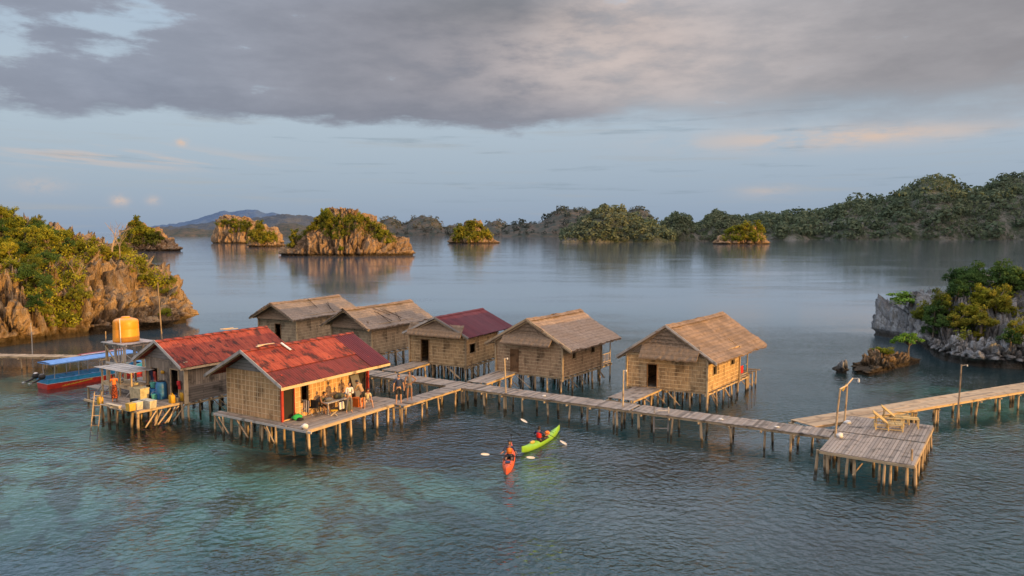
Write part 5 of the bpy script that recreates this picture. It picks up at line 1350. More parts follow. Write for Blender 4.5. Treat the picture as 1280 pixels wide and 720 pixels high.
# ------------------------------------------------------------------ walkways
def walkway(label, pts, width, n_post, z=DZ, mat=None, pm=None, group=None, pw=.16, rail=True, lengthwise=False, r=.07, z0=-.45, cuts=(0, 0)):
    pts = [Vector((p[0], p[1], 0)) for p in pts]
    root = empty('walkway', pts[0], label, 'walkway', group); b = MB(); eb = [MB(), MB()]; jb = MB()
    for s in range(len(pts) - 1):
        p, q = pts[s], pts[s + 1]; d = (q - p); L = d.length; d /= L; nn = Vector((-d.y, d.x, 0))
        if lengthwise:
            m = int(width / .2)
            for k in range(m):
                o = 0.0
                while o < L:
                    l = min(L - o, ru(2.5, 4.0)); zz = z + ru(-.008, .008)
                    b.box(p + d * (o + .005) + nn * (-width / 2 + width * k / m + .005) + Vector((0, 0, zz - .03)), d * (l - .01), nn * (width / m - .01), (0, 0, .03)); o += l
        else:
            m = int(L / pw)
            for k in range(m):
                if rnd() < .008: continue
                o = ru(-.04, .04); l = width + ru(-.06, .06); zz = z + ru(-.007, .007)
                b.box(p + d * (k * L / m + .006) - nn * (l / 2 + o) + Vector((0, 0, zz - .035)), d * (L / m - .012) + nn * ru(-.012, .012), nn * l, (0, 0, .035))
        for t_, sg in ((0, 1), (1, -1)):
            eb[t_].beam(p + nn * sg * (width / 2 - .08) + Vector((0, 0, z - .1)), q + nn * sg * (width / 2 - .08) + Vector((0, 0, z - .1)), .08, .12)
        k = 0; npst = max(2, int(L / n_post))
        for k in range(npst + 1):
            c = p + d * L * k / npst
            jb = MB(); jb.beam(c - nn * (width / 2 + .12) + Vector((0, 0, z - .21)), c + nn * (width / 2 + .1) + Vector((0, 0, z - .21)), .08, .09); jb.build('cross_beam', M['beam'], root)
            for sg in (-1, 1):
                e = c + nn * sg * (width / 2 - .12 + ru(-.06, .1)) + d * ru(-.25, .25)
                add_pile(root, e.x, e.y, z - .16, r * ru(.85, 1.2), .1, 'post', pm, z0)
    b.build('decking', mat or M['deck'], root)
    for e in eb: e.build('edge_beam', M['beam'], root)
    return root
P_ = lambda u, v, z=DZ: at(u, v, z)
plat = [P_(1024.4, 562.8), P_(1143, 581.7), P_(1167, 533), P_(1061, 520.5)]
W1 = [P_(455, 464.5), P_(587, 482.2), P_(775, 507), P_(1040, 541.5)]
walkway('long grey plank walkway on posts running past the huts to the platform', W1, 1.75, 1.55, pm=M['pile'])
W2 = [P_(496, 505.5), P_(578, 480.5)]
walkway('short walkway slanting up from the gathering deck to the long walkway', [W2[0], W2[1]], 1.25, 1.6, z=DZ - .01)
walkway('small plank ramp to the purple roofed hut', [P_(488, 463.5, 1.22), P_(533, 451, 1.22)], 1.7, 1.6, z=1.215, lengthwise=True)
walkway('small plank ramp to the door of the shaded thatched hut', [P_(596, 478), P_(641, 462)], 1.7, 1.5, z=1.215, lengthwise=True)
walkway('small plank ramp to the door of the sunlit thatched hut', [P_(776, 499), P_(814, 483)], 1.9, 1.5, z=1.215, lengthwise=True)
walkway('narrow boardwalk crossing behind the blue boat to the left cliff', [P_(-60, 443, 1.2), P_(60, 444.5, 1.2), P_(131, 446, 1.2)], 1.3, 2.2, mat=M['newdeck'], r=.05)
RW0, RW1 = P_(1003, 529), P_(1280, 483.5); dd = (RW1 - RW0); dd.z = 0
walkway('newer tan boardwalk leading off to the right shore', [RW0, RW0 + dd * .5, RW1, RW1 + dd * 1.15], 1.75, 2.0, z=DZ + .012, mat=M['newdeck'], lengthwise=True, pm=M['beam'])
# platform
pr = empty('jetty_platform', (plat[0] + plat[2]) / 2 * 1.0, 'square grey plank platform on a cluster of posts at the walkway end', 'platform'); pr.location.z = 0
fl, frr, br_, bl = [p.copy() for p in plat]
b = MB(); n = 26
for rowf, (s0, s1) in enumerate(((0, .52), (.52, 1.0))):
    for k in range(n):
        a, c = k / n, (k + 1) / n
        lo = lambda f, s: fl.lerp(frr, f).lerp(bl.lerp(br_, f), s)
        zz = Vector((0, 0, (.05 if rowf else 0) + ru(-.006, .006)))
        g = .0022
        q = [lo(a + g, s0 + ru(-.004, .004)), lo(c - g, s0 + ru(-.004, .004)), lo(c - g, s1), lo(a + g, s1)]
        b.hexa([x + zz - Vector((0, 0, .04)) for x in q] + [x + zz for x in q])
b.build('decking', M['deck'], pr)
for p, q in ((fl, frr), (frr, br_), (br_, bl), (bl, fl)):
    b = MB(); b.beam(p.lerp(q, .003) - Vector((0, 0, .1)), p.lerp(q, .997) - Vector((0, 0, .1)), .07, .12); b.build('edge_beam', M['beam'], pr)
cps = []
for f in (.02, .1, .24, .33, .4, .66, .72, .78, .97):
    cps.append(fl.lerp(frr, f) + Vector((ru(-.05, .05), ru(.05, .5), 0)))
for s in (.06, .12, .2, .3, .42, .52, .62, .74, .85, .96): cps.append(frr.lerp(br_, s) + Vector((-.1 + ru(-.1, .05), ru(-.1, .1), 0)))
for s in (.1, .3, .5, .75, .95): cps.append(fl.lerp(bl, s) + Vector((.1, 0, 0)))
for f in (.25, .5, .75):
    for s in (.3, .6, .95): cps.append(fl.lerp(frr, f).lerp(bl.lerp(br_, f), s))
for c in cps: add_pile(pr, c.x, c.y, DZ - .06, ru(.06, .085), .1, 'post', M['pile'])
b = MB(); c = frr.lerp(br_, .1); c += Vector((-.22, .05, 0)); b.tube([c + Vector((0, 0, -.1)), c + Vector((0, 0, .55))], [.055, .05], 7); b.build('mooring_post', M['pile'], pr)
b = MB(); c = fl.lerp(frr, .52); b.tube([c + Vector((-.5, .4, -1.0)), c + Vector((.2, .9, -.55))], [.035, .03], 6); b.build('brace', M['pile'], pr)
def m_sarong():
    m, t = newmat('orange_patterned_cloth'); ob = t.n('ShaderNodeTexCoord').outputs['Object']
    vo = t.n('ShaderNodeTexVoronoi', {'Vector': ob, 'Scale': 13.0}).outputs['Distance']
    c = t.mix(t.smooth(vo, .3, .42), (.50, .10, .02), (.09, .02, .015)); t.out(principled(t, c, .9)); return m
M['sarong'] = m_sarong()
def m_stripe():
    m, t = newmat('striped_cloth'); uv = t.n('ShaderNodeTexCoord').outputs['Object']
    x = t.n('ShaderNodeSeparateXYZ', {0: uv}).outputs[0]; s = t.math('SINE', t.math('MULTIPLY', x, 42))
    t.out(principled(t, t.mix(t.smooth(s, -.1, .1), (.72, .70, .68), (.05, .05, .06)), .9)); return m
M['stripe'] = m_stripe()
# ------------------------------------------------------------------ people
def skin_mesh(verts, edges, radii, root=0, sub=1):
    me = bpy.data.meshes.new('tmp'); me.from_pydata([tuple(v) for v in verts], edges, [])
    o = bpy.data.objects.new('tmp', me); col.objects.link(o)
    md = o.modifiers.new('s', 'SKIN'); md.use_smooth_shade = True; md.branch_smoothing = .6
    if not me.skin_vertices: me.skin_vertices.new()
    sv = me.skin_vertices[0].data
    for i, r in enumerate(radii):
        sv[i].radius = r if hasattr(r, '__len__') else (r, r); sv[i].use_root = (i == root); sv[i].use_loose = False
    s2 = o.modifiers.new('d', 'SUBSURF'); s2.levels = sub; s2.render_levels = sub
    dg = bpy.context.evaluated_depsgraph_get(); dg.update()
    m = bpy.data.meshes.new_from_object(o.evaluated_get(dg))
    bpy.data.objects.remove(o); bpy.data.meshes.remove(me)
    return m
def join_meshes(name, meshes):
    vs = []; fs = []
    for m in meshes:
        n = len(vs); vs += [tuple(v.co) for v in m.vertices]; fs += [tuple(n + i for i in p.vertices) for p in m.polygons]
        bpy.data.meshes.remove(m)
    me = bpy.data.meshes.new(name); me.from_pydata(vs, [], fs); me.polygons.foreach_set('use_smooth', [True] * len(fs)); return me
def mb_mesh(b):
    me = bpy.data.meshes.new('tmp'); me.from_pydata([tuple(v) for v in b.v], [], b.f); return me
def V(*a): return Vector(a)
def person(label, loc, az, pose, skin='skin_l', top=None, top_mat=None, sleeve=.6, bottom=None, bottom_mat=None, leg_len=.5, hair='short', S=1.0, female=False, skirt=None, group=None, vest=None, bust=0):
    """local axes: x right, y the way the person faces, z up; pose gives pelvis height and limb directions"""
    N = lambda v: Vector(v).normalized()
    pel = V(0, 0, pose.get('pel', .93)); tdir = N(pose.get('torso', (0, .03, 1)))
    waist = pel + tdir * .16; chest = pel + tdir * .36; neckb = pel + tdir * .50
    hd = N(pose.get('head', (0, .08, 1))); neck = neckb + hd * .06; headc = neckb + hd * .19
    side = V(1, 0, 0); sw = .165 if female else .19; hw = .09
    J = dict(pel=pel, waist=waist, chest=chest, neckb=neckb, neck=neck)
    for k, sg in (('L', -1), ('R', 1)):
        sh = neckb - tdir * .035 + side * sg * sw; J['sh' + k] = sh
        a1, a2 = pose.get('arm' + k, ((sg * .12, 0, -1), (sg * .04, .12, -1)))
        J['el' + k] = sh + N(a1) * .29; J['wr' + k] = J['el' + k] + N(a2) * .25
        hp = pel + side * sg * hw - tdir * .03; J['hp' + k] = hp
        l1, l2 = pose.get('leg' + k, ((sg * .05, .02, -1), (sg * .02, -.02, -1)))
        J['kn' + k] = hp + N(l1) * .43; J['an' + k] = J['kn' + k] + N(l2) * .42
        fd = N(pose.get('foot' + k, (sg * .15, 1, -.25))); J['to' + k] = J['an' + k] + fd * .17 + V(0, 0, -.03)
    th = .92 if female else 1.0
    names = ['pel', 'waist', 'chest', 'neckb', 'neck']; rad = [(.135 * th, .10), (.118 * th, .088), (.14 * th, .10), (.075, .07), (.052, .055)]
    verts = [J[n] for n in names]; edges = [(0, 1), (1, 2), (2, 3), (3, 4)]
    idx = {n: i for i, n in enumerate(names)}
    def add(n, r, par): idx[n] = len(verts); verts.append(J[n]); rad.append(r); edges.append((idx[par], idx[n]))
    for k in 'LR':
        add('sh' + k, .058 * th, 'neckb'); add('el' + k, .043 * th, 'sh' + k); add('wr' + k, .028 * th, 'el' + k)
        add('hp' + k, .092, 'pel'); add('kn' + k, .058, 'hp' + k); add('an' + k, .036, 'kn' + k); add('to' + k, (.040, .026), 'an' + k)
    parts = [skin_mesh(verts, edges, rad)]
    for k, sg in (('L', -1), ('R', 1)):
        w = J['wr' + k]; d = (w - J['el' + k]).normalized(); sd = d.cross(V(0, 1, .3)); sd = (sd if sd.length > .2 else d.cross(V(0, 0, 1))).normalized(); nn = sd.cross(d)
        palm = w + d * .085
        parts.append(skin_mesh([w - d * .03, w + d * .03, palm], [(0, 1), (1, 2)], [(.024, .026), (.034, .018), (.036, .014)]))
        for f, (o, l) in enumerate(((-.027, .062), (-.009, .072), (.009, .068), (.026, .055))):
            a = palm - d * .02 + sd * o; m_ = palm + d * l * .55 + sd * o * 1.05 + nn * .006; e = palm + d * l + sd * o * 1.05 + nn * .022
            parts.append(skin_mesh([a, m_, e], [(0, 1), (1, 2)], [.0095, .0085, .007], 0, 1))
        a = w + d * .025 + sd * .02 * -sg; m_ = w + d * .06 + sd * .048 * -sg + nn * .012; e = w + d * .09 + sd * .055 * -sg + nn * .022
        parts.append(skin_mesh([a, m_, e], [(0, 1), (1, 2)], [.0115, .010, .008], 0, 1))
    # head: skull, jaw, nose, ears
    up = hd; fwd = N(pose.get('look', (0, 1, 0))); fwd = (fwd - up * fwd.dot(up)).normalized(); rt = fwd.cross(up)
    hb = MB(); R = 14; C = 10
    def HP(i, j, grow=1.0, lift=0.0):
        t = math.pi * i / C; f = 2 * math.pi * j / R
        x, y, z = math.sin(t) * math.sin(f), math.sin(t) * math.cos(f), math.cos(t)
        wx = .074 * (1 - .22 * max(0, -z)); wy = .094 * (1 - .12 * max(0, -z)); 
        yy = y * wy + (.012 if (y > .3 and z < -.35) else 0)
        if y > .93 and abs(z + .12) < .2: yy += .022
        if abs(y) < .25 and abs(z + .05) < .2: x *= 1.13
        return headc + (rt * x * wx + fwd * yy + up * (z * .118 + lift)) * grow
    for i in range(C):
        for j in range(R):
            q = [HP(i + 1, j), HP(i + 1, j + 1), HP(i, j + 1), HP(i, j)]
            hb.face(q[:3] if i == 0 else ([q[0], q[2], q[3]] if i == C - 1 else q))
    parts.append(mb_mesh(hb))
    root = empty('person', loc, label, 'person', group); root.rotation_euler = (0, 0, az); root.scale = (S * 1.06, S * 1.06, S * 1.06)
    link_mesh('body', join_meshes('body', parts), M[skin], root)
    fb = MB()
    for sg in (-1, 1): fb.ball(headc + rt * sg * .03 + fwd * .083 + up * .012, .012, .007, .007, 6, 4)
    link_mesh('eyes', join_meshes('eyes', [mb_mesh(fb)]), M['hair'], root)
    fb = MB(); fb.ball(headc + fwd * .086 - up * .058, .022, .008, .006, 6, 4)
    link_mesh('mouth', join_meshes('mouth', [mb_mesh(fb)]), M['paint_red'], root)
    hb = MB()
    for i in range(C):
        for j in range(R):
            f = 2 * math.pi * (j + .5) / R; front = math.cos(f)
            lim = 3 if front > .5 else (5 if front > -.2 else 7)
            if hair == 'long' and front < .35: lim = 8
            if i >= lim: continue
            g = 1.07 if hair != 'long' or front > 0 else 1.12
            q = [HP(i + 1, j, g), HP(i + 1, j + 1, g), HP(i, j + 1, g), HP(i, j, g)]
            hb.face(q[:3] if i == 0 else q)
    hm_ = [mb_mesh(hb)]
    if hair == 'bun':
        h2_ = MB(); h2_.ball(headc - fwd * .1 + up * .05, .045, .04, .04); hm_.append(mb_mesh(h2_))
    if hair == 'long':
        h2_ = MB(); h2_.ball(headc - fwd * .075 - up * .12, .07, .035, .14); hm_.append(mb_mesh(h2_))
    link_mesh('hair', join_meshes('hair', hm_), M['hair'], root)
    if top_mat:
        vs = [pel - tdir * .0, waist, chest, neckb - tdir * .01]; rr = [(.15 * th, .118), (.138 * th, .108), (.158 * th, .118), (.09, .082)]; ed = [(0, 1), (1, 2), (2, 3)]
        if bust: rr[2] = (.15, .125)
        for k in 'LR':
            n = len(vs); vs.append(J['sh' + k]); rr.append(.07 * th); ed.append((3, n))
            if sleeve > 0:
                e = J['sh' + k].lerp(J['el' + k], min(1, sleeve)); vs.append(e); rr.append(.058 * th); ed.append((n, n + 1))
                if sleeve > 1: vs.append(J['el' + k].lerp(J['wr' + k], min(.95, sleeve - 1))); rr.append(.042); ed.append((n + 1, n + 2))
        m = skin_mesh(vs, ed, rr); link_mesh(top or 'shirt', m, M[top_mat], root)
    if vest:
        vs = [waist - tdir * .05, waist + tdir * .06, chest + tdir * .04, neckb - tdir * .02]; rr = [(.155, .13), (.16, .14), (.168, .145), (.11, .10)]
        link_mesh('life_vest', skin_mesh(vs, [(0, 1), (1, 2), (2, 3)], rr), M[vest], root)
    if bottom_mat:
        vs = [pel + tdir * .07, pel - tdir * .02]; rr = [(.142 * th, .108), (.15 * th, .115)]; ed = [(0, 1)]
        for k in 'LR':
            n = len(vs); vs += [J['hp' + k], J['hp' + k].lerp(J['kn' + k], min(1, leg_len))]; rr += [.096, .078 if leg_len < 1 else .062]; ed += [(1, n), (n, n + 1)]
            if leg_len > 1: vs.append(J['kn' + k].lerp(J['an' + k], leg_len - 1)); rr.append(.048); ed.append((n + 1, n + 2))
        link_mesh(bottom or 'shorts', skin_mesh(vs, ed, rr), M[bottom_mat], root)
    if skirt:
        b = MB(); b.lathe(V(0, 0, .22), [(.19, 0), (.18, .25), (.165, .5), (.15, .72), (.11, .86)], 18)
        link_mesh('sarong', join_meshes('sarong', [mb_mesh(b)]), M[skirt], root)
    return root
def face_az(dx, dy): return math.atan2(dy, dx) - math.pi / 2
ZD = DZ + .0
SIT = dict(pel=.46, torso=(0, -.08, 1), legL=((-.12, .95, -.06), (-.05, .25, -1)), legR=((.12, .95, -.06), (.08, .35, -1)), armL=((-.15, .45, -.9), (.1, .9, -.2)), armR=((.15, .45, -.9), (-.1, .9, -.2)))
def tri(u, v, z=ZD): return at(u, v, z)
person('woman in a white long sleeved shirt and grey trousers standing on the deck', tri(437, 515.5), face_az(.5, -.85), dict(armR=((.15, .15, -1), (-.5, .75, .25)), armL=((-.2, .0, -1), (.6, .7, .15)), head=(0, .15, 1), legR=((.12, .02, -1), (.1, -.03, -1))),
       'skin_l', 'shirt', 'whitecloth', 1.9, 'trousers', 'greycloth', 1.85, 'bun', 1.0, True)
person('man in a tan shirt and dark shorts stooping with his back to the sun', tri(453.5, 510.8), face_az(-.85, .5), dict(torso=(0, .55, .9), head=(0, .8, .7), armR=((.1, .5, -.9), (0, .8, -.5)), armL=((-.1, .5, -.9), (0, .8, -.5)), legL=((-.08, .2, -1), (0, -.2, -1)), legR=((.1, .1, -1), (0, -.12, -1))),
       'skin_l', 'shirt', 'tancloth', .8, 'shorts', 'blackcloth', .75, 'short', 1.03)
person('man in an olive tank top seated on a chair leaning on his knees', tri(401.5, 516), face_az(.8, -.5), dict(SIT, torso=(0, .35, 1), head=(0, .4, 1)), 'skin', 'tank_top', 'olive', 0, 'shorts', 'blackcloth', .85, 'short', 1.02)
person('seated person half hidden behind the standing woman in white', tri(428.5, 510.5), face_az(.6, -.8), dict(SIT, torso=(0, .1, 1)), 'skin', 'shirt', 'navy', .6, 'shorts', 'tancloth', .9, 'short', .98)
person('woman in pale clothes sitting low on the deck at the far door', tri(459.5, 506.8), face_az(.3, -.95), dict(SIT, pel=.28, torso=(0, .1, 1), legL=((-.3, .9, .35), (-.1, .5, -1)), legR=((.25, .9, .3), (.15, .7, -.9)), head=(-.1, .3, 1)), 'skin_l', 'shirt', 'cream', .7, 'shorts', 'whitecloth', .7, 'bun', .96, True)
person('man in a navy shirt and black shorts walking off the deck', tri(498.4, 504.2), face_az(.35, -.95), dict(legR=((.1, .14, -1), (.04, -.08, -1)), legL=((-.1, -.06, -1), (-.04, -.12, -1)), armL=((-.32, -.05, -1), (-.1, .2, -1)), armR=((.32, .05, -1), (.12, .2, -1)), head=(0, .12, 1)),
       'skin_l', 'shirt', 'navy', .75, 'shorts', 'blackcloth', .95, 'short', 1.03)
person('person in a grey vest with one hand on the hip beside the man in navy', tri(512, 499.6), face_az(.2, -1), dict(armL=((-.75, -.1, -.7), (.75, .2, -.55)), armR=((.25, 0, -1), (.05, .15, -1)), legR=((.06, .05, -1), (.02, -.05, -1)), head=(.05, .05, 1)),
       'skin', 'vest', 'greycloth', 0, 'shorts', 'greycloth', .6, 'short', 1.03)
person('woman in an orange patterned sarong working at the outdoor kitchen', tri(143.5, 502), face_az(-.5, .8), dict(torso=(0, .25, 1), head=(0, .45, 1), armR=((.15, .6, -.8), (-.1, .95, -.1)), armL=((-.15, .6, -.8), (.1, .95, -.1))), 'skin', 'shirt', 'orange', .5, None, None, .5, 'bun', .97, True, skirt='sarong')
# ------------------------------------------------------------------ kayaks
def kayak(label, nose, stern, mat, z=.0, W=.31):
    nose, stern = Vector((nose[0], nose[1], 0)), Vector((stern[0], stern[1], 0)); d = (nose - stern); L = d.length; d /= L; sd = Vector((d.y, -d.x, 0)); mid = (nose + stern) / 2
    root = empty('kayak', mid, label, 'kayak')
    def sec(t):
        w = W * max(.02, (1 - abs(t) ** 2.3)) ; sheer = .24 + .16 * abs(t) ** 3; keel = -.10 + .22 * abs(t) ** 4
        p = mid + d * t * L / 2
        return [p + sd * w * x + Vector((0, 0, zz)) for x, zz in ((0, keel), (.55, keel + .03), (.9, keel + .10), (1.0, sheer * .62), (.86, sheer * .9), (.45, sheer + .045), (0, sheer + .065), (-.45, sheer + .045), (-.86, sheer * .9), (-1, sheer * .62), (-.9, keel + .10), (-.55, keel + .03))]
    b = MB(); n = 30; S = [sec(-1 + 2 * i / n) for i in range(n + 1)]
    for i in range(n):
        for k in range(12):
            k2 = (k + 1) % 12
            if 4 <= k <= 7 and abs(-1 + 2 * (i + .5) / n + .02) < .24: continue   # open cockpit
            b.face([S[i][k], S[i][k2], S[i + 1][k2], S[i + 1][k]])
    b.face(S[0]); b.face(S[-1][::-1])
    b.build('hull', mat, root, smooth=True)
    b = MB(); b.lathe(mid + Vector((0, 0, .12)), [(.001, .03), (.34, .04), (.345, .0)], 16)
    for q in range(len(b.v)): r = b.v[q] - mid; b.v[q] = mid + d * r.dot(d) * 1.85 + sd * r.dot(sd) * .86 + Vector((0, 0, r.z))
    b.build('cockpit', M['dark'], root)
    b = MB(); b.tube([mid + d * .62 * math.cos(f) + sd * W * .84 * math.sin(f) + Vector((0, 0, .285)) for f in [2 * math.pi * i / 20 for i in range(21)]], .022, 6, False); b.build('coaming', M['black'], root)
    b = MB()
    for t in (.5, .62):
        p = mid + d * t * L / 2; w = W * (1 - t ** 2.3) * .8
        b.tube([p + sd * w + Vector((0, 0, .27)), p + Vector((0, 0, .345)), p - sd * w + Vector((0, 0, .27))], .012, 5)
    b.build('deck_line', M['black'], root)
    return root, mid, d, sd
def paddle(a, b_, label, c1, roll=.3):
    a, b_ = Vector(a), Vector(b_); root = empty('paddle', (a + b_) / 2, label, 'paddle'); d = (b_ - a).normalized()
    b = MB(); b.tube([a, b_], .017, 6); b.build('shaft', M['black'], root)
    for p, sg in ((a, -1), (b_, 1)):
        sd = d.cross(Vector((.1, -1, .45))).normalized(); nn = sd.cross(d); b = MB()
        pr_ = [(.0, .02), (.08, .045), (.2, .06), (.34, .055), (.42, .035), (.45, .015)]
        for q, r_ in zip(pr_[:-1], pr_[1:]):
            for s2 in (-1, 1):
                P = lambda t, w: p + d * sg * t + sd * w * s2 + nn * (.02 * abs(w) / .1)
                b.face([P(q[0], 0), P(q[0], q[1]), P(r_[0], r_[1]), P(r_[0], 0)])
        b.build('blade', M[c1], root, smooth=False)
ko, km, kd, ks = kayak('orange kayak seen nose on, paddler in an orange vest', at(632.6, 597), at(639.5, 562), M['kayak_o'])
PAD = dict(SIT, pel=.2, torso=(0, -.05, 1), legL=((-.15, 1, .12), (-.02, 1, -.18)), legR=((.15, 1, .12), (.02, 1, -.18)), armL=((-.45, .5, -.75), (-.25, .95, .05)), armR=((.45, .5, -.75), (.25, .95, .05)))
person('paddler in an orange life vest sitting in the orange kayak', km - kd * .35 + V(0, 0, .02), face_az(kd.x, kd.y), PAD, 'skin', 'shirt', 'navy', .9, 'shorts', 'blackcloth', .9, 'short', 1.0, vest='orange')
c = km + kd * .20 + V(0, 0, .62)
paddle(c - V(1.0, -.05, .14), c + V(.92, .12, -.30), 'paddle with white blades held level across the orange kayak', 'whitecloth')
b = MB(); c = km - kd * 1.7 + V(0, 0, .30); b.tube([c, c + V(.02, .02, .75)], [.018, .012], 6); b.build('stern_pole', M['black'], ko)
b = MB(); b.cbox(km + kd * 1.0 + V(0, 0, .345), .34, .26, .03, math.atan2(kd.y, kd.x)); b.build('deck_hatch', M['navy'], ko)
kg, gm, gd, gs = kayak('lime green kayak lying slantwise, paddler in a red vest', at(699.5, 540), at(652, 568.5), M['kayak_g'])
person('paddler in a red life vest sitting in the green kayak', gm - gd * .35 + V(0, 0, .02), face_az(gd.x, gd.y), PAD, 'skin', 'shirt', 'navy', .9, 'shorts', 'blackcloth', .9, 'short', 1.0, vest='redcloth')
c = gm + gd * .2 + V(0, 0, .62); px_ = (gs * 1.0 - gd * .15)
paddle(c - gs * .95 - gd * .1 + V(0, 0, .42), c + gs * 1.0 + gd * .1 + V(0, 0, -.44), 'paddle with white blades held slantwise across the green kayak', 'whitecloth')
b = MB(); b.ball(gm + gd * .75 + V(0, 0, .40), .2, .14, .12, az=math.atan2(gd.y, gd.x)); tag(b.build('dry_bag', M['orange'], loc=tuple(gm + gd * .75 + V(0, 0, .3)), smooth=True), 'small orange bag on the fore deck of the green kayak', 'bag')
b = MB(); b.ball(gm - gd * 1.25 + V(0, 0, .36), .24, .12, .07, az=math.atan2(gd.y, gd.x)); tag(b.build('dry_bag', M['boatyellow'], loc=tuple(gm - gd * 1.25 + V(0, 0, .3)), smooth=True), 'flat tan bag strapped behind the paddler of the green kayak', 'bag')
# ------------------------------------------------------------------ covered boat
def boat():
    s0, s1 = at(53, 486), at(196, 462); s0.z = s1.z = 0
    d = (s1 - s0); d.normalize(); L = 10.5; sd = Vector((d.y, -d.x, 0))
    root = empty('motor_boat', s0 + d * L * .4, 'long blue and red motor boat with a flat blue canopy, moored at the left', 'boat')
    def hw(t): return .95 * (1 - max(0, (t - .35) / .65) ** 2.4) * (.86 + .14 * min(1, t / .2))
    def sh(t): return .78 + .55 * max(0, (t - .4) / .6) ** 2
    def P(t, x, z): return s0 + d * L * t + sd * x + Vector((0, 0, z))
    n = 28
    def band(z0, z1, f0, f1, name, mat, off=0):
        b = MB()
        for i in range(n):
            a, c = i / n, (i + 1) / n
            for sg in (-1, 1):
                q = lambda t, z, f: P(t, sg * (hw(t) * f + off), z * (sh(t) if z > 0 else 1))
                b.face([q(a, z0, f0), q(c, z0, f0), q(c, z1, f1), q(a, z1, f1)])
        for sg in (1,):
            b.face([P(0, -(hw(0) * f0 + off), z0 * sh(0) if z0 > 0 else z0), P(0, hw(0) * f0 + off, z0 * sh(0) if z0 > 0 else z0), P(0, hw(0) * f1 + off, z1 * sh(0)), P(0, -(hw(0) * f1 + off), z1 * sh(0))])
        return b.build(name, mat, root, smooth=False)
    band(-.35, .52, .74, .94, 'hull', M['boatred'])
    band(.52, .56, .945, .955, 'white_stripe', M['white'], .004)
    band(.56, .98, .95, 1.0, 'topside', M['boatblue'])
    band(.98, 1.04, 1.0, 1.0, 'gunwale', M['canopy'], .03)
    b = MB()
    for i in range(n):
        a, c = i / n, (i + 1) / n; q = lambda t, x: P(t, x * hw(t) * .93, .42 * sh(t))
        b.face([q(a, -1), q(a, 1), q(c, 1), q(c, -1)])
    b.build('boat_deck', M['boatblue'], root)
    b = MB()
    for i in range(9, n):
        a, c = i / n, (i + 1) / n
        if a > .74:
            q = lambda t, x: P(t, x * hw(t) * .99, .96 * sh(t)); b.face([q(a, -1), q(a, 1), q(c, 1), q(c, -1)])
    b.build('fore_deck', M['boatblue'], root)
    for t in (.15, .27, .39, .51, .63):
        b = MB(); b.box(P(t, -hw(t) * .9, .5), d * .28, sd * hw(t) * 1.8, (0, 0, .05)); b.build('bench', M['boatblue'], root)
    zc = 1.95
    b = MB(); m = 12
    for i in range(m):
        for j in range(6):
            q = lambda u, x: P(.02 + .66 * u, x * 1.02, zc + .1 * (1 - x * x) + .015 * math.sin(u * 26))
            a, c = i / m, (i + 1) / m; x0, x1 = -1 + j / 3, -1 + (j + 1) / 3
            b.face([q(a, x0), q(c, x0), q(c, x1), q(a, x1)]); k = Vector((0, 0, -.05)); b.face([q(a, x0) + k, q(a, x1) + k, q(c, x1) + k, q(c, x0) + k])
    for x in (-1, 1):
        b.box(P(.02, x * 1.02, zc - .07), d * L * .66, sd * .02, (0, 0, .08))
    for u in (.02, .68): b.box(P(u, -1.02, zc - .07), sd * 2.04, d * .02, (0, 0, .08))
    b.build('canopy', M['canopy'], root)
    b = MB(); b.box(P(.31, -.95, zc + .12), d * L * .36, sd * .55, (0, 0, .06)); b.build('roof_pad', M['paint_red'], root)
    b = MB(); b.box(P(.31, -.40, zc + .15), d * L * .36, sd * .08, (0, 0, .04)); b.build('white_stripe', M['white'], root)
    for t in (.05, .22, .38, .53, .66):
        for x in (-.92, .92):
            b = MB(); b.tube([P(t, x * hw(t), .7), P(t, x, zc)], .03, 6); b.build('canopy_post', M['metal'], root)
    b = MB(); b.tube([P(.66, .92, zc - .05), P(.74, .7, 1.0)], .03, 6); b.tube([P(.66, -.92, zc - .05), P(.74, -.7, 1.0)], .03, 6); b.build('canopy_brace', M['metal'], root)
    # painted flash along the hull
    b = MB()
    for (t0, t1, z0, z1) in ((.10, .32, .1, .44),):
        q = lambda t, z: P(t, hw(t) * (.74 + .20 * (z + .35) / .87) + .012, z * sh(t))
        for i in range(8):
            a, c = t0 + (t1 - t0) * i / 8, t0 + (t1 - t0) * (i + 1) / 8; f, g = i / 8, (i + 1) / 8
            b.face([q(a, z0 + (z1 - z0) * f * .7), q(c, z0 + (z1 - z0) * g * .7), q(c, z0 + .16 + (z1 - z0 - .1) * g), q(a, z0 + .02 + (z1 - z0) * f)])
    b.build('yellow_flash', M['boatyellow'], root)
    for x in (-.45, .45):
        e = MB(); c0 = P(-.02, x, .85)
        tl = (-d * .8 + Vector((0, 0, .55))).normalized()
        e.ball(c0 + Vector((0, 0, .16)), .26, .2, .24, 12, 8, az=math.atan2(d.y, d.x))
        m = e.build('outboard_motor', M['black'], root, smooth=True)
        q = MB(); q.ball(c0 + Vector((0, 0, .27)), .2, .15, .14, 10, 7, az=math.atan2(d.y, d.x)); q.build('cowling', M['white'] if x < 0 else M['greycloth'], m, smooth=True)
        q = MB(); q.tube([c0 + Vector((0, 0, .08)), c0 - d * .45 - Vector((0, 0, .12)), c0 - d * .85 - Vector((0, 0, .22))], [.1, .075, .06], 8); q.build('shaft_leg', M['black'], m)
        q = MB(); hub = c0 - d * .9 - Vector((0, 0, .22)); q.tube([hub + d * .15, hub - d * .12], [.07, .04], 8)
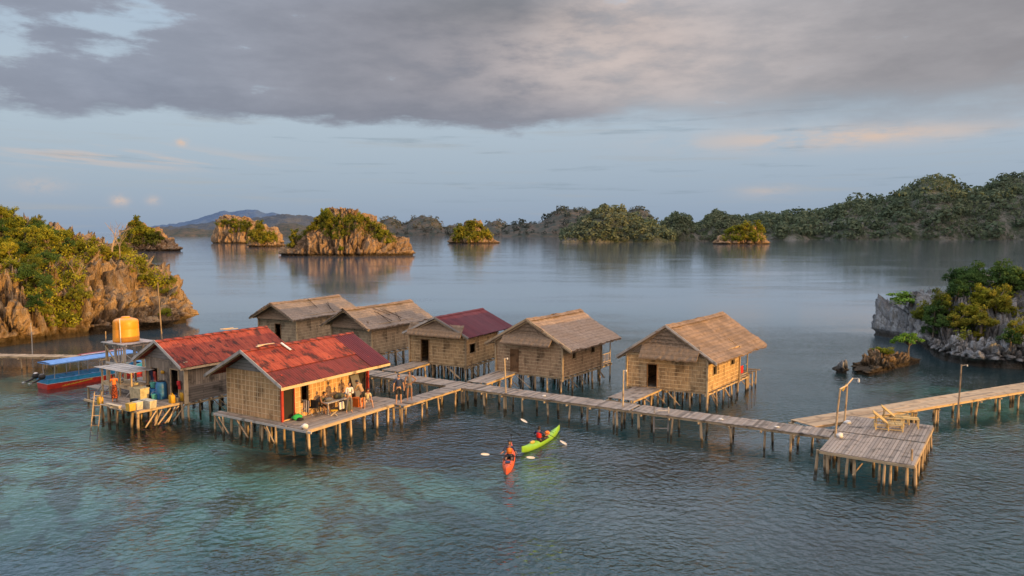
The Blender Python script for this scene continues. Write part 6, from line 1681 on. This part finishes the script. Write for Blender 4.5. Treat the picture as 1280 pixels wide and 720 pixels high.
        for k in range(3):
            f = 2 * math.pi * k / 3; o = (sd * math.cos(f) + Vector((0, 0, 1)) * math.sin(f)); w = o.cross(d)
            q.face([hub + o * .04 - w * .03, hub + o * .17 - w * .08 - d * .03, hub + o * .19 + w * .05 + d * .03, hub + o * .04 + w * .03])
        q.build('propeller', M['metal'], m)
    return root
boat()
# ------------------------------------------------------------------ water tower
def tower():
    i0, i1, j0, j1 = 7.75, 10.0, .45, 2.5; zt = 4.05
    root = empty('water_tower', B.L((i0 + i1) / 2, (j0 + j1) / 2, 0), 'rickety grey timber tower carrying the orange water tank', 'tower')
    for p in range(3):
        for q in range(2):
            i, j = i0 + (i1 - i0) * p / 2, j0 + (j1 - j0) * q
            b = MB(); b.beam(B.L(i + ru(-.05, .05), j, DZ), B.L(i, j, zt), .15, .13, B.U); b.build('leg', M['grey'] if (p + q) % 2 else M['lumber'], root)  # alternate legs take paler lumber to paint them as sunlit
    for i in (i0 + .3, i0 + .62, i0 - .15):
        b = MB(); b.beam(B.L(i, j0 - .05, 2.9), B.L(i, j0 - .05, zt), .07, .05, B.U); b.build('upright', M['grey'], root)
    b = MB()
    for k in range(12): B.box(b, i0 - .3, i1 + .3, j0 - .25 + k * .215, j0 - .25 + k * .215 + .2, zt + .12, zt + .16)
    b.build('platform', M['grey'], root)
    b = MB()
    for j in (j0, j1): b.beam(B.L(i0 - .3, j, zt + .05), B.L(i1 + .3, j, zt + .05), .09, .13)
    for i in (i0, (i0 + i1) / 2, i1): b.beam(B.L(i, j0 - .2, zt - .04), B.L(i, j1 + .2, zt - .04), .08, .1)
    b.beam(B.L(i0, j0 - .07, 2.75), B.L(i1, j0 - .07, 2.75), .04, .14); b.beam(B.L(i1 + .07, j0, 2.6), B.L(i1 + .07, j1, 2.6), .04, .14)
    b.build('rail', M['grey'], root)
    for (i, z, k, zz, mat) in ((i1, zt - .1, i0 + .2, 2.4, 'beam'), (i0 + .1, 3.0, i1 - .9, 1.25, 'beam'), (i0 - .3, 2.75, i0 + .9, 1.3, 'grey'), (i0 + 1.2, 2.7, i0 - .5, 1.3, 'grey'), (i0 - 1.2, 3.2, i0 + .5, 2.5, 'grey')):
        b = MB(); b.beam(B.L(i, j0 - .1, z), B.L(k, j0 - .12, zz), .1, .04, B.W); b.build('brace', M[mat], root)
    c = B.L((i0 + i1) / 2 + .18, (j0 + j1) / 2 - .1, zt + .16)
    t = empty('water_tank', c, 'orange plastic water tank on top of the timber tower', 'water tank')
    R = .87
    pf = [(R * .93, 0), (R * .98, .03), (R * 1.0, .1), (R * 1.0, .2), (R * .985, .24), (R * .97, .9), (R * .962, .92), (R * .968, .94), (R * .955, 1.4), (R * .93, 1.5), (R * .86, 1.57), (R * .7, 1.63), (R * .45, 1.68), (.3, 1.7)]
    b = MB(); b.lathe(c, pf, 36); b.build('tank_body', M['tank'], t, smooth=True)
    b = MB(); b.lathe(c + V(0, 0, 1.69), [(.3, 0), (.3, .06), (.25, .1), (.001, .11)], 20); b.build('lid', M['tank'], t)
    p = c + V(.06, -R - .05, 0)
    b = MB(); b.tube([p + V(0, 0, 1.72), p + V(0.02, 0, .2), p + V(.12, -.1, -1.2), p + V(.25, -.1, -2.4)], .032, 7); b.build('pipe', M['white'], t)
    b = MB(); q = B.L(i1 + .05, j0, zt + .1); b.tube([q, q + V(0, 0, .8)], .03, 6); b.build('pole', M['beam'], root)
tower()
# ------------------------------------------------------------------ outdoor kitchen on the work deck
def kitchen():
    c0 = B.L(5.4, -1.0, 0); root = empty('kitchen_shelter', c0, 'low open kitchen shelter with a grey plank roof and counter', 'shelter')
    i0, i1, j0, j1 = 3.9, 7.4, -1.35, -.1; zr = 2.9
    for i, j in ((i0, j0), (5.3, j0), (6.5, j0), (i1, j0), (i0 + .2, j1), (5.5, j1), (i1, j1)):
        b = MB(); b.beam(B.L(i + ru(-.05, .05), j, DZ - (.8 if i > 6.4 else 0)), B.L(i, j, zr), .09, .09, B.U); b.build('post', M['beam'], root)
    b = MB()
    for k in range(9):
        j = j0 - .3 + k * (j1 - j0 + .6) / 9; B.box(b, i0 - .35 + ru(-.1, .1), i1 + .4 + ru(-.1, .1), j, j + .17, zr + .02 + .012 * (k % 2), zr + .05 + .012 * (k % 2))
    b.build('roof', M['grey'], root)
    b = MB(); B.box(b, i0 - .1, i1 + .1, j0, j1, 1.92, 1.97); B.box(b, i0 - .1, i1 + .1, j0 - .03, j0, 1.75, 1.97); b.build('counter', M['beam'], root)
    b = MB()
    for i in (i0, 5.3, 6.5, i1): b.beam(B.L(i, j0 + .05, 1.75), B.L(i + .7, j0 + .05, 1.25), .06, .06)
    b.build('brace', M['grey'], root)
    def pot(i, j, r, h, mat, nm, lab, cat='pot', z=1.97):
        p = B.L(i, j, z); b = MB(); b.lathe(p, [(r * .8, 0), (r, h * .3), (r, h), (r * 1.06, h + .01), (r * .93, h), (r * .85, .03), (.001, .03)], 14); o = b.build(nm, M[mat], loc=tuple(p)); tag(o, lab, cat)
    pot(4.35, -.8, .17, .13, 'cream', 'bowl', 'yellow bowl at the right end of the kitchen counter', 'bowl'); pot(4.8, -.6, .2, .12, 'metal', 'cooking_pot', 'wide metal pan on the kitchen counter')
    pot(5.9, -.9, .16, .2, 'metal', 'cooking_pot', 'tall metal pot in the middle of the kitchen counter'); pot(6.9, -.8, .17, .1, 'yellow', 'bowl', 'small yellow bowl at the left end of the kitchen counter', 'bowl')
    pot(6.4, -.6, .14, .16, 'white', 'bowl', 'white bowl beside the tall metal pot', 'bowl')
    p = B.L(3.9, 1.3, DZ)
kitchen()
def box_thing(name, mat, u, v, sx, sy, sz, label, cat, z=DZ, az=None, lid=None, taper=.93, group=None):
    c = at(u, v, z); az = math.radians(147) if az is None else az
    root = empty(name, c, label, cat, group); b = MB()
    X = V(math.cos(az), math.sin(az), 0); Y = V(-math.sin(az), math.cos(az), 0)
    q = lambda k, zz: [c + X * sx / 2 * k * a + Y * sy / 2 * k * e + V(0, 0, zz) for a, e in ((-1, -1), (1, -1), (1, 1), (-1, 1))]
    b.hexa(q(taper, 0.0) + q(1, sz)); b.build('box_body', mat, root)
    b = MB(); b.hexa(q(1.05, sz + .004) + q(1.03, sz + .05)); b.build('lid', lid or mat, root)
    return root
def jerrycan(u, v, label, z=DZ, mat='yellow', az=2.5, s=1.0):
    c = at(u, v, z); root = empty('jerrycan', c, label, 'jerrycan'); X = V(math.cos(az), math.sin(az), 0) * s; Y = V(-math.sin(az), math.cos(az), 0) * s; Zv = V(0, 0, 1) * s
    b = MB(); rings = []
    for zz, k in ((0, .92), (.03, 1), (.36, 1), (.42, .9), (.46, .6)): rings.append([c + X * .17 * k * math.copysign(abs(math.cos(f)) ** .45, math.cos(f)) + Y * .125 * k * math.copysign(abs(math.sin(f)) ** .45, math.sin(f)) + Zv * zz for f in [2 * math.pi * i / 16 for i in range(16)]])
    for a, e in zip(rings[:-1], rings[1:]):
        for i in range(16): b.face([a[i], a[(i + 1) % 16], e[(i + 1) % 16], e[i]])
    b.face(rings[0][::-1]); b.face(rings[-1]); b.build('can_body', M[mat], root, smooth=True)
    b = MB(); b.tube([c + X * .1 + Zv * .43, c + X * .08 + Zv * .53, c - X * .08 + Zv * .53, c - X * .1 + Zv * .43], .02 * s, 6); b.build('handle', M[mat], root)
    b = MB(); b.lathe(c + X * .11 + Zv * .44, [(.035, 0), (.035, .07), (.001, .075)], 10); b.build('cap', M['redcloth'], root)
def barrel(u, v, label, r=.3, h=.9, mat='blue', z=DZ, lying=None):
    c = at(u, v, z); root = empty('barrel', c, label, 'barrel'); b = MB()
    pf = [(r * .88, 0), (r * .95, .03), (r, h * .12), (r * 1.03, h * .3), (r * 1.045, h * .33), (r * 1.03, h * .36), (r * 1.03, h * .62), (r * 1.045, h * .65), (r * 1.03, h * .68), (r, h * .86), (r * .8, h * .97), (r * .72, h)]
    if lying is None: b.lathe(c, pf, 22)
    else: b.lathe(c + V(0, 0, r * 1.04) - lying * h / 2, pf, 22, ax=lying)
    b.build('barrel_body', M[mat], root, smooth=True)
    b = MB(); ax = lying or V(0, 0, 1); e = (c + V(0, 0, h)) if lying is None else c + V(0, 0, r * 1.04) + lying * h / 2
    b.lathe(e, [(r * .74, -.03), (r * .76, .02), (r * .6, .035), (.001, .035)], 20, ax=ax); b.build('lid', M['black'], root)
def bucket(u, v, label, mat, r=.17, h=.3, z=DZ):
    c = at(u, v, z) if not isinstance(u, Vector) else u; root = empty('bucket', c, label, 'bucket'); b = MB()
    b.lathe(c, [(r * .75, 0), (r, h), (r * 1.08, h), (r * 1.08, h - .03), (r * 1.0, h - .03)], 18); b.lathe(c, [(r * .95, h - .01), (r * .74, .03), (.001, .03)], 18)
    b.build('bucket_body', M[mat], root)
    b = MB(); b.tube([c + V(r, 0, h), c + V(r * .8, .05, h + .1), c + V(0, .08, h + .14), c + V(-r * .8, .05, h + .1), c + V(-r, 0, h)], .008, 5); b.build('handle', M['metal'], root)
barrel(202, 498.5, 'tall upright blue barrel beside the doorway of the plank house', .34, 1.15)
barrel(191.5, 497, 'shorter blue barrel lying on its side left of the tall one', .3, .8, 'blue', lying=V(-.75, .6, 0).normalized())
bucket(193, 499.8, 'teal bucket on the deck in front of the blue barrels', 'teal', .19, .38)
bucket(at(192, 497, DZ) + V(0, 0, .67), None, 'pale teal bucket standing on top of the lying barrel', 'teal', .2, .34)
box_thing('cool_box', M['cream'], 174.5, 498.5, 1.25, .62, .72, 'large cream cool box left of the blue barrels', 'cool box', lid=M['cream'])
jerrycan(125.5, 506, 'lone yellow jerrycan at the left corner of the work deck', s=1.15)
jerrycan(215, 503.8, 'left one of two yellow jerrycans on the deck edge below the doorway', s=1.2)
jerrycan(228.5, 501, 'right one of two yellow jerrycans, beside the corner post', s=1.2)
bucket(222, 502.5, 'grey bucket between the two yellow jerrycans', 'greycloth', .15, .3)
bucket(219, 497.5, 'blue bucket at the threshold behind the yellow jerrycans', 'blue', .16, .26)
box_thing('crate', M['boatyellow'], 163.5, 513, .44, .4, .4, 'orange crate at the front corner of the work deck', 'crate')
box_thing('foam_box', M['styro'], 172, 511.3, .5, .42, .42, 'small white foam box between the orange crate and the long box', 'foam box')
box_thing('foam_box', M['styro'], 186, 509, 1.0, .45, .42, 'long white foam box on the front edge of the work deck', 'foam box')
def stack_boards(u, v, n, label):
    c = at(u, v, DZ); root = empty('board_pile', c, label, 'boards'); az = math.radians(150)
    for k in range(n):
        b = MB(); a = az + ru(-.5, .5); X = V(math.cos(a), math.sin(a), 0); p = c + V(ru(-.3, .3), ru(-.2, .2), .04 + k * .05); L = ru(.8, 1.6); b.beam(p - X * L / 2, p + X * L / 2, ru(.1, .22), .035); b.build('board', M['lumber' if k % 2 else 'grey'], root)
stack_boards(141, 511, 6, 'heap of loose planks and offcuts on the front of the work deck')
b = MB(); c = at(168, 505.5, DZ); b.lathe(c, [(.2, 0), (.24, .1), (.24, .32), (.26, .34), (.22, .32), (.001, .1)], 16); tag(b.build('cooking_pot', M['black'], loc=tuple(c)), 'black iron cooking pot on the work deck before the cool box', 'pot')
b = MB(); c = at(184, 505, DZ); b.ball(c + V(0, 0, .05), .4, .3, .07, warp=.4); tag(b.build('cloth_heap', M['rustlow'], loc=tuple(c), smooth=True), 'brown red cloth lying in front of the cool box', 'cloth')
# ladder at the left tip of the work deck
def ladder(p0, p1, w, n, label, mat, r=.03):
    p0, p1 = Vector(p0), Vector(p1); root = empty('ladder', p0, label, 'ladder'); sd = (p1 - p0).cross(V(0, 1, 0.2)).normalized() * w / 2
    sd.z = 0
    for sg in (-1, 1): b = MB(); b.tube([p0 + sd * sg, p1 + sd * sg], r, 6); b.build('rail', mat, root)
    for k in range(n):
        b = MB(); q = p0.lerp(p1, (k + .6) / n); b.beam(q - sd * 1.1, q + sd * 1.1, .05, .04); b.build('rung', mat, root)
q0 = at(116, 536, 0); ladder(q0 + V(0, 0, -.8), q0 + V(.15, .5, 2.2), .45, 5, 'thin pole ladder at the left tip of the work deck', M['pile'])
q0 = at(826, 543, 0); ladder(q0 + V(0, 0, -.5), q0 + V(.1, .45, 1.55), .85, 4, 'short wooden ladder from the long walkway down to the water', M['grey'], .045)
# ------------------------------------------------------------------ things on the gathering deck
def folding_chair(u, v, az, label, mat, group=None):
    c = at(u, v, DZ); root = empty('folding_chair', c, label, 'chair', group); X = V(math.cos(az), math.sin(az), 0); Y = V(-math.sin(az), math.cos(az), 0)
    for sg in (-1, 1):
        b = MB(); b.tube([c + X * .24 * sg - Y * .2, c + X * .24 * sg + Y * .22 + V(0, 0, .44)], .018, 6); b.build('leg', M['metal'], root)
        b = MB(); b.tube([c + X * .24 * sg + Y * .24, c + X * .24 * sg - Y * .18 + V(0, 0, .44), c + X * .24 * sg - Y * .3 + V(0, 0, .9)], .018, 6); b.build('leg', M['metal'], root)
    b = MB(); b.box(c - X * .24 - Y * .2 + V(0, 0, .43), X * .48, Y * .42, (0, 0, .03)); b.build('seat', mat, root)
    b = MB(); b.box(c - X * .24 - Y * .29 + V(0, 0, .55), X * .48, -Y * .03, V(0, 0, .36) - Y * .03); b.build('backrest', mat, root)
azc = math.radians(-32) - math.pi / 2
folding_chair(380, 519.5, azc + .2, 'folding chair draped with a striped towel, nearest the red door frame', M['stripe'])
folding_chair(391, 518.2, azc, 'folding chair hung with a black cloth, between the striped chair and the seated man', M['blackcloth'])
folding_chair(401, 516, face_az(.8, -.5), 'folding chair under the man in the olive tank top', M['greycloth'])
folding_chair(428, 510.5, face_az(.6, -.8), 'folding chair under the person behind the woman in white', M['tancloth'])
p = at(374, 521, DZ)
cloth('towel', M['stripe'], p + V(.15, .25, .95), p + V(.62, .0, .95), .7, 'black and white striped towel over the chair by the red door frame', 'towel')
p = at(388, 519.5, DZ); cloth('towel', M['blackcloth'], p + V(0, .15, .92), p + V(.5, -.12, .92), .45, 'black cloth over the second folding chair', 'towel')
def table():
    c = at(418, 514.5, DZ); az = math.radians(59.5); X = V(math.cos(az), math.sin(az), 0); Y = V(-math.sin(az), math.cos(az), 0); root = empty('table', c, 'low table covered with bags and dishes along the golden wall', 'table')
    b = MB(); b.box(c - X * .85 - Y * .3 + V(0, 0, .66), X * 1.7, Y * .6, (0, 0, .04)); b.build('tabletop', M['grey'], root)
    for a in (-.78, .78):
        for e in (-.25, .25): b = MB(); p = c + X * a + Y * e; b.beam(p, p + V(0, 0, .66), .05, .05, X); b.build('leg', M['grey'], root)
    def blob(a, e, rx, ry, rz, nm, mat, lab, cat):
        p = c + X * a + Y * e + V(0, 0, .7); b = MB(); b.ball(p + V(0, 0, rz * .9), rx, ry, rz, az=az, warp=.35); tag(b.build(nm, M[mat], loc=tuple(p), smooth=True), lab, cat)
    blob(.45, .05, .38, .22, .2, 'bag', 'olive', 'dark olive bag on the right of the low table', 'bag'); blob(-.4, .08, .3, .2, .13, 'bag', 'greycloth', 'grey bag on the left of the low table', 'bag')
    p = c + X * .1 - Y * .0; 
    b = MB(); q = c - Y * .42 + X * .25; b.box(q - X * .28 + V(0, 0, .18), X * .56, -Y * .05, V(0, 0, .42) + Y * .04); tag(b.build('leaning_panel', M['whitecloth'], loc=tuple(q)), 'pale green white panel leaning against the low table', 'panel')
    q = c + X * .62 - Y * .5; b = MB(); b.cbox(q, .5, .36, .6, az); o = b.build('suitcase', M['olive'], loc=tuple(q)); tag(o, 'dark upright case between the low table and the woman in white', 'case')
table()
b = MB(); c = at(371.5, 524.5, DZ); b.ball(c + V(0, 0, .14), .36, .22, .16, az=1.0, warp=.5); tag(b.build('cloth_bundle', M['green'], loc=tuple(c), smooth=True), 'bright green cloth bundle on the deck by the red doorway', 'bundle')
b = MB(); c = at(375, 525.5, DZ); b.ball(c + V(0, 0, .07), .2, .15, .09, warp=.5); tag(b.build('cloth_bundle', M['blackcloth'], loc=tuple(c), smooth=True), 'small dark bundle beside the bright green one', 'bundle')
b = MB(); c = at(381, 535.5, DZ); b.ball(c + V(0, 0, .12), .24, .16, .13, warp=.45); tag(b.build('plastic_bag', M['whitecloth'], loc=tuple(c), smooth=True), 'crumpled white plastic bag at the front corner of the gathering deck', 'bag')
c = A.L(-.45, A.b * .80, DZ); b = MB(); b.box(c, A.W * .75, A.U * .06, A.U * .36 + V(0, 0, 1.75) - A.W * .25); tag(b.build('mattress', M['greycloth'], loc=tuple(c)), 'dark grey mattress leaning against the golden wall', 'mattress')
box_thing('crate', M['orange'], 447, 508, .55, .4, .5, 'orange brown crate below the leaning mattress', 'crate')
# small stool with yellow basin at the deck edge
c = at(418, 519.5, DZ); st_ = empty('stool', c, 'small low stool with crossed legs at the front of the table', 'stool')
b = MB(); b.cbox(c + V(0, 0, .3), .4, .3, .04, .3); b.build('seat', M['yellow'], st_)
for sg in (-1, 1): b = MB(); b.beam(c + V(-.2 * sg, -.1, 0), c + V(.18 * sg, .05, .31), .035, .035); b.build('leg', M['lumber'], st_)
# ------------------------------------------------------------------ lamp poles
def lamp_pole(label, base, top, r, arm, z0=-.35, mat='beam', lamp=True):
    root = empty('lamp_pole', (base.x, base.y, 0), label, 'pole'); b = MB(); q = Vector((base.x, base.y, z0))
    b.tube([q, q.lerp(top, .5) + V(.03, 0, 0), top], [r, r * .9, r * .75], 8); b.build('pole', M[mat], root)
    if lamp:
        e = top + arm; b = MB(); b.tube([top - V(0, 0, .05), e], .02, 6); b.build('arm', M['grey'], root)
        b = MB(); b.lathe(e - V(0, 0, .16), [(.001, .04), (.03, .06), (.038, .11), (.025, .15), (.025, .18)], 10); b.build('bulb', M['white'], root)
def topz(base, v): return Vector((base.x, base.y, zat(v, base.y) ))
b0 = at(632.5, 513, 0); lamp_pole('tall lamp pole in front of the long walkway near the slanting walkway', b0, topz(b0, 449) + V(-.1, 0, 0), .06, V(.2, .0, .02))
b0 = at(777, 532, 0); lamp_pole('tall lamp pole in front of the ramp to the sunlit hut', b0, topz(b0, 464) + V(.08, 0, 0), .06, V(.18, 0, .0))
b0 = at(1195.5, 528, 0); lamp_pole('pale lamp pole with a short cross arm on the tan boardwalk', b0, topz(b0, 457) + V(.15, 0, 0), .06, V(.38, 0, -.02), mat='bare')
b0 = at(40.5, 447, 0); lamp_pole('thin white pole standing on the boardwalk by the left cliff', b0, topz(b0, 404), .045, V(.1, 0, 0), mat='grey', lamp=False)
b0 = B.L(7.2, 3.1, 0); lamp_pole('tallest pole, thin and tan, behind the orange water tank', b0, topz(b0, 353) + V(-.3, 0, 0), .055, V(.12, 0, 0), mat='beam', lamp=False)
def gantry():
    pa, pb = at(1043.5, 546.5, DZ), at(1055, 527, DZ); root = empty('lamp_gantry', pa, 'crooked two post lamp frame at the inner corner of the platform', 'lamp frame')
    ta, tb = Vector((pa.x + .2, pa.y, zat(488, pa.y))), Vector((pb.x + .12, pb.y, zat(484, pb.y)))
    for p, t in ((pa, ta), (pb, tb)):
        b = MB(); b.tube([p - V(0, 0, .3), p.lerp(t, .55) + V(ru(-.04, .04), 0, 0), t], [.06, .052, .042], 8); b.build('post', M['pile'], root)
    e = Vector((at(1064, 527, DZ).x, pb.y, zat(474.5, pb.y)))
    b = MB(); b.tube([ta - V(.02, 0, .02), ta.lerp(e, .5) - V(0, 0, .12), e], [.045, .04, .035], 7); b.build('crossbar', M['pile'], root)
    l = e + V(.35, 0, -.02); b = MB(); b.tube([e, l], .015, 5); b.build('arm', M['metal'], root)
    b = MB(); b.lathe(l - V(0, 0, .2), [(.05, 0), (.06, .08), (.03, .18), (.03, .21)], 10); b.build('bulb', M['white'], root)
    b = MB(); k = tb - V(.15, 0, .1); b.beam(k - V(.12, 0, .2), k + V(.12, 0, .2), .12, .05); b.build('bracket', M['yellow'], root)
    for u, v, lab in ((1049.5, 547, 'white stone at the foot of the nearer frame post'), (1059.5, 530.5, 'white stone at the foot of the farther frame post')):
        c = at(u, v, DZ); b = MB(); b.ball(c + V(0, 0, .1), .19, .14, .13, warp=.6); tag(b.build('white_stone', M['whitecloth'], loc=tuple(c), smooth=True), lab, 'stone')
gantry()
# ------------------------------------------------------------------ bamboo loungers
def lounger(u, v, label, s=1.0):
    c = at(u, v, DZ + .05); X = V(.93, -.36, 0); Y = V(.36, .93, 0); root = empty('bamboo_lounger', c, label, 'lounger')
    w, L = .34 * s, .75 * s
    for a in (-.72, -.1, .6):
        for e in (-1, 1): b = MB(); p = c + X * a * s + Y * w * e; b.tube([p, p + V(0, 0, .36 if a < .5 else .5)], .035, 6); b.build('leg', M['bamboo'], root)
    for e in (-1, 1):
        b = MB(); b.tube([c + X * -.78 * s + Y * w * e + V(0, 0, .3), c + X * .7 * s + Y * w * e + V(0, 0, .34)], .03, 6)
        b.tube([c + X * -.1 * s + Y * w * e + V(0, 0, .55), c + X * .68 * s + Y * w * e + V(0, 0, .55)], .03, 6); b.tube([c + X * -.72 * s + Y * w * e + V(0, 0, .08), c + X * .6 * s + Y * w * e + V(0, 0, .08)], .025, 6)
        b.build('arm_rail', M['bamboo'], root)
    b = MB()
    for k in range(11):
        p = c + X * (-.1 + .07 * k) * s + V(0, 0, .36); b.tube([p - Y * w, p + Y * w], .03, 6)
    b.build('seat', M['bamboo'], root)
    b = MB(); ax = (-X * .95 + V(0, 0, .75)).normalized()
    for k in range(9):
        p = c - X * .1 * s + Y * w * (-.95 + k * .2375) + V(0, 0, .34); b.tube([p, p + ax * .95 * s], .034, 6)
    for q in (.15, .5, .88): p = c - X * .1 * s + V(0, 0, .34) + ax * q * s - X * .04; b.tube([p - Y * w, p + Y * w], .025, 6)
    b.build('backrest', M['bamboo'], root)
    for e in (-1, 1):
        b = MB(); p = c - X * .7 * s + Y * w * e + V(0, 0, .3); b.tube([p, c - X * .1 * s + Y * w * e + ax * .75 * s + V(0, 0, .34)], .025, 6); b.build('prop', M['bamboo'], root)
lounger(1112, 537, 'front bamboo lounger with a raised back on the platform')
lounger(1121, 528.5, 'rear bamboo lounger, behind the front one on the platform', .95)
c = at(1138, 534, DZ + .05); tb_ = empty('bamboo_table', c, 'small bamboo side table right of the two loungers', 'table')
b = MB()
for k in range(6): p = c + V(.36, .93, 0) * (-.28 + k * .11) + V(0, 0, .5); b.tube([p - V(.93, -.36, 0) * .4, p + V(.93, -.36, 0) * .4], .035, 6)
b.build('tabletop', M['bamboo'], tb_)
for a in (-.36, .36):
    for e in (-.25, .25): b = MB(); p = c + V(.93, -.36, 0) * a + V(.36, .93, 0) * e; b.tube([p, p + V(0, 0, .5)], .03, 6); b.build('leg', M['bamboo'], tb_)
# small pale litter on the walkway
for u, v, lab in ((680, 495.5, 'small white rag on the long walkway near the left lamp pole'), (901, 525, 'white scrap on the long walkway below the sunlit hut'), (971, 534.5, 'pale yellow scrap near the right end of the long walkway')):
    c = at(u, v, DZ); b = MB(); b.ball(c + V(0, 0, .04), .13, .09, .05, warp=.5); tag(b.build('rag', M['whitecloth'], loc=tuple(c), smooth=True), lab, 'rag')
# ------------------------------------------------------------------ render settings
scene.view_settings.view_transform = 'Standard'; scene.view_settings.look = 'None'; scene.view_settings.exposure = 0
print('TREES', NTREE)
scene.render.engine = 'CYCLES'; scene.cycles.use_denoising = True
scene.cycles.max_bounces = 6; scene.cycles.transparent_max_bounces = 8; scene.cycles.diffuse_bounces = 3; scene.cycles.glossy_bounces = 3
scene.cycles.sample_clamp_indirect = 4.0; scene.cycles.caustics_reflective = False; scene.cycles.caustics_refractive = False
